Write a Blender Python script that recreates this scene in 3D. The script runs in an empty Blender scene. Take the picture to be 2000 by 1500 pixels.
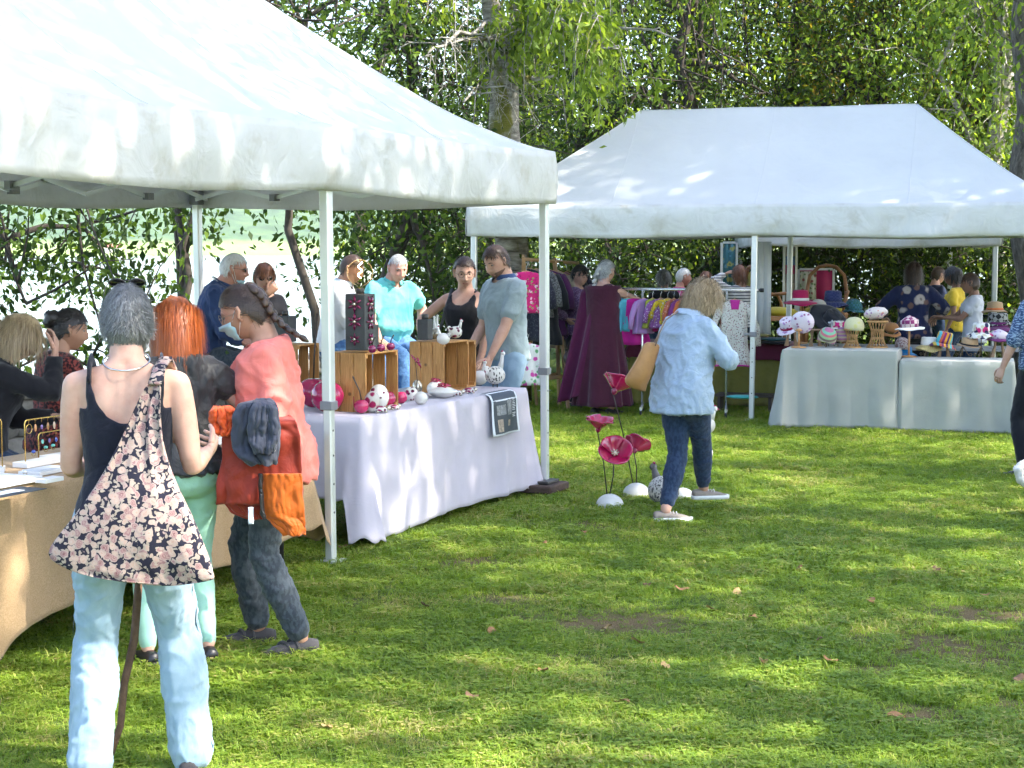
import bpy, bmesh, math, random
import numpy as np
from mathutils import Vector, Matrix, noise as mnoise
R = math.radians
SC = bpy.context.scene
COL = SC.collection
random.seed(7)
RNG = np.random.default_rng(7)

# ---------------------------------------------------------------- camera
F_PX, W_PX, H_PX = 3390.0, 2000.0, 1500.0
CAM_Z, PITCH = 1.75, math.atan(265.0 / 3390.0)
cam_d = bpy.data.cameras.new('camera')
cam_d.sensor_width = 36.0
cam_d.lens = 36.0 * F_PX / W_PX
cam_d.clip_end = 9000
cam_d.clip_start = 0.05
cam = bpy.data.objects.new('camera', cam_d)
COL.objects.link(cam)
cam.location = (0, 0, CAM_Z)
cam.rotation_euler = (math.pi / 2 - PITCH, 0, 0)
SC.camera = cam

# ---------------------------------------------------------------- sky and sun
TO_SUN = Vector((0.76, -0.26, 0.86)).normalized()
w = bpy.data.worlds.new('World')
SC.world = w
w.use_nodes = True
wn = w.node_tree.nodes
sky = wn.new('ShaderNodeTexSky')
sky.sky_type = 'NISHITA'
sky.sun_disc = False
sky.sun_elevation = math.asin(TO_SUN.z)
sky.sun_rotation = math.atan2(TO_SUN.x, TO_SUN.y)
sky.altitude = 700
sky.air_density = 1.0
sky.dust_density = 3.0
w.node_tree.links.new(sky.outputs[0], wn['Background'].inputs[0])
wn['Background'].inputs[1].default_value = 0.15
sun_d = bpy.data.lights.new('sun', 'SUN')
sun_d.energy = 4.6
sun_d.angle = R(0.53)
sun_d.color = (1.0, 0.94, 0.84)
sun = bpy.data.objects.new('sun', sun_d)
COL.objects.link(sun)
sun.rotation_euler = TO_SUN.to_track_quat('Z', 'Y').to_euler()
SC.view_settings.view_transform = 'Standard'
SC.view_settings.look = 'None'
SC.view_settings.gamma = 1.0
SC.view_settings.exposure = 2.2
SC.render.engine = 'CYCLES'
cy = SC.cycles
cy.max_bounces = 5
cy.transparent_max_bounces = 6
cy.diffuse_bounces = 2
cy.glossy_bounces = 2
cy.transmission_bounces = 3
cy.use_denoising = True
cy.use_adaptive_sampling = True
cy.adaptive_threshold = 0.04
cy.volume_bounces = 0
cy.debug_use_spatial_splits = False
cy.sample_clamp_indirect = 6.0
cy.caustics_reflective = False
cy.caustics_refractive = False

# ---------------------------------------------------------------- pixels of the photograph to places
_f = Vector((0, math.cos(PITCH), -math.sin(PITCH)))
_u = Vector((0, math.sin(PITCH), math.cos(PITCH)))
def ray(x, y):
    return _f + Vector(((x - W_PX / 2) / F_PX, 0, 0)) + _u * (-(y - H_PX / 2) / F_PX)
def gp(x, y, z=0.0):
    d = ray(x, y)
    return Vector((0, 0, CAM_Z)) + d * ((z - CAM_Z) / d.z)
def at(x, y, Y):
    d = ray(x, y)
    return Vector((0, 0, CAM_Z)) + d * (Y / d.y)
def xz(x, Y):
    return at(x, 485, Y).x

# ---------------------------------------------------------------- mesh helpers
def sstep(a, b, x):
    t = min(1.0, max(0.0, (x - a) / (b - a)))
    return t * t * (3 - 2 * t)
def lerp(a, b, t):
    return a + (b - a) * t
def basis(d):
    d = Vector(d).normalized()
    a = Vector((0, 0, 1)) if abs(d.z) < 0.9 else Vector((1, 0, 0))
    s = d.cross(a).normalized()
    return s, s.cross(d).normalized(), d

class MB:
    """collects shapes, then links them as ONE mesh object"""
    def __init__(self):
        self.v, self.f, self.m, self.cur = [], [], [], 0
    def add(self, vs, fs):
        n = len(self.v)
        self.v.extend([tuple(p) for p in vs])
        self.f.extend([tuple(i + n for i in q) for q in fs])
        self.m.extend([self.cur] * len(fs))
        return self
    def box(self, c, s, rot=None, taper=1.0):
        hx, hy, hz = s[0] / 2, s[1] / 2, s[2] / 2
        vs = []
        for z in (-1, 1):
            k = taper if z > 0 else 1.0
            for x, y in ((-1, -1), (1, -1), (1, 1), (-1, 1)):
                p = Vector((x * hx * k, y * hy * k, z * hz))
                if rot is not None:
                    p = rot @ p
                vs.append(Vector(c) + p)
        return self.add(vs, [(0, 3, 2, 1), (4, 5, 6, 7), (0, 1, 5, 4), (1, 2, 6, 5), (2, 3, 7, 6), (3, 0, 4, 7)])
    def bar(self, a, b, wd, ht=None, up=(0, 0, 1)):
        a, b = Vector(a), Vector(b)
        ht = ht or wd
        d = (b - a)
        L = d.length
        d = d.normalized()
        s = d.cross(Vector(up))
        if s.length < 1e-4:
            s = d.cross(Vector((1, 0, 0)))
        s.normalize()
        t = s.cross(d)
        m = Matrix((s, t, d)).transposed()
        return self.box((a + b) / 2, (wd, ht, L), m)
    def rings(self, rings, cap=True):
        """rings: list of equal-length lists of points"""
        n = len(rings[0])
        vs = [p for r in rings for p in r]
        fs = []
        for i in range(len(rings) - 1):
            for j in range(n):
                k = (j + 1) % n
                fs.append((i * n + j, i * n + k, (i + 1) * n + k, (i + 1) * n + j))
        if cap:
            fs.append(tuple(range(n - 1, -1, -1)))
            b = (len(rings) - 1) * n
            fs.append(tuple(range(b, b + n)))
        return self.add(vs, fs)
    def tube(self, pts, rad, n=8, cap=True, flat=None):
        pts = [Vector(p) for p in pts]
        if not hasattr(rad, '__len__'):
            rad = [rad] * len(pts)
        out = []
        s0 = None
        for i, p in enumerate(pts):
            d = pts[min(i + 1, len(pts) - 1)] - pts[max(i - 1, 0)]
            if d.length < 1e-7:
                d = Vector((0, 0, 1))
            d.normalize()
            if s0 is None:
                s, t, _ = basis(d)
            else:
                s = (s0 - d * s0.dot(d)).normalized()
                t = s.cross(d).normalized()
            s0 = s
            fl = 1.0 if flat is None else flat
            out.append([p + (s * math.cos(2 * math.pi * k / n) + t * math.sin(2 * math.pi * k / n) * fl) * rad[i] for k in range(n)])
        return self.rings(out, cap)
    def capsule(self, pts, rad, n=10):
        """tube with rounded ends"""
        pts = [Vector(p) for p in pts]
        rad = list(rad) if hasattr(rad, '__len__') else [rad] * len(pts)
        d0 = (pts[0] - pts[1]).normalized()
        d1 = (pts[-1] - pts[-2]).normalized()
        P = [pts[0] + d0 * rad[0] * .95, pts[0] + d0 * rad[0] * .6] + pts + [pts[-1] + d1 * rad[-1] * .6, pts[-1] + d1 * rad[-1] * .95]
        Q = [rad[0] * .3, rad[0] * .8] + rad + [rad[-1] * .8, rad[-1] * .3]
        return self.tube(P, Q, n)
    def lathe(self, prof, n=20, c=(0, 0, 0), m=None, cap=True):
        c = Vector(c)
        rs = []
        for r, z in prof:
            ring = []
            for k in range(n):
                p = Vector((r * math.cos(2 * math.pi * k / n), r * math.sin(2 * math.pi * k / n), z))
                if m is not None:
                    p = m @ p
                ring.append(c + p)
            rs.append(ring)
        return self.rings(rs, cap)
    def ball(self, c, r, n=14, m=None, k=8):
        if not hasattr(r, '__len__'):
            r = (r, r, r)
        rs = []
        c = Vector(c)
        for i in range(k + 1):
            a = -math.pi / 2 + math.pi * (0.04 + 0.92 * i / k)
            ring = []
            for j in range(n):
                b = 2 * math.pi * j / n
                p = Vector((r[0] * math.cos(a) * math.cos(b), r[1] * math.cos(a) * math.sin(b), r[2] * math.sin(a)))
                if m is not None:
                    p = m @ p
                ring.append(c + p)
            rs.append(ring)
        return self.rings(rs)
    def grid(self, fn, nu, nv, closed_u=False):
        vs = [fn(i / nu, j / nv) for j in range(nv + 1) for i in range(nu + (0 if closed_u else 1))]
        w_ = nu if closed_u else nu + 1
        fs = []
        for j in range(nv):
            for i in range(nu):
                k = (i + 1) % w_
                fs.append((j * w_ + i, j * w_ + k, (j + 1) * w_ + k, (j + 1) * w_ + i))
        return self.add(vs, fs)
    def build(self, name, mat, parent=None, smooth=True, solid=0.0, bevel=0.0, auto=None, subd=0):
        me = bpy.data.meshes.new(name)
        me.from_pydata(self.v, [], self.f)
        mats = mat if isinstance(mat, (list, tuple)) else [mat]
        for mm in mats:
            me.materials.append(mm)
        if len(mats) > 1:
            me.polygons.foreach_set('material_index', self.m)
        return finish(name, me, parent, smooth, solid, bevel, auto, subd)

def finish(name, me, parent=None, smooth=True, solid=0.0, bevel=0.0, auto=None, subd=0):
    me.polygons.foreach_set('use_smooth', [smooth] * len(me.polygons))
    me.update()
    if smooth and auto:
        me.set_sharp_from_angle(angle=R(auto))
    o = bpy.data.objects.new(name, me)
    COL.objects.link(o)
    if parent is not None:
        o.parent = parent
    if bevel:
        b = o.modifiers.new('b', 'BEVEL')
        b.width = bevel
        b.segments = 2
        b.limit_method = 'ANGLE'
        b.angle_limit = R(40)
    if solid:
        s = o.modifiers.new('s', 'SOLIDIFY')
        s.thickness = solid
        s.offset = 0
    if subd:
        s = o.modifiers.new('d', 'SUBSURF')
        s.levels = s.render_levels = subd
    return o

def thing(name, label, cat, loc=(0, 0, 0), rz=0.0, group=None):
    o = bpy.data.objects.new(name, None)
    COL.objects.link(o)
    o.empty_display_size = 0.1
    o.location = loc
    o.rotation_euler = (0, 0, rz)
    return tag(o, label, cat, group)
def tag(o, label, cat, group=None, kind=None):
    if label:
        o['label'] = label
    if cat:
        o['category'] = cat
    if group:
        o['group'] = group
    if kind:
        o['kind'] = kind
    return o
def copy_tree(root, loc=None, rz=None, label=None, parent=None):
    c = root.copy()
    COL.objects.link(c)
    c.parent = parent
    if loc is not None:
        c.location = loc
    if rz is not None:
        c.rotation_euler = (0, 0, rz)
    if label:
        c['label'] = label
    for ch in list(root.children):
        copy_tree(ch, parent=c)
    return c

def nz(x, y, z):
    return mnoise.noise(Vector((x, y, z)))

# ---------------------------------------------------------------- materials
MATS = {}
def nodes_of(name):
    m = bpy.data.materials.new(name)
    m.use_nodes = True
    nt = m.node_tree
    return m, nt, nt.nodes, nt.links, nt.nodes['Principled BSDF']
def N(nt, kind, **kw):
    n = nt.nodes.new(kind)
    for k, v in kw.items():
        if hasattr(n, k):
            setattr(n, k, v)
        elif k in n.inputs:
            n.inputs[k].default_value = v
    return n
def inp(n, **kw):
    for k, v in kw.items():
        n.inputs[k.replace('_', ' ')].default_value = v
    return n
def ramp(nt, stops, interp='LINEAR'):
    r = nt.nodes.new('ShaderNodeValToRGB')
    r.color_ramp.interpolation = interp
    while len(r.color_ramp.elements) < len(stops):
        r.color_ramp.elements.new(0.5)
    for e, (p, c) in zip(r.color_ramp.elements, stops):
        e.position = p
        e.color = (c[0], c[1], c[2], 1)
    return r
def mul(c, k):
    return tuple(min(1.0, x * k) for x in c[:3])
def coords(nt, scale=(1, 1, 1), rot=(0, 0, 0), kind='Object'):
    t = nt.nodes.new('ShaderNodeTexCoord')
    mp = nt.nodes.new('ShaderNodeMapping')
    mp.inputs['Scale'].default_value = scale
    mp.inputs['Rotation'].default_value = rot
    nt.links.new(t.outputs[kind], mp.inputs[0])
    return mp.outputs[0]
def M(name, col, rough=0.7, var=0.12, vs=6.0, bump=0.0, bs=60.0, metal=0.0, trans=0.0, spec=0.5, coat=0.0, sheen=0.0, stretch=(1, 1, 1), tcol=None, sss=0.0):
    """one base colour with slight uneven tone, optional fine relief, optional light passing through"""
    if name in MATS:
        return MATS[name]
    m, nt, nd, lk, b = nodes_of(name)
    co = coords(nt, stretch)
    nz1 = N(nt, 'ShaderNodeTexNoise')
    inp(nz1, Scale=vs, Detail=5.0, Roughness=0.6)
    lk.new(co, nz1.inputs['Vector'])
    r = ramp(nt, [(0.3, mul(col, 1 - var)), (0.7, mul(col, 1 + var))])
    lk.new(nz1.outputs[0], r.inputs[0])
    lk.new(r.outputs[0], b.inputs['Base Color'])
    inp(b, Roughness=rough, Metallic=metal)
    b.inputs['Specular IOR Level'].default_value = spec
    if coat:
        b.inputs['Coat Weight'].default_value = coat
        b.inputs['Coat Roughness'].default_value = 0.05
    if sheen:
        b.inputs['Sheen Weight'].default_value = sheen
    if sss:
        b.inputs['Subsurface Weight'].default_value = sss
        b.inputs['Subsurface Radius'].default_value = (0.012, 0.005, 0.003)
    if bump:
        n2 = N(nt, 'ShaderNodeTexNoise')
        inp(n2, Scale=bs, Detail=4.0)
        lk.new(co, n2.inputs['Vector'])
        bp = N(nt, 'ShaderNodeBump')
        inp(bp, Strength=bump, Distance=0.01)
        lk.new(n2.outputs[0], bp.inputs['Height'])
        lk.new(bp.outputs[0], b.inputs['Normal'])
    if trans:
        see_through(nt, b, trans, r.outputs[0], tcol)
    MATS[name] = m
    return m
def see_through(nt, b, amount, colsock=None, tcol=None):
    t = nt.nodes.new('ShaderNodeBsdfTranslucent')
    if tcol:
        t.inputs[0].default_value = (*tcol, 1)
    elif colsock is not None:
        nt.links.new(colsock, t.inputs[0])
    mx = nt.nodes.new('ShaderNodeMixShader')
    mx.inputs[0].default_value = amount
    out = nt.nodes['Material Output']
    nt.links.new(b.outputs[0], mx.inputs[1])
    nt.links.new(t.outputs[0], mx.inputs[2])
    nt.links.new(mx.outputs[0], out.inputs[0])
def fabric(name, col, pattern=None, cols=None, scale=40.0, rough=0.85, var=0.08, fold=0.25, foldscale=9.0, rot=(0, 0, 0), weave=0.15, stretch=(1, 1, 1), thr=0.5):
    """cloth: base tone, optional print, soft creases and weave in the relief"""
    if name in MATS:
        return MATS[name]
    m, nt, nd, lk, b = nodes_of(name)
    co = coords(nt, stretch, rot)
    base = N(nt, 'ShaderNodeTexNoise')
    inp(base, Scale=5.0, Detail=4.0)
    lk.new(co, base.inputs['Vector'])
    r = ramp(nt, [(0.3, mul(col, 1 - var)), (0.7, mul(col, 1 + var))])
    lk.new(base.outputs[0], r.inputs[0])
    csock = r.outputs[0]
    def mixin(fac, colour, prev):
        mx = N(nt, 'ShaderNodeMix', data_type='RGBA')
        lk.new(fac, mx.inputs[0])
        lk.new(prev, mx.inputs[6])
        mx.inputs[7].default_value = (*colour, 1)
        return mx.outputs[2]
    if pattern == 'stripes':
        wv = N(nt, 'ShaderNodeTexWave')
        inp(wv, Scale=scale, Distortion=0.3)
        lk.new(co, wv.inputs['Vector'])
        st = ramp(nt, [(max(0, thr - .05), (0, 0, 0)), (thr + .05, (1, 1, 1))])
        lk.new(wv.outputs[1], st.inputs[0])
        csock = mixin(st.outputs[0], cols[0], csock)
    elif pattern == 'bands':
        wv = N(nt, 'ShaderNodeSeparateXYZ')
        lk.new(co, wv.inputs[0])
        mt = N(nt, 'ShaderNodeMath', operation='MULTIPLY')
        mt.inputs[1].default_value = scale
        lk.new(wv.outputs[2], mt.inputs[0])
        fr = N(nt, 'ShaderNodeMath', operation='FRACT')
        lk.new(mt.outputs[0], fr.inputs[0])
        k = len(cols)
        st = ramp(nt, [(i / k, c) for i, c in enumerate(cols)], 'CONSTANT')
        lk.new(fr.outputs[0], st.inputs[0])
        csock = st.outputs[0]
    elif pattern in ('dots', 'floral', 'speckle'):
        if pattern == 'floral':
            dn = N(nt, 'ShaderNodeTexNoise')
            inp(dn, Scale=scale * 1.1, Detail=2.0)
            lk.new(co, dn.inputs['Vector'])
            ad = N(nt, 'ShaderNodeMixRGB', blend_type='ADD')
            ad.inputs[0].default_value = 0.5 / scale
            lk.new(co, ad.inputs[1])
            lk.new(dn.outputs[1], ad.inputs[2])
            vco = ad.outputs[0]
        else:
            vco = co
        for i, c in enumerate(cols):
            vo = N(nt, 'ShaderNodeTexVoronoi')
            inp(vo, Scale=scale * (1.0 + 0.45 * i), Randomness=1.0)
            of = N(nt, 'ShaderNodeVectorMath', operation='ADD')
            of.inputs[1].default_value = (i * 3.7, i * 1.9, i * 5.1)
            lk.new(vco, of.inputs[0])
            lk.new(of.outputs[0], vo.inputs['Vector'])
            t_ = thr if pattern != 'dots' else thr
            st = ramp(nt, [(max(0, t_ - .06), (1, 1, 1)), (t_ + .03, (0, 0, 0))])
            lk.new(vo.outputs[0], st.inputs[0])
            csock = mixin(st.outputs[0], c, csock)
            if pattern == 'floral':
                st = ramp(nt, [(t_ * .28, (1, 1, 1)), (t_ * .36, (0, 0, 0))])
                lk.new(vo.outputs[0], st.inputs[0])
                csock = mixin(st.outputs[0], mul(c, .45), csock)
    elif pattern == 'marl':
        n2 = N(nt, 'ShaderNodeTexNoise')
        inp(n2, Scale=scale, Detail=3.0)
        lk.new(co, n2.inputs['Vector'])
        st = ramp(nt, [(thr - .06, (0, 0, 0)), (thr + .06, (1, 1, 1))])
        lk.new(n2.outputs[0], st.inputs[0])
        csock = mixin(st.outputs[0], cols[0], csock)
    elif pattern == 'check':
        ck = N(nt, 'ShaderNodeTexChecker')
        inp(ck, Scale=scale)
        lk.new(co, ck.inputs['Vector'])
        csock = mixin(ck.outputs[1], cols[0], csock)
    lk.new(csock, b.inputs['Base Color'])
    inp(b, Roughness=rough)
    b.inputs['Specular IOR Level'].default_value = 0.2
    b.inputs['Sheen Weight'].default_value = 0.15
    fo = N(nt, 'ShaderNodeTexNoise')
    inp(fo, Scale=foldscale, Detail=3.0, Roughness=0.55, Distortion=0.8)
    lk.new(co, fo.inputs['Vector'])
    wv = N(nt, 'ShaderNodeTexNoise')
    inp(wv, Scale=350.0, Detail=1.0)
    lk.new(co, wv.inputs['Vector'])
    b1 = N(nt, 'ShaderNodeBump')
    inp(b1, Strength=fold, Distance=0.03)
    lk.new(fo.outputs[0], b1.inputs['Height'])
    b2 = N(nt, 'ShaderNodeBump')
    inp(b2, Strength=weave, Distance=0.002)
    lk.new(wv.outputs[0], b2.inputs['Height'])
    lk.new(b1.outputs[0], b2.inputs['Normal'])
    lk.new(b2.outputs[0], b.inputs['Normal'])
    MATS[name] = m
    return m

# ================================================================ THE SETTING
# ---- where the lawn ends: the old stone wall, then the shore bends back behind the trees
WA, WD = Vector((-2.28, 12.9, 0)), Vector((0.543, 0.839, 0)).normalized()
def shore_x(Y):
    if Y <= 15.2:
        return WA.x + (Y - WA.y) * WD.x / WD.y - 0.25
    pts = [(15.2, -1.04), (24, -1.6), (40, 2.5), (80, 40), (300, 400), (3000, 4000)]
    for (a, xa), (b, xb) in zip(pts, pts[1:]):
        if Y <= b:
            return lerp(xa, xb, (Y - a) / (b - a))
    return 4000
def ground_z(X, Y):
    d = shore_x(Y) - X
    z = -3.4 * sstep(0.2, 6.0, d) if d > 0 else 0.0
    if Y > 900:
        up = sstep(1010, 1130, Y + 14 * nz(X * .01, 3, 0))
        z = lerp(z, 1.5, up)
        if Y > 1100:
            hgt = 150 + 60 * nz(X * .0012 + 5, 1, 0) + 25 * nz(X * .005, 4, 0)
            z += hgt * sstep(1130, 2300, Y + 60 * nz(X * .004, 9, 0)) + (5 * nz(X * .03, Y * .03, 0) + 3 * nz(X * .09, Y * .09, 2)) * sstep(1130, 1230, Y)
    return z
def axis(pairs):
    out = []
    for a, b, st in pairs:
        out += list(np.arange(a, b, st))
    return out
gx = axis([(-2600, -800, 150), (-800, -200, 25), (-200, -40, 10), (-40, -14, 2), (-14, -5, .5), (-5, 6, .16), (6, 16, .5), (16, 40, 2), (40, 200, 10), (200, 800, 25), (800, 2601, 150)])
gy = axis([(-60, -4, 6), (-4, 4, .5), (4, 19, .16), (19, 34, .5), (34, 80, 2), (80, 900, 40), (900, 1400, 20), (1400, 2600, 60)])
gv = [(x, y, ground_z(x, y)) for y in gy for x in gx]
nxg = len(gx)
gf = [(j * nxg + i, j * nxg + i + 1, (j + 1) * nxg + i + 1, (j + 1) * nxg + i) for j in range(len(gy) - 1) for i in range(nxg - 1)]

WORN = [(gp(x, y), rx, ry, k) for x, y, rx, ry, k in [(1230, 1215, .50, .30, 1.0), (1010, 1170, .30, .25, .6), (1850, 1270, .45, .45, 1.0), (1900, 1390, .40, .25, .9), (1960, 1210, .35, .4, .8), (1180, 1020, .55, .40, .6), (900, 1095, .35, .35, .7), (1520, 1000, .7, .3, .4), (1100, 1290, .25, .2, .5), (1720, 1310, .3, .2, .6), (700, 1180, .3, .3, .4), (1650, 930, .8, .5, .25), (820, 1260, .3, .2, .4)]]
def worn(X, Y):
    """how far the grass is worn away at a place on the lawn"""
    w_ = 0.0
    for c, rx, ry, k in WORN:
        d = ((X - c.x) / rx) ** 2 + ((Y - c.y) / ry) ** 2
        if d < 4:
            w_ = max(w_, k * math.exp(-d))
    return max(0.0, min(1.0, w_ * (1.0 + 1.1 * nz(X * 3.1, Y * 3.1, 7)) + .25 * nz(X * 1.4, Y * 1.4, 2) - .05))
def dirt_mask(nt, co):
    a = N(nt, 'ShaderNodeAttribute', attribute_name='worn')
    r = ramp(nt, [(0.08, (0, 0, 0)), (0.85, (1, 1, 1))])
    nt.links.new(a.outputs['Fac'], r.inputs[0])
    return r.outputs[0]
m, nt, nd, lk, b = nodes_of('lawn_and_land')
co = coords(nt, (1, 1, 1))
n1 = N(nt, 'ShaderNodeTexNoise'); inp(n1, Scale=9.0, Detail=6.0, Roughness=.7); lk.new(co, n1.inputs['Vector'])
n2 = N(nt, 'ShaderNodeTexNoise'); inp(n2, Scale=140.0, Detail=3.0); lk.new(co, n2.inputs['Vector'])
g1 = ramp(nt, [(0.3, (.045, .075, .015)), (0.5, (.09, .14, .028)), (0.72, (.16, .20, .05))]); lk.new(n2.outputs[0], g1.inputs[0])
s1 = ramp(nt, [(0.3, (.085, .060, .032)), (0.45, (.16, .115, .055)), (0.7, (.30, .22, .12))]); lk.new(n2.outputs[0], s1.inputs[0])
mx = N(nt, 'ShaderNodeMix', data_type='RGBA'); lk.new(dirt_mask(nt, co), mx.inputs[0]); lk.new(g1.outputs[0], mx.inputs[6]); lk.new(s1.outputs[0], mx.inputs[7])
# far shore: meadow, then the wooded hill
sp = N(nt, 'ShaderNodeSeparateXYZ'); lk.new(co, sp.inputs[0])
far = ramp(nt, [(0.0, (0, 0, 0)), (1.0, (1, 1, 1))], 'CONSTANT')
far.color_ramp.elements[1].position = 0.5
mp = N(nt, 'ShaderNodeMapRange'); inp(mp); mp.inputs[1].default_value = 200; mp.inputs[2].default_value = 600; lk.new(sp.outputs[1], mp.inputs[0]); lk.new(mp.outputs[0], far.inputs[0])
n3 = N(nt, 'ShaderNodeTexNoise'); inp(n3, Scale=.045, Detail=8.0, Roughness=.75); lk.new(co, n3.inputs['Vector'])
wood = ramp(nt, [(0.35, (.020, .045, .018)), (0.5, (.045, .09, .03)), (0.68, (.09, .15, .045))]); lk.new(n3.outputs[0], wood.inputs[0])
mead = ramp(nt, [(0.35, (.16, .24, .06)), (0.65, (.26, .34, .10))]); lk.new(n3.outputs[0], mead.inputs[0])
hz = N(nt, 'ShaderNodeMapRange'); hz.inputs[1].default_value = 3.5; hz.inputs[2].default_value = 9.0; lk.new(sp.outputs[2], hz.inputs[0])
mw = N(nt, 'ShaderNodeMix', data_type='RGBA'); lk.new(hz.outputs[0], mw.inputs[0]); lk.new(mead.outputs[0], mw.inputs[6]); lk.new(wood.outputs[0], mw.inputs[7])
mf = N(nt, 'ShaderNodeMix', data_type='RGBA'); lk.new(far.outputs[0], mf.inputs[0]); lk.new(mx.outputs[2], mf.inputs[6]); lk.new(mw.outputs[2], mf.inputs[7])
lk.new(mf.outputs[2], b.inputs['Base Color'])
inp(b, Roughness=.95); b.inputs['Specular IOR Level'].default_value = .1
bp = N(nt, 'ShaderNodeBump'); inp(bp, Strength=.7, Distance=.03); lk.new(n2.outputs[0], bp.inputs['Height']); lk.new(bp.outputs[0], b.inputs['Normal'])
LAND = m
me = bpy.data.meshes.new('ground')
me.from_pydata(gv, [], gf)
me.materials.append(LAND)
me.attributes.new('worn', 'FLOAT', 'POINT').data.foreach_set('value', [worn(q[0], q[1]) if -6 < q[0] < 7 and 4 < q[1] < 20 else .1 for q in gv])
ground = finish('ground', me)
tag(ground, 'grass lawn with worn brown patches sloping to the lake, wooded hills beyond', 'ground', kind='structure')

m, nt, nd, lk, b = nodes_of('lake_water')
co = coords(nt, (1, .35, 1))
n1 = N(nt, 'ShaderNodeTexNoise'); inp(n1, Scale=2.2, Detail=5.0); lk.new(co, n1.inputs['Vector'])
bp = N(nt, 'ShaderNodeBump'); inp(bp, Strength=.6, Distance=.10); lk.new(n1.outputs[0], bp.inputs['Height']); lk.new(bp.outputs[0], b.inputs['Normal'])
b.inputs['Base Color'].default_value = (.40, .46, .48, 1)  # milky base colour paints in part of the bright sky reflection
inp(b, Roughness=.12, IOR=1.333)
mb = MB()
mb.grid(lambda u, v: (lerp(-3500, 3500, u), lerp(6, 1140, v), -2.75), 40, 12)
lake = mb.build('lake', m)
tag(lake, 'bright lake stretching away behind the stone wall', 'lake', kind='structure')

# ---- house on the far shore
t = thing('lakeside_house', 'tiny pale house with red roof on the far shore of the lake', 'house', (at(212, 490, 1075).x, 1075, ground_z(at(212, 490, 1075).x, 1075)))
MB().box((0, 0, 1.6), (15, 7, 3.4)).build('wall', M('house_plaster', (.75, .70, .62), .8), t, False)
MB().rings([[(-8, -4, 3.3), (8, -4, 3.3), (8, 0, 5.4), (-8, 0, 5.4)], [(-8, 4, 3.3), (8, 4, 3.3), (8, 0.1, 5.4), (-8, 0.1, 5.4)]]).build('roof', M('house_roof', (.40, .13, .08), .8), t, False)
for i in range(4):
    MB().box((-5.4 + 3.4 * i, -3.52, 1.9), (1.1, .08, 1.3)).build('window', M('house_glass', (.05, .06, .07), .2), t, False)

# ---- stone wall between lawn and lake
STONE = M('wall_stone', (.30, .28, .25), .95, .35, 7, bump=.9, bs=18)
wall_t = thing('stone_wall', 'low grey rubble stone wall along the lake edge where people sit', 'wall', (0, 0, 0))
def rough_stone(sx, sy, sz, seed):
    bm = bmesh.new()
    bmesh.ops.create_cube(bm, size=1.0)
    bmesh.ops.subdivide_edges(bm, edges=bm.edges[:], cuts=3, use_grid_fill=True)
    for q in bm.verts:
        p = q.co
        e = (abs(p.x) > .4) + (abs(p.y) > .4) + (abs(p.z) > .4)
        rr = 1.0 if e < 2 else (.95 if e == 2 else .90)
        q.co = Vector((p.x * sx * rr, p.y * sy * rr, p.z * sz * rr)) + Vector((nz(p.x * 3 + seed, p.y * 3, p.z * 3), nz(p.y * 3, seed, p.z * 3), nz(p.z * 3, p.x * 3, seed))) * .022
    me = bpy.data.meshes.new('stone')
    bm.to_mesh(me)
    bm.free()
    me.materials.append(STONE)
    me.polygons.foreach_set('use_smooth', [True] * len(me.polygons))
    return me
stones = [rough_stone(.41, .46, .255, 1.3), rough_stone(.31, .44, .255, 4.7), rough_stone(.48, .47, .25, 8.1)]
slab = [rough_stone(.62, .52, .13, 2.2), rough_stone(.50, .54, .13, 6.2)]
wz = math.atan2(WD.y, WD.x)
for c in range(3):
    s_ = -6.6 + .17 * c
    k = c
    while s_ < 2.6:
        wd_ = (.40, .30, .47)[k % 3]
        o = bpy.data.objects.new('stone', stones[k % 3]); COL.objects.link(o); o.parent = wall_t
        p = WA + WD * (s_ + wd_ / 2) + Vector((-.839, .543, 0)) * .25
        o.location = (p.x, p.y, .125 + .245 * c + .01 * math.sin(k * 2.1)); o.rotation_euler = (0, 0, wz + .05 * math.sin(k * 3.3))
        s_ += wd_ + .012; k += 1
s_, k = -6.6, 0
while s_ < 2.6:
    wd_ = (.62, .50)[k % 2]
    o = bpy.data.objects.new('coping_stone', slab[k % 2]); COL.objects.link(o); o.parent = wall_t
    p = WA + WD * (s_ + wd_ / 2) + Vector((-.839, .543, 0)) * .25
    o.location = (p.x, p.y, .80); o.rotation_euler = (0, 0, wz + .03 * math.sin(k * 5.3))
    s_ += wd_ + .014; k += 1
WALL_TOP = .865

# ---------------------------------------------------------------- trees
def leaf_mat(name, dark, light, thru=.45):
    m, nt, nd, lk, b = nodes_of(name)
    g = N(nt, 'ShaderNodeNewGeometry')
    r = ramp(nt, [(0.0, dark), (.55, tuple((a + c) / 2 for a, c in zip(dark, light))), (1.0, light)])
    lk.new(g.outputs['Random Per Island'], r.inputs[0])
    lk.new(r.outputs[0], b.inputs['Base Color'])
    inp(b, Roughness=.6); b.inputs['Specular IOR Level'].default_value = .2
    gm = N(nt, 'ShaderNodeMixRGB', blend_type='MULTIPLY'); gm.inputs[0].default_value = 1; gm.inputs[2].default_value = (2.1, 2.0, .75, 1)
    lk.new(r.outputs[0], gm.inputs[1])
    see_through(nt, b, thru, gm.outputs[0])
    MATS[name] = m
    return m
LEAF_DARK = leaf_mat('leaf_dark', (.014, .030, .009), (.042, .078, .016), .35)  # darkened leaf colour stands in for shade and backlight on these trees
LEAF_MID = leaf_mat('leaf_mid', (.040, .078, .014), (.12, .185, .029))
LEAF_LIGHT = leaf_mat('leaf_light', (.11, .17, .026), (.21, .28, .05), .5)
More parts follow.
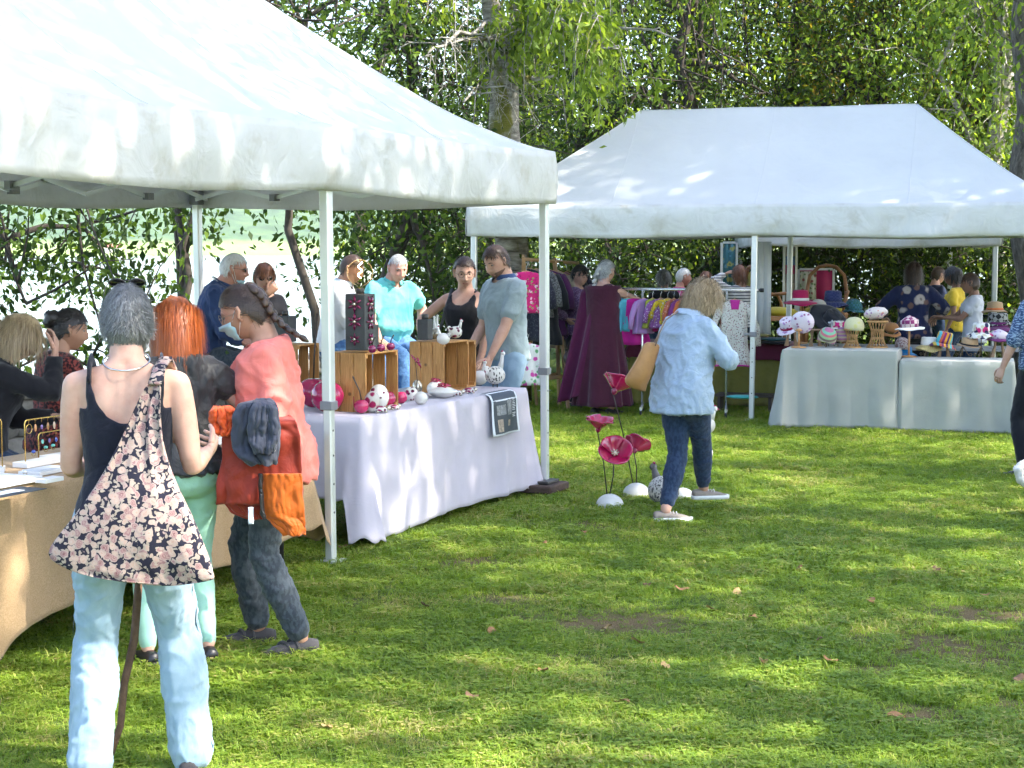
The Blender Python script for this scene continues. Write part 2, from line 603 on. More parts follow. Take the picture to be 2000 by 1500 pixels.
LEAF_RUST = leaf_mat('leaf_rust', (.08, .095, .016), (.24, .17, .03))
m, nt, nd, lk, b = nodes_of('bark')
co = coords(nt, (9, 9, 2.2)); n1 = N(nt, 'ShaderNodeTexNoise'); inp(n1, Scale=2.0, Detail=7.0, Roughness=.7); lk.new(co, n1.inputs['Vector'])
r = ramp(nt, [(.3, (.03, .024, .018)), (.5, (.11, .095, .075)), (.75, (.26, .24, .20))]); lk.new(n1.outputs[0], r.inputs[0]); lk.new(r.outputs[0], b.inputs['Base Color'])
bp = N(nt, 'ShaderNodeBump'); inp(bp, Strength=.9, Distance=.03); lk.new(n1.outputs[0], bp.inputs['Height']); lk.new(bp.outputs[0], b.inputs['Normal']); inp(b, Roughness=.95)
BARK = m
m, nt, nd, lk, b = nodes_of('bark_mossy')
co = coords(nt, (3, 3, 14)); n1 = N(nt, 'ShaderNodeTexNoise'); inp(n1, Scale=1.6, Detail=6.0, Roughness=.65); lk.new(co, n1.inputs['Vector'])
r = ramp(nt, [(.32, (.08, .07, .058)), (.5, (.26, .24, .205)), (.7, (.46, .44, .39))]); lk.new(n1.outputs[0], r.inputs[0])
co2 = coords(nt, (2.5, 2.5, 1.1)); n2 = N(nt, 'ShaderNodeTexNoise'); inp(n2, Scale=1.4, Detail=4.0); lk.new(co2, n2.inputs['Vector'])
ms = ramp(nt, [(.56, (0, 0, 0)), (.62, (1, 1, 1))]); lk.new(n2.outputs[0], ms.inputs[0])
mx = N(nt, 'ShaderNodeMix', data_type='RGBA'); lk.new(ms.outputs[0], mx.inputs[0]); lk.new(r.outputs[0], mx.inputs[6]); mx.inputs[7].default_value = (.13, .13, .018, 1)
lk.new(mx.outputs[2], b.inputs['Base Color']); bp = N(nt, 'ShaderNodeBump'); inp(bp, Strength=.8, Distance=.03); lk.new(n1.outputs[0], bp.inputs['Height']); lk.new(bp.outputs[0], b.inputs['Normal']); inp(b, Roughness=.95)
BARK_MOSS = m
BARK_DARK = M('bark_dark', (.045, .036, .028), .95, .5, 8, bump=.8, bs=22)

def leaves(name, pos, size, mat, parent, droop=.3, rng=RNG, aspect=.5, mats2=None, frac2=0.0):
    """one crown: every leaf its own folded four-cornered face"""
    pos = np.asarray(pos, dtype=float)
    n = len(pos)
    d = rng.normal(size=(n, 3)); d[:, 2] -= droop * 2
    d /= np.linalg.norm(d, axis=1)[:, None] + 1e-9
    a = rng.normal(size=(n, 3))
    s = np.cross(d, a); s /= np.linalg.norm(s, axis=1)[:, None] + 1e-9
    up = np.cross(s, d)
    L = size * rng.uniform(.6, 1.25, n)[:, None]
    wv = L * aspect * .5
    v = np.stack([pos, pos + d * L * .45 + s * wv + up * wv * .3, pos + d * L, pos + d * L * .45 - s * wv + up * wv * .3], 1).reshape(-1, 3)
    me = bpy.data.meshes.new(name)
    me.vertices.add(n * 4); me.vertices.foreach_set('co', v.ravel())
    me.loops.add(n * 4); me.loops.foreach_set('vertex_index', np.arange(n * 4))
    me.polygons.add(n); me.polygons.foreach_set('loop_start', np.arange(0, n * 4, 4)); me.polygons.foreach_set('loop_total', np.full(n, 4))
    me.materials.append(mat)
    if mats2 is not None:
        me.materials.append(mats2)
        me.polygons.foreach_set('material_index', (rng.random(n) < frac2).astype(np.int32))
    me.update()
    me.validate()
    o = bpy.data.objects.new(name, me); COL.objects.link(o); o.parent = parent
    return o

def bend(a, b, sag, n=6, wob=.06, rng=RNG):
    a, b = Vector(a), Vector(b)
    L = (b - a).length
    pts = []
    for i in range(n + 1):
        t = i / n
        p = a.lerp(b, t) + Vector((0, 0, sag * L * 4 * t * (1 - t)))
        if 0 < i < n:
            p += Vector(rng.normal(size=3)) * wob * L * .35
        pts.append(p)
    return pts
def tree(name, label, loc, h, r0, crown, nleaf, lsize, mat, limbs=9, lean=(0, 0), bark=None, clump=.42, twigs=5, droop=.3, group=None, seed=1, trunk_top=.8, mats2=None, frac2=0., extra=None, hollow=.25, low=None):
    """crown = (dx,dy,z centre, rx,ry,rz) ellipsoid about the base"""
    rng = np.random.default_rng(seed)
    t = thing(name, label, 'tree', loc, 0, group)
    bark = bark or BARK
    top = Vector((lean[0], lean[1], h * trunk_top))
    trunk = bend((0, 0, -.15), top, 0, 8, .045, rng)
    mb = MB()
    mb.tube(trunk, [r0 * (1.35 if i == 0 else 1) * (1 - .8 * i / 8) for i in range(9)], 10)
    mb.build('trunk', bark, t)
    lb = MB()
    cx, cy_, cz, rx, ry, rz = crown
    clumps = []
    for k in range(limbs):
        f = rng.uniform(.28, 1.0)
        i0 = min(7, int(f * 8)); st = trunk[i0].lerp(trunk[i0 + 1], f * 8 - i0 if f < 1 else 0)
        dv = rng.normal(size=3); dv /= np.linalg.norm(dv)
        q = rng.uniform(hollow, 1.0) ** .5
        en = Vector((cx + dv[0] * rx * q, cy_ + dv[1] * ry * q, cz + dv[2] * rz * q))
        pts = bend(st, en, rng.uniform(.02, .12), 6, .07, rng)
        rr = r0 * (1 - .8 * f) * .55 + .008
        lb.tube(pts, [rr * (1 - .85 * i / 6) + .004 for i in range(7)], 6)
        for j in range(twigs):
            a = pts[rng.integers(2, 7)]
            e = a + Vector(rng.normal(size=3)) * .20 * (rx + rz)
            e.z -= rng.uniform(0, .12) * rz
            tw = bend(a, e, .05, 4, .08, rng)
            lb.tube(tw, [.014, .011, .008, .005, .003], 4)
            clumps += [tw[2], tw[3], tw[4]]
        clumps.append(pts[-1])
    for _ in range(int(len(clumps) * .35)):
        dv = rng.normal(size=3); dv /= np.linalg.norm(dv)
        clumps.append(Vector((cx + dv[0] * rx * .95, cy_ + dv[1] * ry * .95, cz + dv[2] * rz * .95)))
    if extra:
        clumps += [Vector(e) for e in extra]
    lb.build('limbs', bark, t)
    cl = np.array([tuple(c) for c in clumps])
    wgt = rng.uniform(.3, 1.6, len(cl)); wgt /= wgt.sum()
    idx = rng.choice(len(cl), nleaf, p=wgt)
    sc = clump * rng.uniform(.6, 1.3, len(cl))
    pos = cl[idx] + rng.normal(size=(nleaf, 3)) * sc[idx][:, None] * np.array([1, 1, .62])
    pos = pos[pos[:, 2] + loc[2] > (.15 if low is None else low)]
    leaves('crown', pos, lsize, mat, t, droop, rng, mats2=mats2, frac2=frac2)
    return t

GB = 'trees and bushes closing the lawn behind the white tents'
def gz(X, Y): return ground_z(X, Y)
def tr(name, label, px, Y, h, r0, crown, nl, ls, mat, **kw):
    X = xz(px, Y)
    return tree(name, label, (X, Y, gz(X, Y)), h, r0, crown, nl, ls, mat, **kw)
# lakeside trees seen under the near tent
tr('lakeside_tree', 'leafy tree at the far left hanging its boughs over the lake', -30, 14.5, 8, .10, (.65, .2, 3.5, 1.25, .9, 1.5), 5200, .085, LEAF_DARK, seed=11, limbs=9, clump=.20, twigs=6, hollow=.4, droop=.5, bark=BARK_DARK, mats2=LEAF_MID, frac2=.35)
tr('lakeside_tree', 'slender forked tree rising from the bank behind the sunglasses woman', 640, 17.5, 7, .06, (-.35, .0, 3.55, 1.5, 1.0, 1.15), 4600, .085, LEAF_DARK, seed=12, limbs=11, lean=(-.9, .3), clump=.24, twigs=6, bark=BARK_DARK, low=-.2, mats2=LEAF_MID, frac2=.35)
tr('lakeside_tree', 'wide spreading tree over the water between the left tent posts', 330, 19, 9, .07, (-.1, .3, 6.1, 2.7, 1.2, 1.1), 7500, .09, LEAF_DARK, seed=13, limbs=11, clump=.28, twigs=6, bark=BARK_DARK, low=-.2, mats2=LEAF_MID, frac2=.35)
tr('lakeside_tree', 'dense dark tree behind the man in the turquoise polo', 800, 20.5, 7, .12, (.15, .2, 2.5, 1.5, 1.2, 2.1), 9000, .10, LEAF_DARK, seed=14, limbs=15, clump=.34, twigs=7, bark=BARK_DARK, mats2=LEAF_MID, frac2=.35)
tr('lakeside_tree', 'tall airy tree whose thin crown shows the sky beside the near tent roof', 720, 24, 12, .12, (-.2, .2, 5.4, 2.2, 1.4, 2.3), 4200, .095, LEAF_DARK, seed=15, limbs=15, clump=.26, twigs=8, bark=BARK_DARK, mats2=LEAF_MID, frac2=.5)
# the wall of green behind the right tent
specs = [(955, 27, 7, LEAF_DARK, 'dark bushy tree closing the gap between the two tents'),
         (1130, 29, 13, LEAF_DARK, 'tall dark tree behind the left end of the right tent'),
         (1340, 27, 12, LEAF_DARK, 'dark broad tree rising above the left ridge end of the right tent'),
         (1540, 29, 13, LEAF_MID, 'tall mid green tree behind the middle of the right tent'),
         (1720, 28, 12, LEAF_RUST, 'tree with rust tinged leaves above the right tent ridge'),
         (1890, 27, 13, LEAF_MID, 'full green tree behind the right end of the right tent'),
         (2090, 27, 13, LEAF_DARK, 'dark tree at the right edge of the picture behind the trunks')]
for i, (px, Y, h, mt, lb_) in enumerate(specs):
    tr('bushy_tree', lb_, px, Y, h, .17, (0, 0, (4.0 + (i % 2) * .5) if i else 2.6, 1.75 if i else 1.2, 1.5, 3.6 if i else 2.3), 13500 if i else 7000, .098, mt, seed=30 + i, limbs=17, clump=.42, twigs=7, group=GB, mats2=LEAF_LIGHT if mt != LEAF_RUST else LEAF_MID, frac2=.34 if mt != LEAF_RUST else .6, bark=BARK_DARK)
for i, (px, Y) in enumerate([(1180, 24.6), (1420, 25), (1640, 24.8), (1850, 25.2), (850, 23), (2060, 24)]):
    tr('bush', ['broad dark bush behind the clothes rail', 'leafy bush behind the striped shirt woman', 'bush with bright tips behind the hat stall', 'bush behind the navy blouse woman', 'low bush behind the young couple', 'bush beside the trunks at the right edge'][i], px, Y, 2.6, .05, (0, 0, 1.35, 1.35, .8, 1.15), 6200, .095, LEAF_DARK, seed=60 + i, limbs=14, clump=.28, twigs=6, group=GB, mats2=LEAF_LIGHT, frac2=.12, bark=BARK_DARK)
# tree belt further back, so that no bare horizon shows between the stems
for i, px in enumerate((1010, 1180, 1370, 1580, 1790, 2010)):
    tr('background_tree', 'large shaded tree in the second row behind the ' + ['gap between the tents', 'clothes rail', 'rail and armchairs', 'hat stall', 'navy blouse woman', 'right edge trunks'][i], px, 35 + (i % 2) * 2, 16, .25, (0, 0, 5.2 if i else 3.2, 2.2 if i else 1.3, 1.8, 4.6 if i else 2.8), 8500 if i else 4500, .125, LEAF_DARK, seed=80 + i, limbs=16, clump=.6, twigs=6, group=GB, bark=BARK_DARK)

# ---- the old cherry with the mossy trunk between the tents
CH = Vector((xz(985, 19.5), 19.5, 0))
ct = thing('cherry_tree', 'old cherry tree with mossy forked trunk and drooping bright leaves between the tents', 'tree', CH)
rng = np.random.default_rng(5)
def chp(x, y, Y=19.5):
    return at(x, y, Y) - CH
mb = MB()
mb.tube([Vector((.02, 0, -.2)), chp(1003, 640), chp(1000, 480), chp(992, 330), chp(984, 250), chp(985, 180), chp(983, 110)], [.30, .205, .19, .175, .175, .165, .15], 14)
mb.tube([chp(988, 150), chp(1006, 100), chp(1012, 40), chp(1008, -60), chp(1020, -220), chp(1010, -420)], [.12, .115, .10, .085, .07, .04], 10)
mb.tube([chp(983, 130), chp(966, 60), chp(955, -20), chp(930, -140), chp(900, -320)], [.135, .12, .105, .085, .04], 10)
mb.build('trunk', BARK_MOSS, ct)
lb, tips, bare = MB(), [], []
def hanging(a, b, dn, n, leafy, r=.02):
    """a limb from a to b with twigs drooping from it"""
    pts = bend(a, b, .07, 7, .06, rng)
    lb.tube(pts, [r * (1 - .8 * i / 7) + .004 for i in range(8)], 6)
    for k in range(n):
        s = pts[rng.integers(1, 8)]
        q = Vector((rng.normal() * .22, rng.normal() * .22, 0))
        e = s + q * 1.3 + Vector((0, 0, -dn * rng.uniform(.4, 1.25)))
        tw = [s, s + q * .6 + Vector((0, 0, .03)), s + q + Vector((0, 0, -.35 * dn * .5)), e.lerp(s, .25) + q * .2, e]
        lb.tube(tw, [.009, .008, .006, .005, .003], 4)
        if leafy:
            for i in range(1, 5):
                tips.append(tw[i]); tips.append((tw[i] + tw[i - 1]) / 2)
        for _ in range(0 if leafy else 4):
            a2 = tw[rng.integers(1, 5)]
            e2 = a2 + Vector((rng.normal() * .16, rng.normal() * .12, -abs(rng.normal()) * .2))
            lb.tube([a2, (a2 + e2) / 2 + Vector((0, 0, .02)), e2], [.004, .0035, .002], 3)
for (x0, y0, x1, y1, Yb, dn, n, lf) in [
        (1005, 70, 1135, 40, 17.6, .75, 12, 1), (1005, 40, 1195, 40, 17.2, .85, 15, 1), (1012, 85, 1190, 95, 16.9, .7, 14, 1), (1010, -20, 1180, -60, 17.5, .8, 12, 1),
        (1008, 0, 1090, -40, 18, .6, 8, 1), (1006, 60, 1330, 80, 18.4, .5, 8, 1), (1012, -60, 1420, -30, 19.0, .55, 12, 1), (1015, -60, 1560, -60, 20.0, .5, 10, 1),
        (985, 100, 880, 85, 18.4, .6, 10, 0), (975, 60, 830, 110, 18.0, .5, 9, 0), (984, 160, 905, 200, 18.2, .4, 7, 0), (988, 90, 1050, 70, 18.2, .6, 7, 0),
        (960, 0, 880, -30, 18.5, .7, 9, 0), (950, -60, 800, -70, 18.5, .6, 8, 1), (1000, 170, 1080, 150, 18.6, .45, 6, 0), (940, -100, 760, -160, 18.5, .7, 8, 1)]:
    hanging(chp(x0, y0), chp(x1, y1, Yb), dn, n, lf, .03)
lb.build('limbs', BARK_MOSS, ct)
tp = np.array([tuple(p) for p in tips])
idx = rng.integers(0, len(tp), 5200)
leaves('crown', tp[idx] + rng.normal(size=(5200, 3)) * .055, .115, LEAF_LIGHT, ct, .75, rng, aspect=.36, mats2=LEAF_MID, frac2=.3)

# ---- two big trunks at the right edge with ivy and hanging foliage
tr('ivy_tree', 'pale barked tree wrapped in hanging leaves at the upper right', 1945, 25.3, 11, .20, (-.1, -.3, 4.4, 1.25, .9, 2.1), 8200, .095, LEAF_MID, seed=201, limbs=16, clump=.30, twigs=8, bark=BARK_MOSS, droop=.8, mats2=LEAF_LIGHT, frac2=.55, low=2.35)
tr('old_tree', 'thick dark trunk at the right edge behind the marled blue sweater woman', 1988, 21.0, 11, .20, (.3, -.4, 4.9, 1.4, 1.2, 2.0), 5200, .10, LEAF_MID, seed=202, limbs=12, clump=.34, twigs=6, low=2.5, droop=.6, mats2=LEAF_LIGHT, frac2=.4)
# ---- park trees standing to the right of the view: they cast the dappled shade on lawn and tents
PT = [(7.6, 1.0), (7.4, 5.4), (10.6, 3.0), (10.2, 7.6), (13.6, 5.2), (13.4, 9.8), (15.6, 13.2), (16.6, 7.8), (7.2, 9.3), (4.6, 7.0), (10.4, 15.8), (13.2, 15.2), (11.8, 18.2), (14.8, 17.6)]
PL = ['nearest the photographer', 'nearest the tables', 'second from the photographer', 'level with the walking woman', 'in the middle row', 'level with the hat stall', 'beyond the hat stall', 'in the outer row further on', 'nearest the right tent', 'close to the near tent', 'first dense one by the stalls', 'second dense one by the stalls', 'behind the first dense one', 'behind the second dense one']
for i, (X, Y) in enumerate(PT):
    dense = i > 9
    tree('park_tree', 'tall park tree on the lawn to the right, ' + PL[i], (X, Y, 0), 17, .28, (0, 0, 13.2, 2.5, 2.5, 2.6), 8200 if dense else 4300 if i in (1, 8, 9, 3) else 2700, .22, LEAF_MID, seed=300 + i, limbs=15 if dense else 9, clump=.62, twigs=5 if dense else 3, group='park trees shading the lawn from the right', hollow=.1)

# ================================================================ TENTS
m, nt, nd, lk, b = nodes_of('tent_fabric')
co = coords(nt)
n1 = N(nt, 'ShaderNodeTexNoise'); inp(n1, Scale=1.6, Detail=6.0, Roughness=.65); lk.new(co, n1.inputs['Vector'])
r = ramp(nt, [(.3, (.66, .665, .655)), (.6, (.71, .715, .70))]); lk.new(n1.outputs[0], r.inputs[0]); lk.new(r.outputs[0], b.inputs['Base Color'])
n2 = N(nt, 'ShaderNodeTexNoise'); inp(n2, Scale=2.6, Detail=3.0, Distortion=.6); lk.new(co, n2.inputs['Vector'])
bp = N(nt, 'ShaderNodeBump'); inp(bp, Strength=.25, Distance=.05); lk.new(n2.outputs[0], bp.inputs['Height']); lk.new(bp.outputs[0], b.inputs['Normal'])
inp(b, Roughness=.55); b.inputs['Specular IOR Level'].default_value = .3
see_through(nt, b, .18, r.outputs[0])
TENT = m
m, nt, nd, lk, b = nodes_of('tent_valance')
co = coords(nt)
n1 = N(nt, 'ShaderNodeTexNoise'); inp(n1, Scale=3.2, Detail=8.0, Roughness=.7); lk.new(co, n1.inputs['Vector'])
r = ramp(nt, [(.34, (.61, .59, .53)), (.46, (.71, .705, .68)), (.62, (.75, .745, .725))]); lk.new(n1.outputs[0], r.inputs[0])
n4 = N(nt, 'ShaderNodeTexNoise'); inp(n4, Scale=1.7, Detail=9.0, Roughness=.8, Distortion=1.5); lk.new(co, n4.inputs['Vector'])
ru = ramp(nt, [(.72, (0, 0, 0)), (.84, (.55, .55, .55))]); lk.new(n4.outputs[0], ru.inputs[0])
mx = N(nt, 'ShaderNodeMix', data_type='RGBA'); lk.new(ru.outputs[0], mx.inputs[0]); lk.new(r.outputs[0], mx.inputs[6]); mx.inputs[7].default_value = (.30, .16, .09, 1)
lk.new(mx.outputs[2], b.inputs['Base Color'])
n2 = N(nt, 'ShaderNodeTexNoise'); inp(n2, Scale=5.0, Detail=3.0, Distortion=.9); lk.new(co, n2.inputs['Vector'])
bp = N(nt, 'ShaderNodeBump'); inp(bp, Strength=.35, Distance=.05); lk.new(n2.outputs[0], bp.inputs['Height']); lk.new(bp.outputs[0], b.inputs['Normal'])
inp(b, Roughness=.6)
see_through(nt, b, .16, mx.outputs[2])
VALANCE = m
ALU = M('post_aluminium', (.72, .74, .73), .38, .06, 3, metal=.55)
JOINT = M('joint_grey', (.22, .22, .23), .5, .1)
STEEL = M('dark_steel', (.09, .085, .08), .5, .2, metal=.6)
HOLE = M('hole_black', (.01, .01, .01), .8)

def tent(label, P0, u, v, L, W, z_eave, rise, val_h, z_bot, expo=1.3, seed=0, dirty=True, posts=None, val_sag=.03, lean=.0):
    """P0 corner, u along the long front, v into the tent"""
    t = thing('canopy_tent', label, 'tent', P0, math.atan2(u.y, u.x))
    flip = -1 if u.x * v.y - u.y * v.x < 0 else 1      # local y must run along v
    n = 18
    na = int(round(L / (W / 2) * n))
    def pt(i, j):
        a, bb = L * i / na, W * j / (2 * n)
        mm = min(a, L - a, bb, W - bb) / (W / 2)
        e = mm ** expo
        rip = .012 * nz(a * 1.3 + seed, bb * 1.3, 0) * min(1, mm * 6) + .006 * math.sin(a * 5 + bb * 3) * min(1, mm * 4) * (1 - mm)
        out = .03 * (1 - min(1, mm * 12))
        ax = a + (-out if a < L / 2 else out) * (1 if min(a, L - a) <= min(bb, W - bb) else 0)
        by = bb + (-out if bb < W / 2 else out) * (1 if min(bb, W - bb) <= min(a, L - a) else 0)
        sag = -.03 * math.sin(math.pi * ((a / (L / 2)) % 1)) ** 2 * (1 - min(1, mm * 5)) if min(bb, W - bb) < min(a, L - a) else 0
        return (ax, by * flip, z_eave + rise * e + rip + sag)
    mb = MB()
    vs = [pt(i, j) for j in range(2 * n + 1) for i in range(na + 1)]
    fs = []
    for j in range(2 * n):
        for i in range(na):
            q = [j * (na + 1) + i, j * (na + 1) + i + 1, (j + 1) * (na + 1) + i + 1, (j + 1) * (na + 1) + i]
            fwd = (i < n and j < n) or (i >= na - n and j >= n)
            if fwd:
                fs += [(q[0], q[1], q[2]), (q[0], q[2], q[3])]
            else:
                fs += [(q[0], q[1], q[3]), (q[1], q[2], q[3])]
    mb.add(vs, fs)
    mb.build('canopy', TENT, t, True, auto=24)
    SEAM = M('tent_seam', (.70, .70, .69), .7, .05)
    for ci, cj, di, dj in ((0, 0, 1, 1), (na, 0, -1, 1), (0, 2 * n, 1, -1), (na, 2 * n, -1, -1)):
        MB().tube([Vector(pt(ci + di * k, cj + dj * k)) + Vector((0, 0, .003)) for k in range(n + 1)], .006, 5).build('seam', SEAM, t)
    MB().tube([Vector(pt(n + k, n)) + Vector((0, 0, .003)) for k in range(na - 2 * n + 1)], .006, 5).build('seam', SEAM, t)
    for k in range(1, hl_ := int(round(L / 1.5))):
        i_ = int(round(na * k / hl_))
        for js in (range(0, n + 1), range(n, 2 * n + 1)):
            P_ = [Vector(pt(i_, j)) + Vector((0, 0, .002)) for j in js if min(i_, na - i_) >= min(j, 2 * n - j)]
            if len(P_) > 2:
                MB().tube(P_, .0025, 4).build('seam', SEAM, t)
    # valance: four hanging strips, the lower edge scalloped between the posts
    def strip(a, b, out, nseg, half):
        a, b = Vector(a), Vector(b)
        def fn(s, k):
            p = a.lerp(b, s)
            wob = .028 * nz(s * 9 + seed, k * 1.6, out.x + out.y * 2) * (k ** .7) + .010 * math.sin(s * 38 + 3 * k) * k
            bulge = .014 * math.sin(math.pi * k) * (1 + .6 * nz(s * 4, 1, seed))
            ph = (s * half) % 1.0
            zz = z_eave - val_h * k - val_sag * math.sin(math.pi * ph) ** 2 * (.3 + .7 * k) + .012 * nz(s * 9, 5, seed) * k
            q = p + out * (.032 + wob + bulge)
            return (q.x, q.y * flip, zz)
        m2 = MB().grid(fn, nseg, 8)
        return m2.build('valance', VALANCE, t, True, solid=.004)
    hl = int(round(L / 3))
    strip((-.03, 0, 0), (L + .03, 0, 0), Vector((0, -1, 0)), 120, hl)
    strip((L, -.03, 0), (L, W + .03, 0), Vector((1, 0, 0)), 60, 1)
    strip((L + .03, W, 0), (-.03, W, 0), Vector((0, 1, 0)), 120, hl)
    strip((0, W + .03, 0), (0, -.03, 0), Vector((-1, 0, 0)), 60, 1)
    # posts
    pp = [(x, y) for y in (0.03, W - .03) for x in ([.03] + [3.0 * k for k in range(1, hl)] + [L - .03])]
    for k, (x, y) in enumerate(pp):
        mb = MB()
        o8 = [(.030 * cx, .030 * cy_) for cx, cy_ in ((-1, -.72), (-.72, -1), (.72, -1), (1, -.72), (1, .72), (.72, 1), (-.72, 1), (-1, .72))]
        lx = lean * (1 if flip > 0 else 1)
        def sec(z, s): return [(x + q[0] * s + lx * (z_eave - z), y * flip + q[1] * s, z) for q in o8]
        mb.rings([sec(.86, 1.0), sec(z_eave - .02, 1.0)])
        post = mb.build('post', ALU, t, False)
        MB().rings([sec(0.012, .84), sec(.88, .84)]).build('inner_tube', ALU, post, False)
        c = (x + lx * (z_eave - .88), y * flip, .88)
        cl = MB().box(c, (.074, .074, .05))
        cl.tube([(c[0] - .03, c[1] - .045, c[2]), (c[0] - .085, c[1] - .045, c[2])], .012, 8)
        cl.build('clamp', JOINT, post, False, bevel=.006)
        for zz in (.28, .44, .60, .74):
            hm = MB(); hm.lathe([(.006, 0), (.006, .003)], 8, (x + lx * (z_eave - zz), (y - .0262 * flip if flip > 0 else -y + .0262) , zz), Matrix.Rotation(R(90), 3, 'X')); hm.build('pin_hole', HOLE, post, False)
    
        MB().box((x + lx * z_eave, y * flip, .008), (.13, .13, .012)).build('foot_plate', ALU, post, False)
        MB().box((x, y * flip, z_bot + .06), (.085, .085, .11)).build('bracket', JOINT, post, False, bevel=.008)
    # scissor truss under the eaves
    def scissor(a, b):
        a, b = Vector(a), Vector(b)
        n_ = int(round((b - a).length / .75))
        tr_o = None
        for i in range(n_):
            p, q = a.lerp(b, i / n_), a.lerp(b, (i + 1) / n_)
            hi, lo = z_bot + .20, z_bot + .045
            if i % 2:
                hi, lo = lo, hi
            b1 = MB().bar((p.x, p.y * flip, hi), (q.x, q.y * flip, lo), .014, .028).build('truss_bar', ALU, t, False)
            MB().bar((p.x, p.y * flip + .02, lo), (q.x, q.y * flip + .02, hi), .014, .028).build('truss_bar', ALU, t, False)
            if i:
                MB().box((p.x, p.y * flip + .01, z_bot + .05 if i % 2 else z_bot + .20), (.075, .045, .05)).build('truss_joint', JOINT, t, False)
    for k in range(hl):
        xa, xb = (L * k / hl + .05, L * (k + 1) / hl - .05)
        scissor((xa, .10, 0), (xb, .10, 0)); scissor((xa, W - .12, 0), (xb, W - .12, 0))
    for xa in (.10, L - .10):
        scissor((xa, .05, 0), (xa, W - .05, 0))
    if hl > 1:
        scissor((L / 2, .05, 0), (L / 2, W - .05, 0))
    mb = MB()
    mb.tube([(W / 2, W / 2 * flip, z_bot + .2), (W / 2, W / 2 * flip, z_eave + rise - .03)], .022, 8)
    mb.tube([(L - W / 2, W / 2 * flip, z_bot + .2), (L - W / 2, W / 2 * flip, z_eave + rise - .03)], .022, 8)
    mb.tube([(W / 2, W / 2 * flip, z_eave + rise - .04), (L - W / 2, W / 2 * flip, z_eave + rise - .04)], .018, 8)
    mb.build('ridge_pole', ALU, t)
    return t

# near tent, its long front running towards the camera on the left
LP_FAR, LP_MID = gp(1072, 965), gp(649, 1100)
lu = (LP_MID - LP_FAR).normalized()
lv = Vector((lu.y, -lu.x, 0))
if lv.x > 0:
    lv = -lv
near_tent = tent('large white canopy tent with stained valance at the left foreground', LP_FAR, lu, lv, 2 * (LP_MID - LP_FAR).length, 3.0, 2.42, 1.02, .36, 2.08, seed=3, val_sag=.03, lean=-.012)
# weight at the far front post
fp = LP_FAR + lu * .03 + lv * .03
wt = thing('tent_weight', 'dark wood and steel weight at the foot of the near tent corner post', 'weight', (fp.x, fp.y, 0), math.atan2(lu.y, lu.x))
MB().box((0, 0, .055), (.34, .26, .055)).build('block', M('weight_wood', (.06, .035, .025), .8, .4, 12, bump=.4), wt, False, bevel=.012)
MB().box((0, 0, .096), (.20, .16, .022)).build('plate', STEEL, wt, False, bevel=.005)
MB().tube([(-.11, -.09, .10), (-.11, -.12, .115), (.11, -.12, .115), (.11, -.09, .10)], .012, 8).build('handle', STEEL, wt)

# right tent, almost square to the view
RP_MID = gp(1470, 822)
ru, rv = Vector((.961, -.276, 0)), Vector((.276, .961, 0))
RP0 = RP_MID - ru * 3.0
right_tent = tent('clean white canopy tent over the hat and clothes stall on the right', RP0, ru, rv, 6.0, 3.0, 2.20, 1.07, .32, 1.90, seed=9, expo=1.22, val_sag=.025, lean=-.008)
# third tent just showing behind the right one
p3 = at(1951, 470, 21.6)
third_tent = tent('white tent just showing behind the right tent above the far customers', Vector((p3.x - 3.0, p3.y + .18, 0)), Vector((1, -.06, 0)).normalized(), Vector((.06, 1, 0)).normalized(), 3.0, 3.0, 2.06, .95, .28, 1.775, seed=15)

# ================================================================ PEOPLE (builder)
def skin_mat(name, col):
    m, nt, nd, lk, b = nodes_of(name)
    co = coords(nt)
    n1 = N(nt, 'ShaderNodeTexNoise'); inp(n1, Scale=14.0, Detail=4.0, Roughness=.6); lk.new(co, n1.inputs['Vector'])
    r = ramp(nt, [(.3, (col[0] * .90, col[1] * .80, col[2] * .78)), (.55, col), (.75, mul(col, 1.06))])
    lk.new(n1.outputs[0], r.inputs[0]); lk.new(r.outputs[0], b.inputs['Base Color'])
    inp(b, Roughness=.52); b.inputs['Specular IOR Level'].default_value = .35
    n2 = N(nt, 'ShaderNodeTexNoise'); inp(n2, Scale=260.0, Detail=2.0); lk.new(co, n2.inputs['Vector'])
    bp = N(nt, 'ShaderNodeBump'); inp(bp, Strength=.12, Distance=.002); lk.new(n2.outputs[0], bp.inputs['Height']); lk.new(bp.outputs[0], b.inputs['Normal'])
    return m
SKIN = {'fair': skin_mat('skin_fair', (.58, .345, .255)), 'tan': skin_mat('skin_tan', (.46, .255, .17)), 'red': skin_mat('skin_ruddy', (.56, .28, .21)), 'dark': skin_mat('skin_olive', (.30, .165, .11))}
LIP = M('lips', (.42, .14, .12), .4, .05)
EYE_W = M('eye_white', (.26, .22, .20), .35, .02)
EYE_D = M('eye_iris', (.035, .025, .02), .2, .02)
GLASS_FRAME = M('glasses_frame', (.02, .018, .018), .3, .05)
WIRE = M('glasses_wire', (.35, .30, .22), .3, .05, metal=.9)
LENS_DARK = M('sunglass_lens', (.012, .012, .014), .08, .02, coat=.5)
MASK = fabric('mask_cloth', (.42, .66, .74), fold=.1)
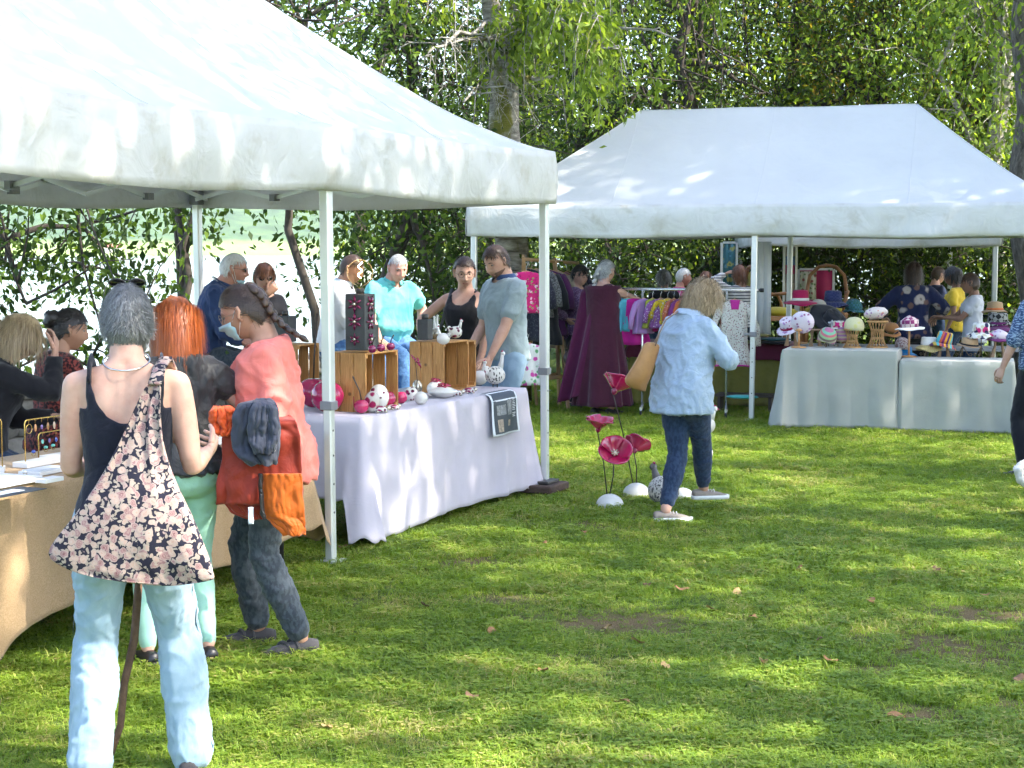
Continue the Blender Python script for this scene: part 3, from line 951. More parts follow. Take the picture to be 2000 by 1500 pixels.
def hair_mat(name, dark, light):
    m, nt, nd, lk, b = nodes_of(name)
    g = N(nt, 'ShaderNodeNewGeometry')
    co = coords(nt, (60, 60, 7)); n1 = N(nt, 'ShaderNodeTexNoise'); inp(n1, Scale=2.0, Detail=4.0); lk.new(co, n1.inputs['Vector'])
    ad = N(nt, 'ShaderNodeMath', operation='MULTIPLY_ADD'); ad.inputs[1].default_value = .55
    lk.new(g.outputs['Random Per Island'], ad.inputs[0]); 
    m2 = N(nt, 'ShaderNodeMath', operation='MULTIPLY'); m2.inputs[1].default_value = .5; lk.new(n1.outputs[0], m2.inputs[0]); lk.new(m2.outputs[0], ad.inputs[2])
    r = ramp(nt, [(.12, dark), (.55, tuple((a + c) / 2 for a, c in zip(dark, light))), (.95, light)]); lk.new(ad.outputs[0], r.inputs[0]); lk.new(r.outputs[0], b.inputs['Base Color'])
    inp(b, Roughness=.38); b.inputs['Specular IOR Level'].default_value = .5
    bp = N(nt, 'ShaderNodeBump'); inp(bp, Strength=.6, Distance=.004); lk.new(n1.outputs[0], bp.inputs['Height']); lk.new(bp.outputs[0], b.inputs['Normal'])
    return m
HAIR = {'cap_grey': hair_mat('hair_cap_grey', (.05, .05, .05), (.16, .16, .16)), 'grey': hair_mat('hair_grey', (.05, .05, .048), (.30, .30, .29)), 'red': hair_mat('hair_copper', (.20, .035, .008), (.66, .17, .035)),
        'brown': hair_mat('hair_brown', (.022, .012, .008), (.09, .05, .03)), 'black': hair_mat('hair_black', (.008, .007, .007), (.035, .028, .025)),
        'blonde': hair_mat('hair_blonde', (.16, .10, .045), (.56, .42, .24)), 'white': hair_mat('hair_white', (.38, .37, .35), (.82, .81, .78)),
        'auburn': hair_mat('hair_auburn', (.08, .028, .012), (.28, .11, .045)), 'silver': hair_mat('hair_silver', (.12, .12, .12), (.62, .62, .60))}

def remesh(mb, voxel, smooth_it=4, fac=.5):
    me = bpy.data.meshes.new('tmp')
    me.from_pydata(mb.v, [], mb.f)
    o = bpy.data.objects.new('tmp', me)
    COL.objects.link(o)
    rm = o.modifiers.new('r', 'REMESH'); rm.mode = 'VOXEL'; rm.voxel_size = voxel
    if smooth_it:
        sm = o.modifiers.new('s', 'SMOOTH'); sm.iterations = smooth_it; sm.factor = fac
    dg = bpy.context.evaluated_depsgraph_get()
    out = bpy.data.meshes.new_from_object(o.evaluated_get(dg))
    bpy.data.objects.remove(o); bpy.data.meshes.remove(me)
    return out
def vget(me):
    a = np.empty(len(me.vertices) * 3); me.vertices.foreach_get('co', a); return a.reshape(-1, 3)
def vset(me, a):
    me.vertices.foreach_set('co', a.ravel()); me.update()
def vnor(me):
    a = np.empty(len(me.vertices) * 3); me.vertex_normals.foreach_get('vector', a); return a.reshape(-1, 3)
def wrinkle(me, amp, sc=(9, 9, 5), seed=0.0, grow=None):
    """real creases: move the cloth surface in and out"""
    v, n = vget(me), vnor(me)
    d = np.empty(len(v))
    for i, p in enumerate(v):
        q = Vector((p[0] * sc[0] + seed, p[1] * sc[1], p[2] * sc[2]))
        wq = q + Vector((mnoise.noise(q * .7), mnoise.noise(q * .7 + Vector((5, 2, 8))), 0)) * .9
        a = mnoise.noise(wq * .8); c = (1 - abs(mnoise.noise(wq * 1.5 + Vector((3.1, 7.7, 1.3))))) ** 4; e = (1 - abs(mnoise.noise(wq * 3.1 + Vector((1.1, 2.7, 9.3))))) ** 5
        d[i] = (.45 * a + .75 * c + .35 * e - .45) * (grow(p) if grow else 1.0)
    vset(me, v + n * (d * amp)[:, None])
def cut(me, keep):
    """drop the faces whose corners fail keep(point), then smooth the open rim"""
    bm = bmesh.new(); bm.from_mesh(me)
    dead = [q for q in bm.verts if not keep(q.co)]
    bmesh.ops.delete(bm, geom=dead, context='VERTS')
    for _ in range(4):
        rim = [q for q in bm.verts if q.is_boundary]
        new = {}
        for q in rim:
            nb = [e.other_vert(q) for e in q.link_edges if e.is_boundary]
            if len(nb) == 2:
                new[q] = q.co * .4 + (nb[0].co + nb[1].co) * .3
        for q, c in new.items():
            q.co = c
    bm.to_mesh(me); bm.free(); me.update()

HEAD_CACHE = {}
def head_points(sub, male=False):
    key = (sub, male)
    if key in HEAD_CACHE:
        return HEAD_CACHE[key]
    bm = bmesh.new(); bmesh.ops.create_icosphere(bm, subdivisions=sub, radius=1.0)
    bm.verts.ensure_lookup_table()
    dirs = [v.co.copy().normalized() for v in bm.verts]
    faces = [tuple(v.index for v in f.verts) for f in bm.faces]
    bm.free()
    g = lambda a, s: math.exp(-(a / s) ** 2)
    out = []
    for d in dirs:
        x, y, z = d
        p = Vector((.074 * x, .094 * y, .116 * z))
        if y < 0:
            p.y = .100 * y
            if z < -.1:
                p.y *= 1 - .45 * sstep(-.1, -.9, z) if False else 1 - .45 * min(1, (-.1 - z) / .8)
        if z < -.1:
            k = min(1, (-.1 - z) / .9)
            p.x *= 1 - (.26 if male else .34) * k ** 1.2
        if z > .3:
            p.x *= 1 + .03 * (z - .3)
        if y > .2:      # the face
            fx, fz = p.x, p.z
            fr = sstep(.2, .7, y)
            o = 0.0
            o -= .009 * (g(fx - .031, .015) + g(fx + .031, .015)) * g(fz - .012, .012)
            o += .0045 * g(fz - .034, .010) * g(fx, .05)
            prof = 0.0
            if -.045 < fz < .03:
                prof = min(1, (.03 - fz) / .055) if fz > -.026 else max(0, (fz + .045) / .019)
            o += .025 * prof * g(fx, .0085 + .006 * max(0, min(1, (.01 - fz) / .04)))
            o += .0055 * g(fz + .062, .010) * g(fx, .023)
            o -= .0045 * g(fz + .0625, .0022) * g(fx, .022)
            o += .010 * g(fz + .100, .018) * g(fx, .024)
            o += .0045 * (g(fx - .043, .02) + g(fx + .043, .02)) * g(fz + .018, .022)
            o -= .004 * g(fz + .082, .008) * g(fx, .03)
            p.y += o * fr
            if z < -.2:
                p.y += .006 * fr
        out.append(p)
    HEAD_CACHE[key] = (dirs, out, faces)
    return HEAD_CACHE[key]

def ik(a, t, l1, l2, pole):
    a, t = Vector(a), Vector(t)
    d = t - a
    L = min(d.length, (l1 + l2) * .998)
    d.normalize()
    t2 = a + d * L
    x = (l1 * l1 - l2 * l2 + L * L) / (2 * L)
    h = math.sqrt(max(0, l1 * l1 - x * x))
    p = Vector(pole); p = p - d * p.dot(d)
    if p.length < 1e-5:
        p = basis(d)[0]
    p.normalize()
    return a + d * x + p * h, t2

def hand(mb, wrist, d, nrm, side, k=1.0, curl=.5, spread=.12, thumb=.6):
    """palm, four fingers of different length bent at the knuckles, thumb off the side of the palm"""
    d = Vector(d).normalized(); n = Vector(nrm); n = (n - d * n.dot(d)).normalized(); s = n.cross(d) * side   # s: towards the thumb
    w_ = Vector(wrist)
    def ring(c, a, b): return [c + s * a * math.cos(q) + n * b * math.sin(q) for q in [i * math.pi / 5 for i in range(10)]]
    mb.rings([ring(w_ - d * .02 * k, .024 * k, .019 * k), ring(w_ + d * .015 * k, .029 * k, .017 * k), ring(w_ + d * .05 * k, .039 * k, .015 * k), ring(w_ + d * .085 * k, .041 * k, .013 * k), ring(w_ + d * .095 * k, .036 * k, .010 * k)])
    for i, (o, L) in enumerate(((.030, .070), (.010, .080), (-.010, .074), (-.029, .058))):
        c = curl * (1 + .12 * i)
        p = w_ + d * .088 * k + s * o * k
        dd = (d + s * spread * (1.5 - i) * .4).normalized()
        P = [p]
        for j, fr in enumerate((.45, .31, .24)):
            ax = dd.cross(n)
            dd = (Matrix.Rotation(c * (.75, 1.0, .75)[j], 3, ax) @ dd)
            p = p + dd * L * fr * k; P.append(p)
        mb.capsule(P, [.0088 * k, .0082 * k, .0075 * k, .0064 * k], 7)
    p = w_ + d * .025 * k + s * .028 * k + n * .004
    dd = (d * .75 + s * .75 + n * .25).normalized()
    P = [p, p + dd * .036 * k]
    dd = (dd + d * .5 - s * .35 * thumb + n * .55 * thumb).normalized(); P.append(P[-1] + dd * .030 * k)
    dd = (dd + d * .2 - s * .35 * thumb + n * .4 * thumb).normalized(); P.append(P[-1] + dd * .024 * k)
    mb.capsule(P, [.0125 * k, .0105 * k, .0092 * k, .0075 * k], 8)

TORSO_F = [(.79, .10, .075, -.005), (.84, .160, .108, -.018), (.90, .172, .120, -.022), (.97, .160, .108, -.014), (1.03, .138, .094, -.004), (1.08, .128, .088, 0), (1.16, .136, .096, .004), (1.24, .150, .112, .016), (1.29, .154, .112, .016), (1.345, .160, .096, .004), (1.395, .140, .076, -.008), (1.425, .092, .062, -.014), (1.45, .058, .056, -.014), (1.52, .052, .054, .004), (1.56, .050, .052, .012)]
TORSO_M = [(.79, .10, .080, -.005), (.84, .150, .108, -.014), (.90, .160, .115, -.016), (.97, .158, .112, -.008), (1.03, .152, .108, 0), (1.08, .150, .106, .004), (1.16, .158, .110, .006), (1.24, .170, .116, .008), (1.29, .176, .116, .006), (1.345, .178, .102, 0), (1.395, .156, .082, -.008), (1.425, .104, .068, -.014), (1.45, .068, .062, -.014), (1.52, .060, .060, .004), (1.56, .056, .056, .012)]

class Person:
    def __init__(s, label, loc, yaw, H=1.65, male=False, fat=1.0, belly=0.0, lean=0.0, side=0.0, twist=0.0, pelvis=None, ptilt=0.0, head=(0, 0, 0), neckf=0.0,
                 lhand=None, rhand=None, lpole=None, rpole=None, lfoot=None, rfoot=None, lknee=None, rknee=None, skin='fair', voxel=.013, sub=4, face=True, legs=True, shr=1.0, toe=(.12, -.12), heel=(0, 0), lnorm=None, rnorm=None, lcurl=.45, rcurl=.45):
        s.ln, s.rn, s.cu = lnorm, rnorm, (lcurl, rcurl)
        s.k = k = H / 1.675
        s.male, s.fat, s.voxel, s.H = male, fat, voxel, H
        s.root = thing('person', label, 'person', loc, R(yaw))
        s.T = [(z, rx * fat, ry * fat, yo) for z, rx, ry, yo in (TORSO_M if male else TORSO_F)]
        if belly:
            s.T = [(z, rx + belly * .35 * math.exp(-((z - 1.06) / .12) ** 2), ry + belly * .5 * math.exp(-((z - 1.06) / .12) ** 2), yo + belly * .5 * math.exp(-((z - 1.06) / .12) ** 2)) for z, rx, ry, yo in s.T]
        s.pel = Vector(pelvis) if pelvis is not None else Vector((0, 0, .91 * k))
        s.lean, s.side, s.twist, s.ptilt = R(lean), R(side), R(twist), R(ptilt)
        # bent spine
        s.sp = {}
        p, zp = s.pel.copy(), .91
        zs = np.arange(.91, 1.62, .01)
        s.zs, s.pp, s.rr = [], [], []
        for z in zs:
            a = s.spine_rot(z)
            if z > .91:
                p = p + a @ Vector((0, 0, .01 * k))
            s.zs.append(z); s.pp.append(p.copy()); s.rr.append(a)
        Rc = s.spine_rot(1.42)
        sw = (.172 if male else .152) * (1 + (fat - 1) * .5) * shr
        sh = s.at(1.372)
        s.SL, s.SR = sh + Rc @ Vector((-sw * k, -.01, 0)), sh + Rc @ Vector((sw * k, -.01, 0))
        s.Rc = Rc
        la1, la2 = .285 * k, .245 * k
        s.HL = Vector(lhand) if lhand is not None else s.SL + Vector((-.08, .06, -.50 * k))
        s.HR = Vector(rhand) if rhand is not None else s.SR + Vector((.08, .06, -.50 * k))
        s.EL, s.HL = ik(s.SL, s.HL, la1, la2, lpole or (-.5, -1, -.3))
        s.ER, s.HR = ik(s.SR, s.HR, la1, la2, rpole or (.5, -1, -.3))
        Rp = s.spine_rot(.80)
        hw = .088 * k * (1 + (fat - 1) * .6)
        s.JL, s.JR = s.pel + Rp @ Vector((-hw, 0, -.02)), s.pel + Rp @ Vector((hw, 0, -.02))
        ll1, ll2 = .43 * k, .415 * k
        s.FL = Vector(lfoot) if lfoot is not None else Vector((-.10, 0, .075))
        s.FR = Vector(rfoot) if rfoot is not None else Vector((.10, 0, .075))
        s.KL, s.FL = ik(s.JL, s.FL, ll1, ll2, lknee or (-.1, 1, .1))
        s.KR, s.FR = ik(s.JR, s.FR, ll1, ll2, rknee or (.1, 1, .1))
        s.toe = toe
        s.heel = heel
        # head
        hy, hp, ht = (R(a) for a in head)
        base = s.at(1.52)
        s.Rh = Matrix.Rotation(hy + s.twist, 3, 'Z') @ Matrix.Rotation(-(s.lean * .55 + hp), 3, 'X') @ Matrix.Rotation(ht + s.side * .5, 3, 'Y')
        s.hk = .5 * k + .5
        s.hc = base + s.Rc @ Vector((0, .012 + neckf, -.006)) + s.Rh @ Vector((0, .022, .062)) * s.hk
        s.skin = SKIN[skin]
        s.sub = sub
        s.legs = legs
        s.body(face)
    def spine_rot(s, z):
        f = sstep(.93, 1.22, z)
        return Matrix.Rotation(s.twist * f, 3, 'Z') @ Matrix.Rotation(-(s.lean * f + s.ptilt * (1 - f)), 3, 'X') @ Matrix.Rotation(s.side * f, 3, 'Y')
    def at(s, z):
        if z <= .91:
            return s.pel + s.spine_rot(z) @ Vector((0, 0, (z - .91) * s.k))
        i = min(len(s.pp) - 1, int(round((z - .91) / .01)))
        return s.pp[i]
    def ring(s, z, rx, ry, yo, n=20, sq=2.3):
        c, a = s.at(z), s.spine_rot(z)
        out = []
        for i in range(n):
            q = 2 * math.pi * i / n
            cx, sy = math.cos(q), math.sin(q)
            cx = math.copysign(abs(cx) ** (2 / sq), cx); sy = math.copysign(abs(sy) ** (2 / sq), sy)
            out.append(c + a @ (Vector((cx * rx, sy * ry + yo, 0)) * s.k))
        return out
    def torso(s, mb, e=0.0, z0=None, z1=None, prof=None, n=20):
        T = [(z, rx + e, ry + e, yo) for z, rx, ry, yo in (prof or s.T)]
        def val(z):
            for a, b in zip(T, T[1:]):
                if a[0] <= z <= b[0]:
                    f = (z - a[0]) / (b[0] - a[0]); return tuple(lerp(p, q, f) for p, q in zip(a, b))
            return (z,) + (T[0] if z < T[0][0] else T[-1])[1:]
        z0 = T[0][0] if z0 is None else z0; z1 = T[-1][0] if z1 is None else z1
        zz = sorted(set([z0, z1] + [t[0] for t in T if z0 < t[0] < z1]))
        mb.rings([s.ring(*val(z), n=n) for z in zz])
    def limb(s, mb, a, b, c, rads, e=0.0, f=1.0, n=12):
        """a-b-c chain with swelling; f<1 stops short along the chain"""
        a, b, c = Vector(a), Vector(b), Vector(c)
        P, Q = [], []
        for i, (t, r) in enumerate(rads):
            if t > f:
                break
            P.append(a.lerp(b, t * 2) if t <= .5 else b.lerp(c, t * 2 - 1)); Q.append((r + e) * s.k)
        if f < rads[-1][0]:
            P.append(a.lerp(b, f * 2) if f <= .5 else b.lerp(c, f * 2 - 1))
            r = Q[-1] / s.k - e
            for (t0, r0), (t1, r1) in zip(rads, rads[1:]):
                if t0 <= f <= t1:
                    r = lerp(r0, r1, (f - t0) / (t1 - t0))
            Q.append((r + e) * s.k)
        mb.capsule(P, Q, n)
    ARM_F = [(0, .043), (.12, .046), (.3, .043), (.45, .037), (.5, .036), (.6, .037), (.75, .032), (.95, .024), (1, .023)]
    ARM_M = [(0, .051), (.12, .054), (.3, .050), (.45, .043), (.5, .041), (.6, .043), (.75, .037), (.95, .028), (1, .027)]
    LEG = [(0, .090), (.12, .086), (.3, .070), (.45, .056), (.5, .054), (.58, .054), (.68, .056), (.8, .045), (.95, .036), (1, .036)]
    def arm(s): return [(t, r * (1 + (s.fat - 1) * .9)) for t, r in (s.ARM_M if s.male else s.ARM_F)]
    def leg(s): return [(t, r * (1 + (s.fat - 1) * .8)) for t, r in s.LEG]
    def part(s, name, me, mat, smooth=True, solid=0.0):
        me.name = name
        me.materials.clear()
        me.materials.append(mat)
        return finish(name, me, s.root, smooth, solid)
    def body(s, face):
        k = s.k
        mb = MB()
        s.torso(mb)
        for S, E, H in ((s.SL, s.EL, s.HL), (s.SR, s.ER, s.HR)):
            mb.capsule([s.at(1.385) + (S - s.at(1.372)) * .35, S], [.050 * k * s.fat, (.051 if s.male else .043) * k * s.fat], 10)
            s.limb(mb, S, E, H, s.arm())
        mb.capsule([s.at(1.46), s.hc - s.Rh @ Vector((0, .022, .045))], [.056 * k, .052 * k], 14)
        if s.legs:
            for J, K, F in ((s.JL, s.KL, s.FL), (s.JR, s.KR, s.FR)):
                s.limb(mb, J, K, F, s.leg())
        me = remesh(mb, s.voxel, 5)
        va = vget(me); Rm = np.array(s.Rc); nb = np.array(tuple(s.at(1.43))); ql = (va - nb) @ Rm
        bk = (ql[:, 1] < -.03) & (ql[:, 2] > -.42) & (ql[:, 2] < .02) & (abs(ql[:, 0]) < .15 * s.fat)
        dsp = -.007 * np.exp(-(ql[:, 0] / .014) ** 2) * np.clip((ql[:, 2] + .42) / .1, 0, 1)
        for sx in (-1, 1):
            dsp += .010 * np.exp(-((ql[:, 0] - sx * .075) / .032) ** 2 - ((ql[:, 2] + .115) / .060) ** 2) - .006 * np.exp(-((ql[:, 0] - sx * .036) / .016) ** 2 - ((ql[:, 2] + .10) / .06) ** 2)
        va = va + vnor(me) * (dsp * bk)[:, None]
        v0 = [tuple(p) for p in va]
        f0 = [tuple(p.vertices) for p in me.polygons]
        bpy.data.meshes.remove(me)
        out = MB(); out.add(v0, f0)
        dirs, pts, faces = head_points(s.sub, s.male)
        s.headv = [s.hc + s.Rh @ (p * s.hk) for p in pts]
        hm = MB(); hm.add(s.headv, faces)
        lipset = set(i for i, p in enumerate(pts) if p.y > .07 and abs(p.z + .0625) < .0085 and abs(p.x) < .022) if face else set()
        out.cur = 0
        n0 = len(out.v)
        out.v.extend([tuple(p) for p in s.headv])
        for f in faces:
            out.f.append(tuple(i + n0 for i in f)); out.m.append(1 if all(i in lipset for i in f) else 0)
        for sx in (-1, 1):      # ears
            def ep(a, b, c): return s.hc + s.Rh @ (Vector((sx * a, b, c)) * s.hk)
            out.tube([ep(.070, .004, -.020), ep(.078, -.002, -.028), ep(.080, .004, -.012), ep(.084, -.012, .012), ep(.084, -.010, .030), ep(.078, .002, .030), ep(.072, .008, .014)], [.006, .008, .008, .008, .008, .006, .004], 6)
            out.ball(ep(.076, -.004, .004), (.006, .014, .024), 8, s.Rh, 5)
        # hands
        for H, E, nrm, sd, cu in ((s.HL, s.EL, s.ln, 1, s.cu[0]), (s.HR, s.ER, s.rn, -1, s.cu[1])):
            d = H - E
            nn = Vector(nrm) if nrm else Vector((-sd * -1.0, .25, 0)) if abs(d.normalized().z) > .6 else Vector((0, 0, -1))
            hand(out, H, d, nn, sd, k * (1.06 if s.male else .96), cu)
        o = out.build('body', [s.skin, LIP], s.root)
        if face:
            for sx in (-1, 1):
                c = s.hc + s.Rh @ (Vector((sx * .031, .0738, .012)) * s.hk)
                e = MB(); e.ball(c, (.0125 * s.hk, .0105 * s.hk, .0062 * s.hk), 10, s.Rh, 6); e.cur = 1
                e.ball(c + s.Rh @ Vector((0, .0080, -.0006)), (.0060, .0030, .0050), 8, s.Rh, 4)
                e.build('eye', [EYE_W, EYE_D], s.root)
    # ---- clothing
    def top(s, name, mat, e=.012, z0=.86, sleeve=.3, se=None, neck=None, amp=.006, prof=None, flare=0.0, voxel=None, v=None, seed=1.0, keep=None, sc=(9, 9, 5), arms=True, shell=True, loose=0.0):
        mb = MB()
        if loose:
            mx_, my_ = max(t[1] for t in s.T if t[0] < 1.3), max(t[2] for t in s.T if t[0] < 1.3)
            prof = [(z, lerp(rx, mx_, loose) if z < 1.3 else rx, lerp(ry, my_, loose) if z < 1.3 else ry, yo) for z, rx, ry, yo in s.T]
        P = [(z, rx + flare * sstep(1.15, .80, z) * 0 + (flare * max(0, (1.15 - z) / .3) if z < 1.15 else 0), ry + (flare * max(0, (1.15 - z) / .3) if z < 1.15 else 0), yo) for z, rx, ry, yo in (prof or s.T)]
        if z0 < P[0][0] or True:
            P = [q for q in P if q[0] >= .84]
            lo = P[0]
            P = [(z0 - .02, max(lo[1], P[1][1]) + flare * .1, max(lo[2], P[1][2]) + flare * .1, P[1][3])] + [q for q in P if q[0] > z0] if z0 < .90 else [q for q in P if q[0] >= z0 - .08]
        P = [q for q in P if q[0] <= 1.46]
        s.torso(mb, e, z0, 1.445, P)
        se = e if se is None else se
        if arms:
            for S, E, H in ((s.SL, s.EL, s.HL), (s.SR, s.ER, s.HR)):
                mb.capsule([s.at(1.385) + (S - s.at(1.372)) * .3, S], [(.048 * s.fat + e * .6) * s.k, ((.050 if s.male else .043) * s.fat + se * .6) * s.k], 10)
                s.limb(mb, S, E, H, s.arm(), se, sleeve)
        me = remesh(mb, voxel or s.voxel, 5)
        if amp:
            wrinkle(me, amp, sc, seed)
        Rc = s.Rc
        nb = s.at(1.43)
        inv = Rc.inverted()
        nk = neck or (.080, .085, 0.0, .03)      # half width, half depth, centre y, reach below the neck base
        def ok(p):
            q = inv @ (Vector(p) - nb)
            if (q.x / nk[0]) ** 2 + ((q.y - nk[2]) / nk[1]) ** 2 + (min(0, q.z) / nk[3]) ** 2 < 1:
                return False
            return keep(p, q) if keep else True
        if shell:
            cut(me, ok)
        o = s.part(name, me, mat, solid=.004 if shell else 0)
        return o
    def trousers(s, mat, e=.012, f=.97, flare=0.0, amp=.006, name='trousers', hi=1.02, knee=0.0, seed=2.0, voxel=None, sc=(10, 10, 7)):
        mb = MB()
        T = [(z, rx + e, ry + e, yo) for z, rx, ry, yo in s.T if z <= hi + .05]
        s.torso(mb, 0, .79, hi, T)
        rads = [(t, r + flare * max(0, (t - .4) / .6) + knee * math.exp(-((t - .5) / .12) ** 2)) for t, r in s.leg()]
        for J, K, F in ((s.JL, s.KL, s.FL), (s.JR, s.KR, s.FR)):
            s.limb(mb, J, K, F, rads, e, f, 14)
        me = remesh(mb, voxel or s.voxel, 4)
        wrinkle(me, amp, sc, seed)
        return s.part(name, me, mat)
    def shoe(s, F, K, yaw, mats, L=.245, wd=.088, heelup=0.0, low=True, pitch=0.0, strap=False, lace=False):
        """upper, sole; yaw turns the toes about the vertical"""
        k = s.k
        m = Matrix.Rotation(yaw, 3, 'Z') @ Matrix.Rotation(-pitch, 3, 'X')
        o = Vector((F.x, F.y, F.z - .075)) if pitch == 0 else Vector((F.x, F.y, F.z)) - m @ Vector((0, 0, .075))
        prof = [(-.075, .028, .060), (-.060, .034, .066), (-.02, .036, .070), (.03, .038, .062), (.08, .043, .050), (.12, .044, .040), (.15, .036, .030), (.168, .018, .022)]
        def rg(y, w_, z0, z1): return [o + m @ Vector((w_ * math.cos(q), y, lerp(z0, z1, max(0, math.sin(q)) ** .8))) for q in [i * 2 * math.pi / 14 for i in range(14)]]
        kk = L / .245 * (wd / .088) ** .3
        up = MB().rings([rg(y * kk, w_ * wd / .088, .018, h) for y, w_, h in prof]).build('shoe', mats[0], s.root)
        sl = MB().rings([[o + m @ Vector((w_ * 1.06 * wd / .088 * math.cos(q), y * kk * 1.02, .026 if math.sin(q) > 0 else .0)) for q in [i * 2 * math.pi / 10 + .3 for i in range(10)]] for y, w_, h in prof])
        sl.build('sole', mats[1], up)
        if strap:
            for y in (.035, .075):
                MB().tube([o + m @ Vector((.037 * math.cos(q), y + (.02 * math.cos(q) if strap == 2 else 0), .026 + (.042 - .25 * (y - .035)) * math.sin(q))) for q in [i * math.pi / 8 for i in range(9)]], .008, 5).build('strap', mats[0], up)
        if lace:
            for y in (.03, .05, .07):
                MB().tube([o + m @ Vector((.022 * math.cos(q), y, .045 + (.026 - y * .12) * math.sin(q))) for q in [i * math.pi / 6 for i in range(7)]], .003, 4).build('lace', mats[1], up)
        return up
    def shoes(s, mats, **kw):
        s.shoe(s.FL, s.KL, s.toe[0], mats, pitch=R(s.heel[0]), **kw)
        s.shoe(s.FR, s.KR, s.toe[1], mats, pitch=R(s.heel[1]), **kw)
    # ---- hair
    def hair(s, colour, L=.05, n=500, thick=.010, line=.35, flow='down', wid=.004, back=-.25, vol=None, lift=.012, seed=1, curl=0.0, bald=0.0, part_=0.0, sides=.02, tuck=None, mess=.28):
        """cap that follows the skull plus loose strands; L strand length, line = hairline height on the forehead"""
        rng = np.random.default_rng(seed)
        dirs, pts, faces = head_points(4, s.male)
        def inhair(d):
            x, y, z = d
            z += .045 * nz(x * 7 + seed, y * 7, z * 7) + .03 * nz(x * 17, y * 17, z * 17 + seed)
            if bald and z > 1 - bald and True:
                return False
            if y > .15:
                return z > line + .22 * max(0, y - .55)
            if y > -.12:
                return z > lerp(sides, line, sstep(.0, .15, y)) - .25 * max(0, -y)
            return z > lerp(sides - .1, back - .35, sstep(-.12, -.6, y))
        ins = [inhair(d) for d in dirs]
        mb = MB()
        P = []
        for d, p, i in zip(dirs, pts, ins):
            e = thick * (1 + .5 * nz(d.x * 5 + seed, d.y * 5, d.z * 5)) if i else -.004
            P.append(s.hc + s.Rh @ ((p + Vector(d) * e) * s.hk))
        mb.add(P, [f for f in faces if all(ins[i] for i in f)])
        o = mb.build('hair', HAIR['cap_grey'] if colour == 'grey' else HAIR[colour], s.root)
        roots = [i for i, q in enumerate(ins) if q]
        if n and roots:
            v, f = [], []
            inv = s.Rh.inverted()
            for _ in range(n):
                i = roots[rng.integers(len(roots))]
                d = dirs[i]; p = pts[i] + Vector(d) * thick * .6
                ln = L * rng.uniform(.6, 1.15)
                seg = 5 if L > .08 else 3
                if flow == 'down':
                    w_ = Vector((d.x * .35, d.y * .35 - .1, -1 if d.z < .75 else -.25)) + Vector((d.x, d.y, 0)) * (.9 if d.z > .6 else 0)
                elif flow == 'back':
                    w_ = Vector((d.x * .15, -1, -.25 - .5 * (d.y < -.2)))
                elif flow == 'fwd':
                    w_ = Vector((d.x * .3, .8 if d.y > -.2 else -.3, -.5 - .6 * (d.y < -.2)))
                else:
                    w_ = Vector((d.x, d.y, d.z))
                w_ += Vector(rng.normal(size=3)) * mess
                q = p.copy(); pr = []
                for j in range(seg + 1):
                    pr.append(q.copy())
                    dn = Vector((q.x / .074, q.y / .096, q.z / .116))
                    rr = dn.length
                    nrm = Vector((q.x / .0055, q.y / .0092, q.z / .0135)).normalized()
                    st = (w_ - nrm * w_.dot(nrm) * (1 if rr < 1.2 else 0)).normalized() if rr < 1.35 and q.z > -.09 else (inv @ Vector((0, 0, -1)) * .9 + w_ * .1).normalized()
                    st = (st + nrm * lift / max(.01, ln) * (1.0 if j == 0 else .2)).normalized()
                    if curl:
                        st = (st + Vector(rng.normal(size=3)) * curl).normalized()
                    q = q + st * ln / seg
                    dn = Vector((q.x / (.074 + thick), q.y / (.096 + thick), q.z / (.116 + thick)))
                    if dn.length < 1:
                        q = q / dn.length
                nrm0 = Vector(d)
                b0 = len(v)
                for j, c in enumerate(pr):
                    tdir = (pr[min(j + 1, seg)] - pr[max(j - 1, 0)]).normalized()
                    sd = tdir.cross(Vector((c.x / .0055, c.y / .0092, c.z / .0135)).normalized())
                    if sd.length < 1e-4:
                        sd = Vector((1, 0, 0))
                    sd.normalize()
                    ww = wid * (1 - .75 * j / seg)
                    for sg in (-1, 1):
                        v.append(s.hc + s.Rh @ ((c + sd * ww * sg) * s.hk))
                for j in range(seg):
                    f.append((b0 + 2 * j, b0 + 2 * j + 1, b0 + 2 * j + 3, b0 + 2 * j + 2))
            m2 = MB(); m2.add(v, f)
            st = m2.build('hair_strands', HAIR[colour], o)
            st['kind'] = 'stuff'
        return o
    def hp(s, x, y, z):
        return s.hc + s.Rh @ (Vector((x, y, z)) * s.hk)
    def mass(s, colour, balls, voxel=.011, amp=.006, name='hair_mass', sc=(26, 26, 7), strands=0, L=.1, seed=3):
        """a shaped lock of hair: bun, bob, tail"""
        mb = MB()
        for c, r in balls:
            mb.ball(s.hp(*c), tuple(q * s.hk for q in r) if hasattr(r, '__len__') else r * s.hk, 14, s.Rh, 8)
        me = remesh(mb, voxel, 3)
        wrinkle(me, amp, sc, seed)
        o = s.part(name, me, HAIR[colour])
        return o
    def braid(s, colour, pts, r=.02, lobes=8):
        """plait: two rows of alternating swollen lobes along a path"""
        mb = MB()
        P = [Vector(p) for p in pts]
        def on(t):
            f = t * (len(P) - 1); i = min(len(P) - 2, int(f)); return P[i].lerp(P[i + 1], f - i)
        for i in range(lobes * 2):
            t = (i + .5) / (lobes * 2); c = on(t); d = (on(min(1, t + .05)) - on(max(0, t - .05))).normalized()
            sd, up, _ = basis(d)
            rr = r * (1 - .45 * t)
            m = Matrix((sd, up, d)).transposed() @ Matrix.Rotation((.6 if i % 2 else -.6), 3, 'Y')
            mb.ball(c + sd * (rr * .5 if i % 2 else -rr * .5), (rr * .72, rr * .75, rr * 1.25), 10, m, 6)
        e = P[-1] + (P[-1] - P[-2]).normalized() * .05
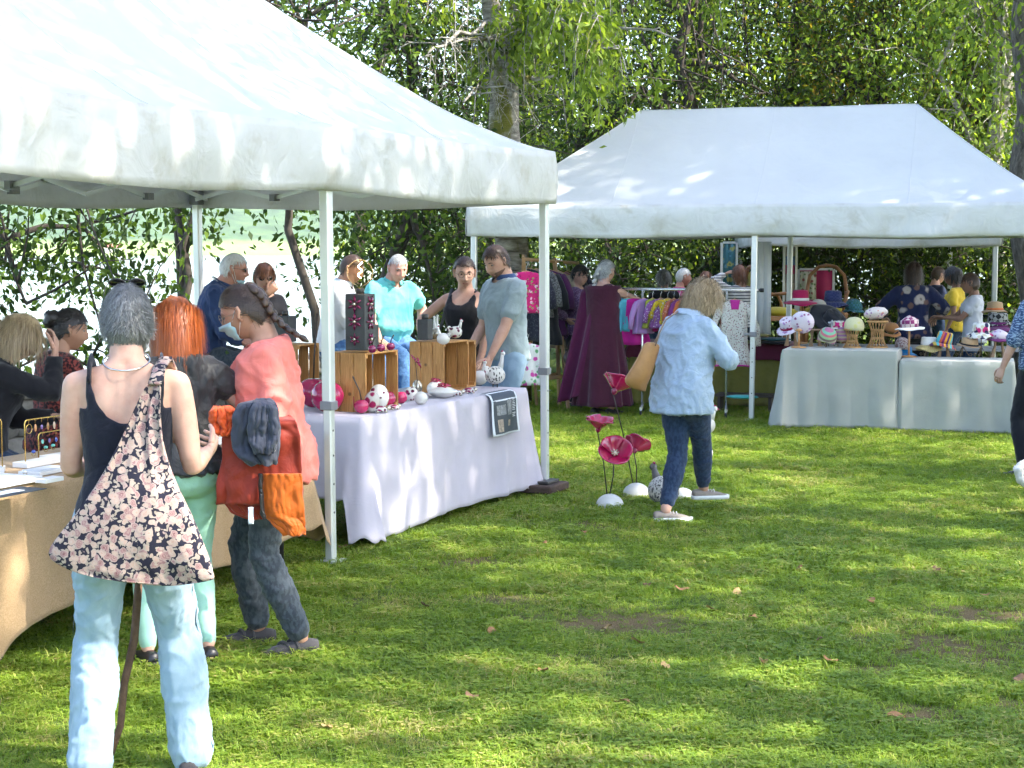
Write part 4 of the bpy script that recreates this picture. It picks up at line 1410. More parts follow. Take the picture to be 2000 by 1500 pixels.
        mb.tube([P[-1] - (P[-1] - P[-2]).normalized() * .01, P[-1], (P[-1] + e) / 2, e], [r * .45, r * .3, r * .5, r * .12], 8)
        return mb.build('braid', HAIR[colour], s.root)
    def brows(s, colour):
        for sx in (-1, 1):
            MB().tube([s.hp(sx * .014, .090, .031), s.hp(sx * .030, .088, .036), s.hp(sx * .046, .078, .031)], [.003, .0042, .002], 5).build('eyebrow', HAIR[colour], s.root)
    def glasses(s, mat=None, dark=False, r=.021, up=0.0, fwd=0.0, sq=1.0, wire=.0016, back=False):
        """rims, bridge, side arms; up>0 pushes them on top of the head"""
        mat = mat or GLASS_FRAME
        m = Matrix.Rotation(R(up and 62), 3, 'X') if up else Matrix.Identity(3)
        base = Vector((0, .098, .010)) if not up else Vector((0, .030 + fwd, .138))
        def q(x, y, z): return s.hp(*(base + m @ Vector((x, y, z))))
        g = MB()
        lens = MB()
        for sx in (-1, 1):
            ring = [(sx * .033 + r * math.cos(a), -.004 * abs(math.cos(a)), r * sq * math.sin(a)) for a in [i * 2 * math.pi / 16 for i in range(17)]]
            g.tube([q(*p) for p in ring], wire + (.0012 if dark else 0), 5, False)
            if dark:
                lens.add([q(sx * .033, .001, 0)] + [q(*p) for p in ring[:-1]], [(0, i + 1, (i + 1) % 16 + 1) for i in range(16)])
            g.tube([q(sx * (.033 + r), -.002, .004), q(sx * .072, -.03, .004), q(sx * .079, -.09, .002), q(sx * .080, -.112, -.012)], wire, 5)
        g.tube([q(-.013, 0, .004), q(0, .003, .007), q(.013, 0, .004)], wire, 5)
        o = g.build('glasses', mat, s.root)
        if dark:
            lens.build('lens', LENS_DARK, o, solid=.002)
        return o
    def mask(s, chin=False):
        """pleated paper mask over nose and mouth, or pulled down to the chin, with ear loops"""
        dirs, pts, faces = head_points(4, s.male)
        z0, z1 = (-.105, -.005) if not chin else (-.125, -.068)
        ok = [p.y > .030 and z0 < p.z < z1 for p in pts]
        off = .010
        idx = {}
        mb = MB(); vs = []
        for i, (p, q) in enumerate(zip(pts, ok)):
            if q:
                idx[i] = len(vs)
                t = math.exp(-(p.x / .03) ** 2)
                vs.append(s.hp(p.x * 1.10, p.y + off * (1 + .6 * t) + .002 * math.sin(p.z * 330), p.z))
        mb.add(vs, [tuple(idx[i] for i in f) for f in faces if all(i in idx for i in f)])
        o = mb.build('face_mask', MASK, s.root, solid=.003)
        for sx in (-1, 1):
            MB().tube([s.hp(sx * .064, .042, z1 - .012), s.hp(sx * .080, .004, .026), s.hp(sx * .086, -.012, .020), s.hp(sx * .078, .004, -.03), s.hp(sx * .056, .042, z0 + .02)], .0016, 4).build('ear_loop', M('mask_loop', (.8, .8, .8), .8), o)
        return o
    def collar(s, mat, rx=.072, ry=.072, h=.045, z=1.425, spread=.02, parent=None):
        c, a = s.at(z), s.spine_rot(1.42)
        def fn(u, v):
            q = -math.pi * .5 + math.pi * .12 + u * math.pi * 1.76 + math.pi * .5 + math.pi * .0
            q = math.pi * .5 + math.pi * .10 + u * math.pi * 1.80
            ww = 1 + spread / .07 * max(0, v - .45) * 1.6
            zz = h * (1 - abs(v - .45) * 1.6) - .012 * math.sin(q) * 0
            return c + a @ (Vector((math.cos(q) * rx * ww, math.sin(q) * ry * ww - .012, zz)) * s.k)
        return MB().grid(fn, 28, 5).build('collar', mat, parent or s.root, solid=.004)

# ================================================================ PEOPLE (who stands where)
def lw(loc, yaw, P):
    """a world point in the person's own frame"""
    return Matrix.Rotation(-R(yaw), 3, 'Z') @ (Vector(P) - Vector(loc))
def gx_(px, Y, z=0.0):
    return Vector((xz(px, Y), Y, z))
DENIM_L = fabric('denim_light', (.25, .36, .44), 'marl', [(.29, .40, .475)], 24, fold=.16, foldscale=9, stretch=(1, 1, .6), weave=.12)
DENIM_D = fabric('denim_dark', (.035, .045, .058), 'marl', [(.060, .075, .090)], 60, fold=.22, foldscale=10, stretch=(1, 1, .6))
DENIM_N = fabric('denim_navy', (.018, .035, .075), 'marl', [(.030, .055, .11)], 60, fold=.2, foldscale=10, stretch=(1, 1, .6))
DENIM_B = fabric('denim_blue', (.07, .16, .33), 'marl', [(.10, .22, .42)], 50, fold=.35)
BLACK = fabric('black_jersey', (.012, .012, .016), fold=.3)
NAVY_T = fabric('near_black_jersey', (.010, .011, .020), fold=.3, foldscale=14)
SHOE_GREY, SOLE_GREY = fabric('shoe_grey_mesh', (.065, .06, .062), weave=.4), M('sole_dark', (.05, .045, .045), .7)
SHOE_TAUPE, SOLE_WHITE = M('suede_taupe', (.27, .235, .20), .9, .12, 30, bump=.3, bs=200), M('sole_white', (.72, .74, .72), .6)
SHOE_BLACK = M('shoe_black', (.015, .015, .016), .4)

# ---- grey haired woman in front, seen from behind
L1 = gx_(243, 5.6)
p = Person('grey short haired person in black tank top and pale jeans seen from behind, left foreground', L1, 7, H=1.605, fat=1.03, lean=2, head=(2, 4, 0), voxel=.010, sub=5, face=False, skin='fair',
           lhand=(-.17, .26, 1.00), rhand=lw(L1, 7, at(408, 880, 5.84)), lpole=(-.15, -.6, -1), rpole=(.05, -.6, -1), lfoot=(-.135, -.03, .075), rfoot=(.185, .06, .075), rnorm=(-.9, .2, .3), lnorm=(.9, .2, .3), rcurl=.9, lcurl=.8, shr=1.10)
p.top('tank_top', NAVY_T, e=.009, z0=.93, arms=False, neck=(.108, .16, -.05, .185), amp=.004, voxel=.009, keep=lambda P, q: not (abs(q.x) > .125 - .25 * max(0, -.10 - q.z) * (q.z > -.2) and q.z > -.13) and not (abs(q.x) > .098 and q.z > -.02))
for sx in (-1, 1):
    MB().tube([p.at(1.43) + p.Rc @ Vector((sx * .112, -.070, -.05)), p.at(1.43) + p.Rc @ Vector((sx * .112, -.055, .004)), p.at(1.43) + p.Rc @ Vector((sx * .112, -.01, .022)), p.at(1.43) + p.Rc @ Vector((sx * .11, .04, 0)), p.at(1.43) + p.Rc @ Vector((sx * .105, .07, -.06))], .024, 8, flat=.3).build('shoulder_strap', NAVY_T, p.root)
j = p.trousers(DENIM_L, e=.012, f=1.0, flare=.030, amp=.009, hi=.965, seed=5, voxel=.009, knee=.004)
for sx in (-1, 1):      # back pockets, lying on the cloth
    def pk(u, v): return p.pel + Vector((sx * (.040 + .105 * u), -.20, -.005 - .125 * v - .018 * v * (1 - abs(2 * u - 1))))
    o = MB().grid(pk, 10, 10).build('back_pocket', DENIM_L, j)
    sw = o.modifiers.new('w', 'SHRINKWRAP'); sw.target = j; sw.wrap_method = 'PROJECT'; sw.use_project_y = True; sw.use_positive_direction = True; sw.use_negative_direction = False; sw.offset = .004
MB().tube([p.ring(.955, .165, .118, -.018, 28)[i % 28] for i in range(29)], .012, 6, False).build('waistband', DENIM_L, j)
for J_, K_, F_, sx in ((p.JL, p.KL, p.FL, -1), (p.JR, p.KR, p.FR, 1)):      # sewn seams down both sides of each leg and the fly seam behind
    for off in (.2 * sx, -.035 * sx):
        pts_ = [J_.lerp(K_, k / 8) for k in range(2 if off * sx > 0 else 4, 9)] + [K_.lerp(F_, k / 8) for k in range(1, 9)]
        o = MB().tube([q + Vector((off, -.06 if off * sx > 0 else -.03, 0)) for q in pts_], .003, 5).build('seam', fabric('denim_seam', (.17, .26, .33)), j)
        sw = o.modifiers.new('w', 'SHRINKWRAP'); sw.target = j; sw.wrap_method = 'NEAREST_SURFACEPOINT'; sw.offset = .0025
o = MB().tube([p.pel + Vector((0, -.2, .05 - .025 * k)) for k in range(7)], .003, 5).build('seam', MATS['denim_seam'], j)
sw = o.modifiers.new('w', 'SHRINKWRAP'); sw.target = j; sw.wrap_method = 'NEAREST_SURFACEPOINT'; sw.offset = .0025
p.shoes((SHOE_GREY, SOLE_WHITE))
p.hair('grey', L=.050, n=5200, thick=.008, line=.42, back=-.30, wid=.0021, lift=.028, seed=4, sides=-.12, mess=.40)
p.glasses(GLASS_FRAME, True, r=.026, up=1, sq=.8)
MB().tube([p.at(1.425) + p.Rc @ Vector((.074 * math.cos(a), -.012 + .085 * math.sin(a), .018 + .030 * math.sin(a))) for a in [i * 2 * math.pi / 30 for i in range(31)]], .0028, 5, False).build('necklace', M('silver_chain', (.75, .74, .70), .25, .1, metal=1.0), p.root)
FG = p

# ---- red haired woman
L2 = gx_(348, 7.25)
p = Person('person with long copper red hair, black blouse and mint green trousers', L2, 28, H=1.51, lean=5, head=(-12, 12, 0), voxel=.012, sub=4, face=False, lhand=(-.12, .30, .95), rhand=(.20, .20, .98), rpole=(.9, -.5, -.5), lfoot=(-.15, .02, .075), rfoot=(.10, -.02, .075))
p.top('blouse', fabric('black_satin', (.022, .023, .025), rough=.5, fold=.5), e=.022, z0=.90, sleeve=.16, se=.026, amp=.022, flare=.02, seed=8)
p.trousers(fabric('mint_cotton', (.32, .56, .44), fold=.3), e=.008, f=.97, amp=.005, hi=.97)
p.shoes((SHOE_BLACK, SOLE_GREY))
p.mass('red', [((0, -.012, .018), (.092, .112, .118)), ((0, -.040, -.06), (.098, .085, .10)), ((0, -.045, -.12), (.100, .075, .085)), ((.012, -.035, -.165), (.085, .06, .05))], voxel=.010, amp=.003, sc=(40, 40, 5))
p.hair('red', L=.23, n=6500, thick=.026, line=.45, wid=.0012, lift=.004, seed=6, sides=-.2, back=-.3, mess=.07)

# ---- woman in the coral top with braid, mask and coats over her arm
Y3 = 7.45
L3 = gx_(528, Y3)
yaw3 = 97
p = Person('person in loose coral top with dark braid and blue mask, coats over the arm', L3, yaw3, H=1.585, fat=1.06, lean=6, head=(-16, 20, -4), voxel=.011, sub=5, skin='tan', neckf=.02,
           lhand=lw(L3, yaw3, at(440, 838, 7.28)), rhand=lw(L3, yaw3, at(418, 836, 7.55)), lpole=(-.35, -1, -.5), rpole=(.6, -.4, -1), lfoot=lw(L3, yaw3, gp(588, 1278) + Vector((0, 0, .075))), rfoot=lw(L3, yaw3, gp(505, 1256) + Vector((0, 0, .075))), lnorm=(.3, 0, .9), rnorm=(-.3, 0, .9), toe=(R(10), R(-8)), lcurl=.8, rcurl=.8)
CORAL = fabric('coral_knit', (.88, .23, .18), fold=.35, foldscale=12)
p.top('batwing_top', CORAL, e=.030, z0=.80, sleeve=.86, se=.020, neck=(.098, .098, .0, .045), amp=.026, flare=.03, loose=.6, seed=11, voxel=.011, sc=(6, 6, 4))
p.trousers(DENIM_D, e=.012, f=.955, amp=.010, flare=.012, hi=.96, seed=4, sc=(6, 6, 11))
p.shoes((SHOE_GREY, SOLE_GREY), strap=2)
p.hair('brown', L=.10, n=3000, thick=.011, line=.46, flow='back', wid=.0014, lift=.006, seed=9, sides=.0, back=-.12)
p.braid('brown', [p.hp(0, -.075, .095), p.hp(-.004, -.108, .05), p.hp(-.008, -.118, -.01), p.hp(-.012, -.128, -.075), p.hp(-.018, -.155, -.135), p.hp(-.02, -.195, -.19)], .030, 8)
p.mask(); p.glasses(WIRE, wire=.0013)
MB().ball(p.at(1.36) + p.Rc @ Vector((0, .135, -.02)), (.008, .006, .010), 8).build('pendant', M('pendant_black', (.02, .02, .02), .3), p.root)
CW = p

# ---- the two women sitting behind the jewellery table
L4 = gx_(-38, 9.0)
p = Person('seated blonde person in glasses and black sweater holding a hand to the face, far left', L4, -72, H=1.66, pelvis=(0, 0, .66), lean=16, head=(8, 22, 0), voxel=.013, sub=4, rhand=(.03, .36, 1.20), rpole=(.6, .2, -1), lhand=(-.05, .38, .86), lfoot=(-.12, .50, .075), rfoot=(.12, .46, .075), rnorm=(-.4, -.9, .1), lknee=(0, .4, 1), rknee=(0, .4, 1))
p.top('sweater', BLACK, e=.022, z0=.86, sleeve=.95, se=.018, amp=.010, seed=3)
p.trousers(DENIM_N, e=.012, hi=.97); p.shoes((SHOE_BLACK, SOLE_GREY))
p.hair('blonde', L=.17, n=3200, thick=.018, line=.46, wid=.0016, seed=12, sides=-.15, mess=.08, lift=.004); p.mass('blonde', [((0, -.02, .02), (.086, .104, .108)), ((-.045, -.02, -.06), (.040, .07, .075)), ((.045, -.02, -.06), (.040, .07, .075)), ((0, -.06, -.07), (.075, .05, .08))], amp=.005)
p.glasses(WIRE); p.brows('brown')
L5 = gx_(98, 9.75)
p = Person('seated person in mottled maroon sweater with dark hair in a loose bun', L5, -50, H=1.60, pelvis=(0, 0, .66), lean=8, head=(-22, 6, 0), voxel=.013, sub=4, skin='tan', lhand=(-.10, .34, .82), rhand=(.08, .36, .84), lfoot=(-.12, .50, .075), rfoot=(.12, .46, .075), lknee=(0, .4, 1), rknee=(0, .4, 1))
p.top('sweater', fabric('maroon_marl', (.020, .010, .012), 'marl', [(.26, .055, .045)], 60, thr=.52, fold=.4), e=.022, z0=.86, sleeve=.95, se=.02, neck=(.09, .12, .04, .10), amp=.010, seed=7)
p.trousers(DENIM_N, e=.012, hi=.97); p.shoes((SHOE_BLACK, SOLE_GREY))
p.hair('black', L=.09, n=900, thick=.014, line=.36, flow='back', wid=.003, seed=14, sides=-.12, back=-.12); p.mass('black', [((0, -.10, .055), (.060, .055, .052)), ((.02, -.12, .03), .035)], amp=.012, sc=(30, 30, 30))
for q in (L4, L5):
    st = thing('stool', 'plain wooden stool under the seated ' + ('blonde person at the far left' if q is L4 else 'person in the maroon sweater'), 'stool', (q.x, q.y, 0))
    sm = M('stool_wood', (.30, .18, .09), .6, .2, 8)
    MB().lathe([(.16, 0), (.17, .01), (.17, .03), (.16, .04)], 20, (0, 0, .50)).build('seat', sm, st)
    for a in (.8, 2.4, 3.9, 5.5):
        MB().tube([(.11 * math.cos(a), .11 * math.sin(a), .51), (.17 * math.cos(a), .17 * math.sin(a), 0)], .016, 8).build('leg', sm, st)

# ---- people sitting on the stone wall
def sitter(label, px, Y, yaw, H, **kw):
    q = gx_(px, Y)
    Rm = Matrix.Rotation(-R(yaw), 3, 'Z')
    d = dict(pelvis=(0, 0, WALL_TOP + .10), lfoot=(-.10, .50, WALL_TOP - .40), rfoot=(.10, .48, WALL_TOP - .42), lknee=(0, .5, 1), rknee=(0, .5, 1), voxel=.014)
    d.update(kw)
    return Person(label, q, yaw, H, **d)
p = sitter('white haired seated person in navy shirt with mask under the chin', 402, 12.95, -92, 1.67, male=True, fat=1.08, lean=22, head=(0, -4, 0), sub=5, skin='red', lhand=(-.12, .36, 1.03), rhand=(.10, .38, 1.02))
p.top('shirt', fabric('navy_shirt', (.030, .055, .14), fold=.5), e=.020, z0=.86, sleeve=.70, se=.020, amp=.022, seed=2)
p.collar(MATS['navy_shirt']); p.trousers(DENIM_D, e=.014, hi=.97); p.shoes((SHOE_BLACK, SOLE_GREY))
p.hair('white', L=.035, n=700, thick=.010, line=.45, wid=.003, seed=2, sides=-.1); p.glasses(GLASS_FRAME, True, r=.019, sq=.75); p.mask(True)
MB().tube([p.at(1.43) + p.Rc @ Vector((.078 * math.cos(a), -.02 + .09 * math.sin(a), .02 - .02 * math.sin(a))) for a in [i * 2 * math.pi / 20 for i in range(21)]], .006, 5, False).build('lanyard', M('lanyard_white', (.75, .74, .70), .8), p.root)
p = sitter('seated person with short auburn hair and sunglasses eating behind the masked ones', 512, 13.75, -158, 1.44, fat=1.0, lean=4, head=(-6, 4, 0), sub=5, skin='tan', rhand=(.02, .26, 1.40), lhand=(-.12, .30, 1.0), rnorm=(-.2, -1, 0), rcurl=.9, pelvis=(0, 0, WALL_TOP + .08))
p.top('vest', BLACK, e=.014, z0=.88, sleeve=.24, amp=.006); p.trousers(fabric('beige_trousers', (.42, .36, .27)), e=.012, hi=.97); p.shoes((SHOE_BLACK, SOLE_GREY))
p.hair('auburn', L=.07, n=900, thick=.018, line=.34, flow='fwd', wid=.004, seed=21, sides=-.12, lift=.02); p.glasses(GLASS_FRAME, True, r=.022, sq=.85)
p = sitter('seated person in white shirt half hidden behind the globe bulb lamp', 652, 14.15, -96, 1.60, male=True, lean=14, head=(-14, 8, 0), skin='tan', lhand=(-.1, .34, 1.02), rhand=(.1, .34, 1.02), lfoot=(-.10, .45, WALL_TOP - .42))
p.top('shirt', fabric('white_shirt', (.74, .76, .78), fold=.4), e=.022, z0=.86, sleeve=.8, se=.022, amp=.010); p.collar(MATS['white_shirt']); p.trousers(DENIM_B, e=.012, hi=.97); p.shoes((SHOE_BLACK, SOLE_GREY))
p.hair('brown', L=.03, n=500, thick=.010, wid=.004, seed=3, sides=-.1)
p = sitter('grey haired seated person in turquoise polo shirt and blue jeans', 752, 14.75, -142, 1.64, male=True, fat=1.10, belly=.10, lean=20, head=(-12, 8, 0), sub=5, skin='red', lhand=(-.30, .10, 1.02), rhand=(.24, .30, .95), lpole=(-1, -.6, 0), rpole=(1, -.5, 0), lfoot=(-.16, .46, WALL_TOP - .42), rfoot=(.14, .50, WALL_TOP - .40))
TQ = fabric('turquoise_pique', (.13, .52, .48), fold=.35)
p.top('polo_shirt', TQ, e=.020, z0=.86, sleeve=.32, se=.020, amp=.015, seed=6, sc=(6, 6, 4)); p.collar(TQ); p.trousers(DENIM_B, e=.016, hi=.98, amp=.009); p.shoes((SHOE_BLACK, SOLE_GREY))
p.hair('silver', L=.030, n=1800, thick=.008, line=.60, wid=.003, seed=8, sides=-.1); p.brows('silver')
MB().tube([p.HR + (p.ER - p.HR).normalized() * .03 + Vector((.036 * math.cos(a), .01, .036 * math.sin(a))) for a in [i * math.pi / 6 for i in range(13)]], .007, 5, False).build('wristwatch', SHOE_BLACK, p.root)

# ---- young couple at the end of the lavender table
L10 = gx_(908, 13.5)
p = Person('smiling young person in black tank top and round glasses with tied back dark hair', L10, 158, H=1.66, head=(28, 12, 0), voxel=.013, sub=5, lhand=(-.16, .10, .86), rhand=(.30, .16, 1.02), rpole=(1, -.5, 0), shr=1.06)
p.top('tank_top', BLACK, e=.011, z0=.88, arms=False, neck=(.085, .13, .05, .12), amp=.005, keep=lambda P, q: not (abs(q.x) > .125 and q.z > -.12) and not (abs(q.x) > .105 and q.z > -.03))
p.trousers(DENIM_N, e=.010); p.shoes((SHOE_BLACK, SOLE_GREY))
p.hair('brown', L=.08, n=1400, thick=.014, line=.54, flow='back', wid=.0022, seed=31, sides=.05, back=-.1); p.mass('brown', [((0, -.10, .03), .042), ((0, -.11, -.02), .03)], amp=.008); p.glasses(GLASS_FRAME, r=.022, wire=.0014); p.brows('brown')
MB().tube([p.at(1.43) + p.Rc @ Vector((.105, -.07, -.04)), p.at(1.43) + p.Rc @ Vector((.108, 0, .02)), p.at(1.43) + p.Rc @ Vector((.12, .09, -.12)), p.at(1.43) + p.Rc @ Vector((.16, .12, -.30)), p.at(1.43) + p.Rc @ Vector((.19, .06, -.48))], .013, 6, flat=.3).build('bag_strap', SHOE_BLACK, p.root)
L11 = gx_(990, 13.05)
p = Person('young bearded person in pale blue grey polo shirt looking down at the table', L11, 122, H=1.775, male=True, lean=5, head=(14, 24, 0), voxel=.013, sub=5, lhand=lw(L11, 122, at(952, 712, 12.75)), rhand=(.22, .22, .95), lpole=(-.9, -1, -.3), lcurl=.7)
GP = fabric('grey_blue_pique', (.29, .36, .38), fold=.35)
p.top('polo_shirt', GP, e=.018, z0=.86, sleeve=.33, se=.016, amp=.014, seed=12, sc=(6, 6, 4)); p.collar(fabric('collar_navy', (.03, .06, .15))); p.trousers(fabric('pale_jeans', (.20, .30, .40)), e=.014); p.shoes((SHOE_BLACK, SOLE_GREY))
p.hair('brown', L=.032, n=1600, thick=.012, line=.56, wid=.0024, seed=5, sides=-.02, lift=.022); p.brows('brown')
dirs_, pts_, faces_ = head_points(5, True)
sel = {i for i, q in enumerate(pts_) if q.y > -.005 and (q.z < -.045 - .25 * max(0, .06 - q.y) * 0 and not (abs(q.z + .0625) < .011 and abs(q.x) < .024) and (q.z < -.068 or abs(q.x) > .026 or q.z < -.048)) and nz(q.x * 300, q.y * 300, q.z * 300) > -.75}
mb = MB(); mb.add([p.hp(*(q + Vector(d) * .0022)) for q, d in zip(pts_, dirs_)], [f for f in faces_ if all(i in sel for i in f)])
mb.build('beard', M('stubble', (.17, .095, .065), .8, .3, 120), p.root)

# ---- at the clothes stall
L12 = gx_(1128, 19.1)
p = Person('person in speckled purple sweater with hand on hip behind the burgundy dress', L12, -128, H=1.54, fat=1.12, head=(-10, 6, 0), voxel=.016, sub=4, rhand=(.22, .02, .98), rpole=(1, -.5, 0), lhand=(-.2, .2, 1.0))
p.top('sweater', fabric('purple_speckle', (.13, .065, .16), 'speckle', [(.34, .26, .40)], 70, thr=.35), e=.026, z0=.82, sleeve=.9, se=.026, amp=.012); p.trousers(BLACK, e=.012); p.shoes((SHOE_BLACK, SOLE_GREY))
p.hair('black', L=.07, n=500, thick=.018, wid=.005, seed=40, sides=-.15); p.glasses(GLASS_FRAME)
L13 = gx_(1180, 18.3)
p = Person('silver braided person in long sleeveless burgundy dress and plum shawl reaching to the rail', L13, -38, H=1.60, fat=1.14, head=(-10, 4, 0), voxel=.014, sub=4, skin='fair', rhand=lw(L13, -38, at(1258, 588, 18.75)), rpole=(.6, -.2, -1), lhand=(-.16, .26, 1.05), lpole=(-1, .1, -.4), legs=True)
BURG = fabric('burgundy_dress', (.050, .008, .022), fold=.4)
def dress(u, v):
    a = u * 2 * math.pi; z = lerp(1.36, .10, v)
    r = lerp(.17, .155, min(1, v / .28)) if v < .28 else lerp(.155, .27, ((v - .28) / .72) ** .9)
    fo = .035 * max(0, v - .35) * math.sin(9 * a + 1.3 * math.sin(3 * a)) * 1.6
    c = p.at(max(.91, z / p.k)) if z > .9 else Vector((p.pel.x, p.pel.y, 0))
    return (c.x + (r * 1.14 + fo) * math.cos(a), c.y - .015 + (r * 1.02 + fo) * math.sin(a), z * 1.0)
dr = MB().grid(dress, 90, 30, True).build('dress', BURG, p.root, solid=.005)
p.top('bodice', BURG, e=.016, z0=.95, arms=False, neck=(.085, .10, .0, .05), amp=.006, keep=lambda P, q: not (abs(q.x) > .17 and q.z > -.12))
PLUM = fabric('plum_shawl', (.075, .008, .040), fold=.5)
def shawl(u, v):
    x = lerp(-.20, .015, u); z = lerp(1.435, .13 + .10 * u, v)
    y = -.115 - .12 * v ** 1.5 - .04 * math.sin(u * 9 + v * 2) * (.3 + v)
    if v < .06:
        y += (.06 - v) * 2.2
    return (x * (1 + .35 * v) - .09 * v, y - .06 * v, z * p.k)
MB().grid(shawl, 24, 40).build('shawl', PLUM, p.root, solid=.005)
p.hair('silver', L=.10, n=900, thick=.014, line=.38, flow='back', wid=.003, seed=41, sides=-.08, back=-.2); p.braid('silver', [p.hp(0, -.10, .04), p.hp(-.02, -.125, -.03), p.hp(-.035, -.13, -.12), p.hp(-.045, -.135, -.21), p.hp(-.04, -.14, -.29)], .036, 6); p.glasses(GLASS_FRAME)
p.shoes((SHOE_BLACK, SOLE_GREY))
def bystander(label, px, Y, yaw, H, top_mat, hair, male=False, skin='fair', head=(0, 4, 0), fat=1.0, z0=.86, sleeve=.3, hl=.08, hn=350, tr_=None, face=True, neck=None, **kw):
    q = Person(label, gx_(px, Y), yaw, H, male=male, fat=fat, head=head, voxel=.018, sub=4, skin=skin, face=face, **kw)
    q.top('top', top_mat, e=.016, z0=z0, sleeve=sleeve, se=.014, amp=.018, neck=neck)
    q.trousers(tr_ or DENIM_N, e=.012); q.shoes((SHOE_BLACK, SOLE_GREY))
    q.hair(hair, L=hl, n=hn, thick=.018 if hl > .05 else .010, wid=.006, seed=int(px), sides=-.12, lift=.015)
    return q
PINKSHIRT = fabric('pink_shirt', (.62, .06, .26))
bystander('person with tousled grey blonde hair behind the clothes rail, seen from behind', 1298, 20.6, 10, 1.47, BLACK, 'grey', face=False, hl=.10)
bystander('white haired person in pink shirt behind the clothes rail', 1330, 22.0, -85, 1.47, PINKSHIRT, 'white', male=True, skin='red', hl=.03)
bystander('brown haired person just showing above the rail beyond the walking customer', 1378, 22.3, -20, 1.42, fabric('dull_green_top', (.10, .12, .06)), 'auburn', face=False)
p = bystander('person in navy and white striped shirt with brown hair seen from behind', 1447, 21.4, 15, 1.51, fabric('breton_stripe', (.70, .70, .70), 'bands', [(.72, .72, .72), (.72, .72, .72), (.03, .04, .09)], 28), 'auburn', face=False, sleeve=.9, hl=.14, lhand=(-.16, .08, 1.44), lpole=(-1, 0, 0))
# ---- customers and seller at the hat stall
L19 = gx_(1786, 18.7)
p = Person('person in navy blouse with pale flowers behind the hat table, back turned', L19, -6, H=1.57, fat=1.10, head=(0, 2, 0), voxel=.014, sub=4, face=False, lhand=(-.28, .26, 1.0), rhand=(.28, .26, 1.0), lpole=(-1, -.4, -.3), rpole=(1, -.4, -.3))
p.top('blouse', fabric('navy_floral', (.012, .018, .060), 'floral', [(.42, .36, .32), (.16, .09, .07)], 6.5, thr=.34), e=.026, z0=.84, sleeve=.8, se=.03, amp=.010); p.trousers(BLACK, e=.012); p.shoes((SHOE_BLACK, SOLE_GREY))
p.hair('brown', L=.16, n=900, thick=.020, wid=.004, seed=50, sides=-.15); p.mass('brown', [((0, -.015, .015), (.094, .108, .112)), ((0, -.035, -.06), (.088, .080, .075))], amp=.005)
bystander('fair haired person behind the navy blouse person, beyond the far tent post', 1816, 25.5, -60, 1.55, fabric('faded_shirt', (.45, .42, .42)), 'blonde', male=True, skin='red', hl=.03)
bystander('dark haired person in navy jacket at the far stall', 1829, 23.0, -70, 1.48, fabric('navy_jacket', (.02, .03, .07)), 'brown', male=True, sleeve=.9, hl=.03)
p = bystander('dark haired person in yellow top behind the white t-shirt', 1868, 20.6, 62, 1.50, fabric('yellow_top', (.72, .50, .05)), 'black', skin='dark', hl=.10, neck=(.09, .12, .04, .08))
p.mass('black', [((0, -.07, .03), (.07, .06, .07))])
p = bystander('person with short dark hair and white t-shirt, arms folded forward, at the hat table', 1903, 18.55, 82, 1.46, fabric('white_tee', (.60, .62, .68), fold=.4), 'brown', skin='dark', hl=.05, hn=600, lhand=(-.06, .34, 1.02), rhand=(.05, .36, 1.00), lpole=(-.5, -.4, -1), rpole=(.5, -.4, -1), fat=1.08)
bystander('person in pale sleeveless top sitting out in the sun beyond the far post', 1932, 25.5, 150, 1.48, fabric('pale_top', (.70, .66, .68)), 'brown', skin='tan', sleeve=.1, hl=.05)
# ---- woman at the right edge
L25 = gx_(2046, 13.25)
p = Person('person in marled blue sweater and black trousers cut off by the right edge', L25, 24, H=1.60, fat=1.16, belly=.05, lean=3, head=(0, 4, 0), voxel=.013, sub=4, face=False, skin='fair', lhand=(-.30, .16, .78), lpole=(-1, -.8, 0), rhand=(.28, .1, .8), lfoot=(-.14, .02, .075), rfoot=(.16, .04, .075), toe=(R(38), R(-10)))
p.top('sweater', fabric('blue_marl', (.035, .07, .16), 'marl', [(.30, .40, .55)], 42, stretch=(1, 1, 2.6), thr=.54), e=.024, z0=.86, sleeve=.52, se=.024, amp=.010); p.top('undershirt', NAVY_T, e=.018, z0=.80, arms=False, amp=.004, keep=lambda P, q: q.z < -.45); p.trousers(fabric('black_trousers', (.010, .011, .016)), e=.014, flare=.015); p.shoes((SHOE_BLACK, SHOE_BLACK))
p.hair('white', L=.08, n=900, thick=.016, wid=.004, seed=60, sides=-.12)

# ---- walking woman in the pale blue shirt
L17 = gx_(1338, 11.15)
yaw17 = -52
p = Person('person walking past in pale blue striped shirt, dark jeans and blonde bob', L17, yaw17, H=1.535, fat=1.15, lean=10, head=(-6, 22, 6), voxel=.011, sub=4, face=False, neckf=.02, lhand=(-.16, .26, 1.02), rhand=(.12, .30, 1.03), rpole=(1, -.7, -.4), lpole=(-1, -.6, -.3),
           lfoot=lw(L17, yaw17, gp(1300, 1018) + Vector((0, 0, .075))), rfoot=lw(L17, yaw17, gp(1376, 997) + Vector((0, 0, .085))), toe=(R(-34), R(-26)), heel=(0, 0))
PB = fabric('blue_pinstripe', (.31, .41, .53), 'stripes', [(.42, .52, .62)], 150, fold=.45, foldscale=14, thr=.5)
p.top('shirt', PB, e=.030, z0=.76, sleeve=.74, se=.024, amp=.017, flare=.018, loose=.75, seed=21, voxel=.010, sc=(7, 7, 5))
p.collar(PB, rx=.085, ry=.085, h=.055, spread=.03)
p.trousers(DENIM_N, e=.012, f=.93, amp=.008, seed=9, sc=(6, 6, 11))
p.shoes((SHOE_TAUPE, SOLE_WHITE), lace=True, L=.25)
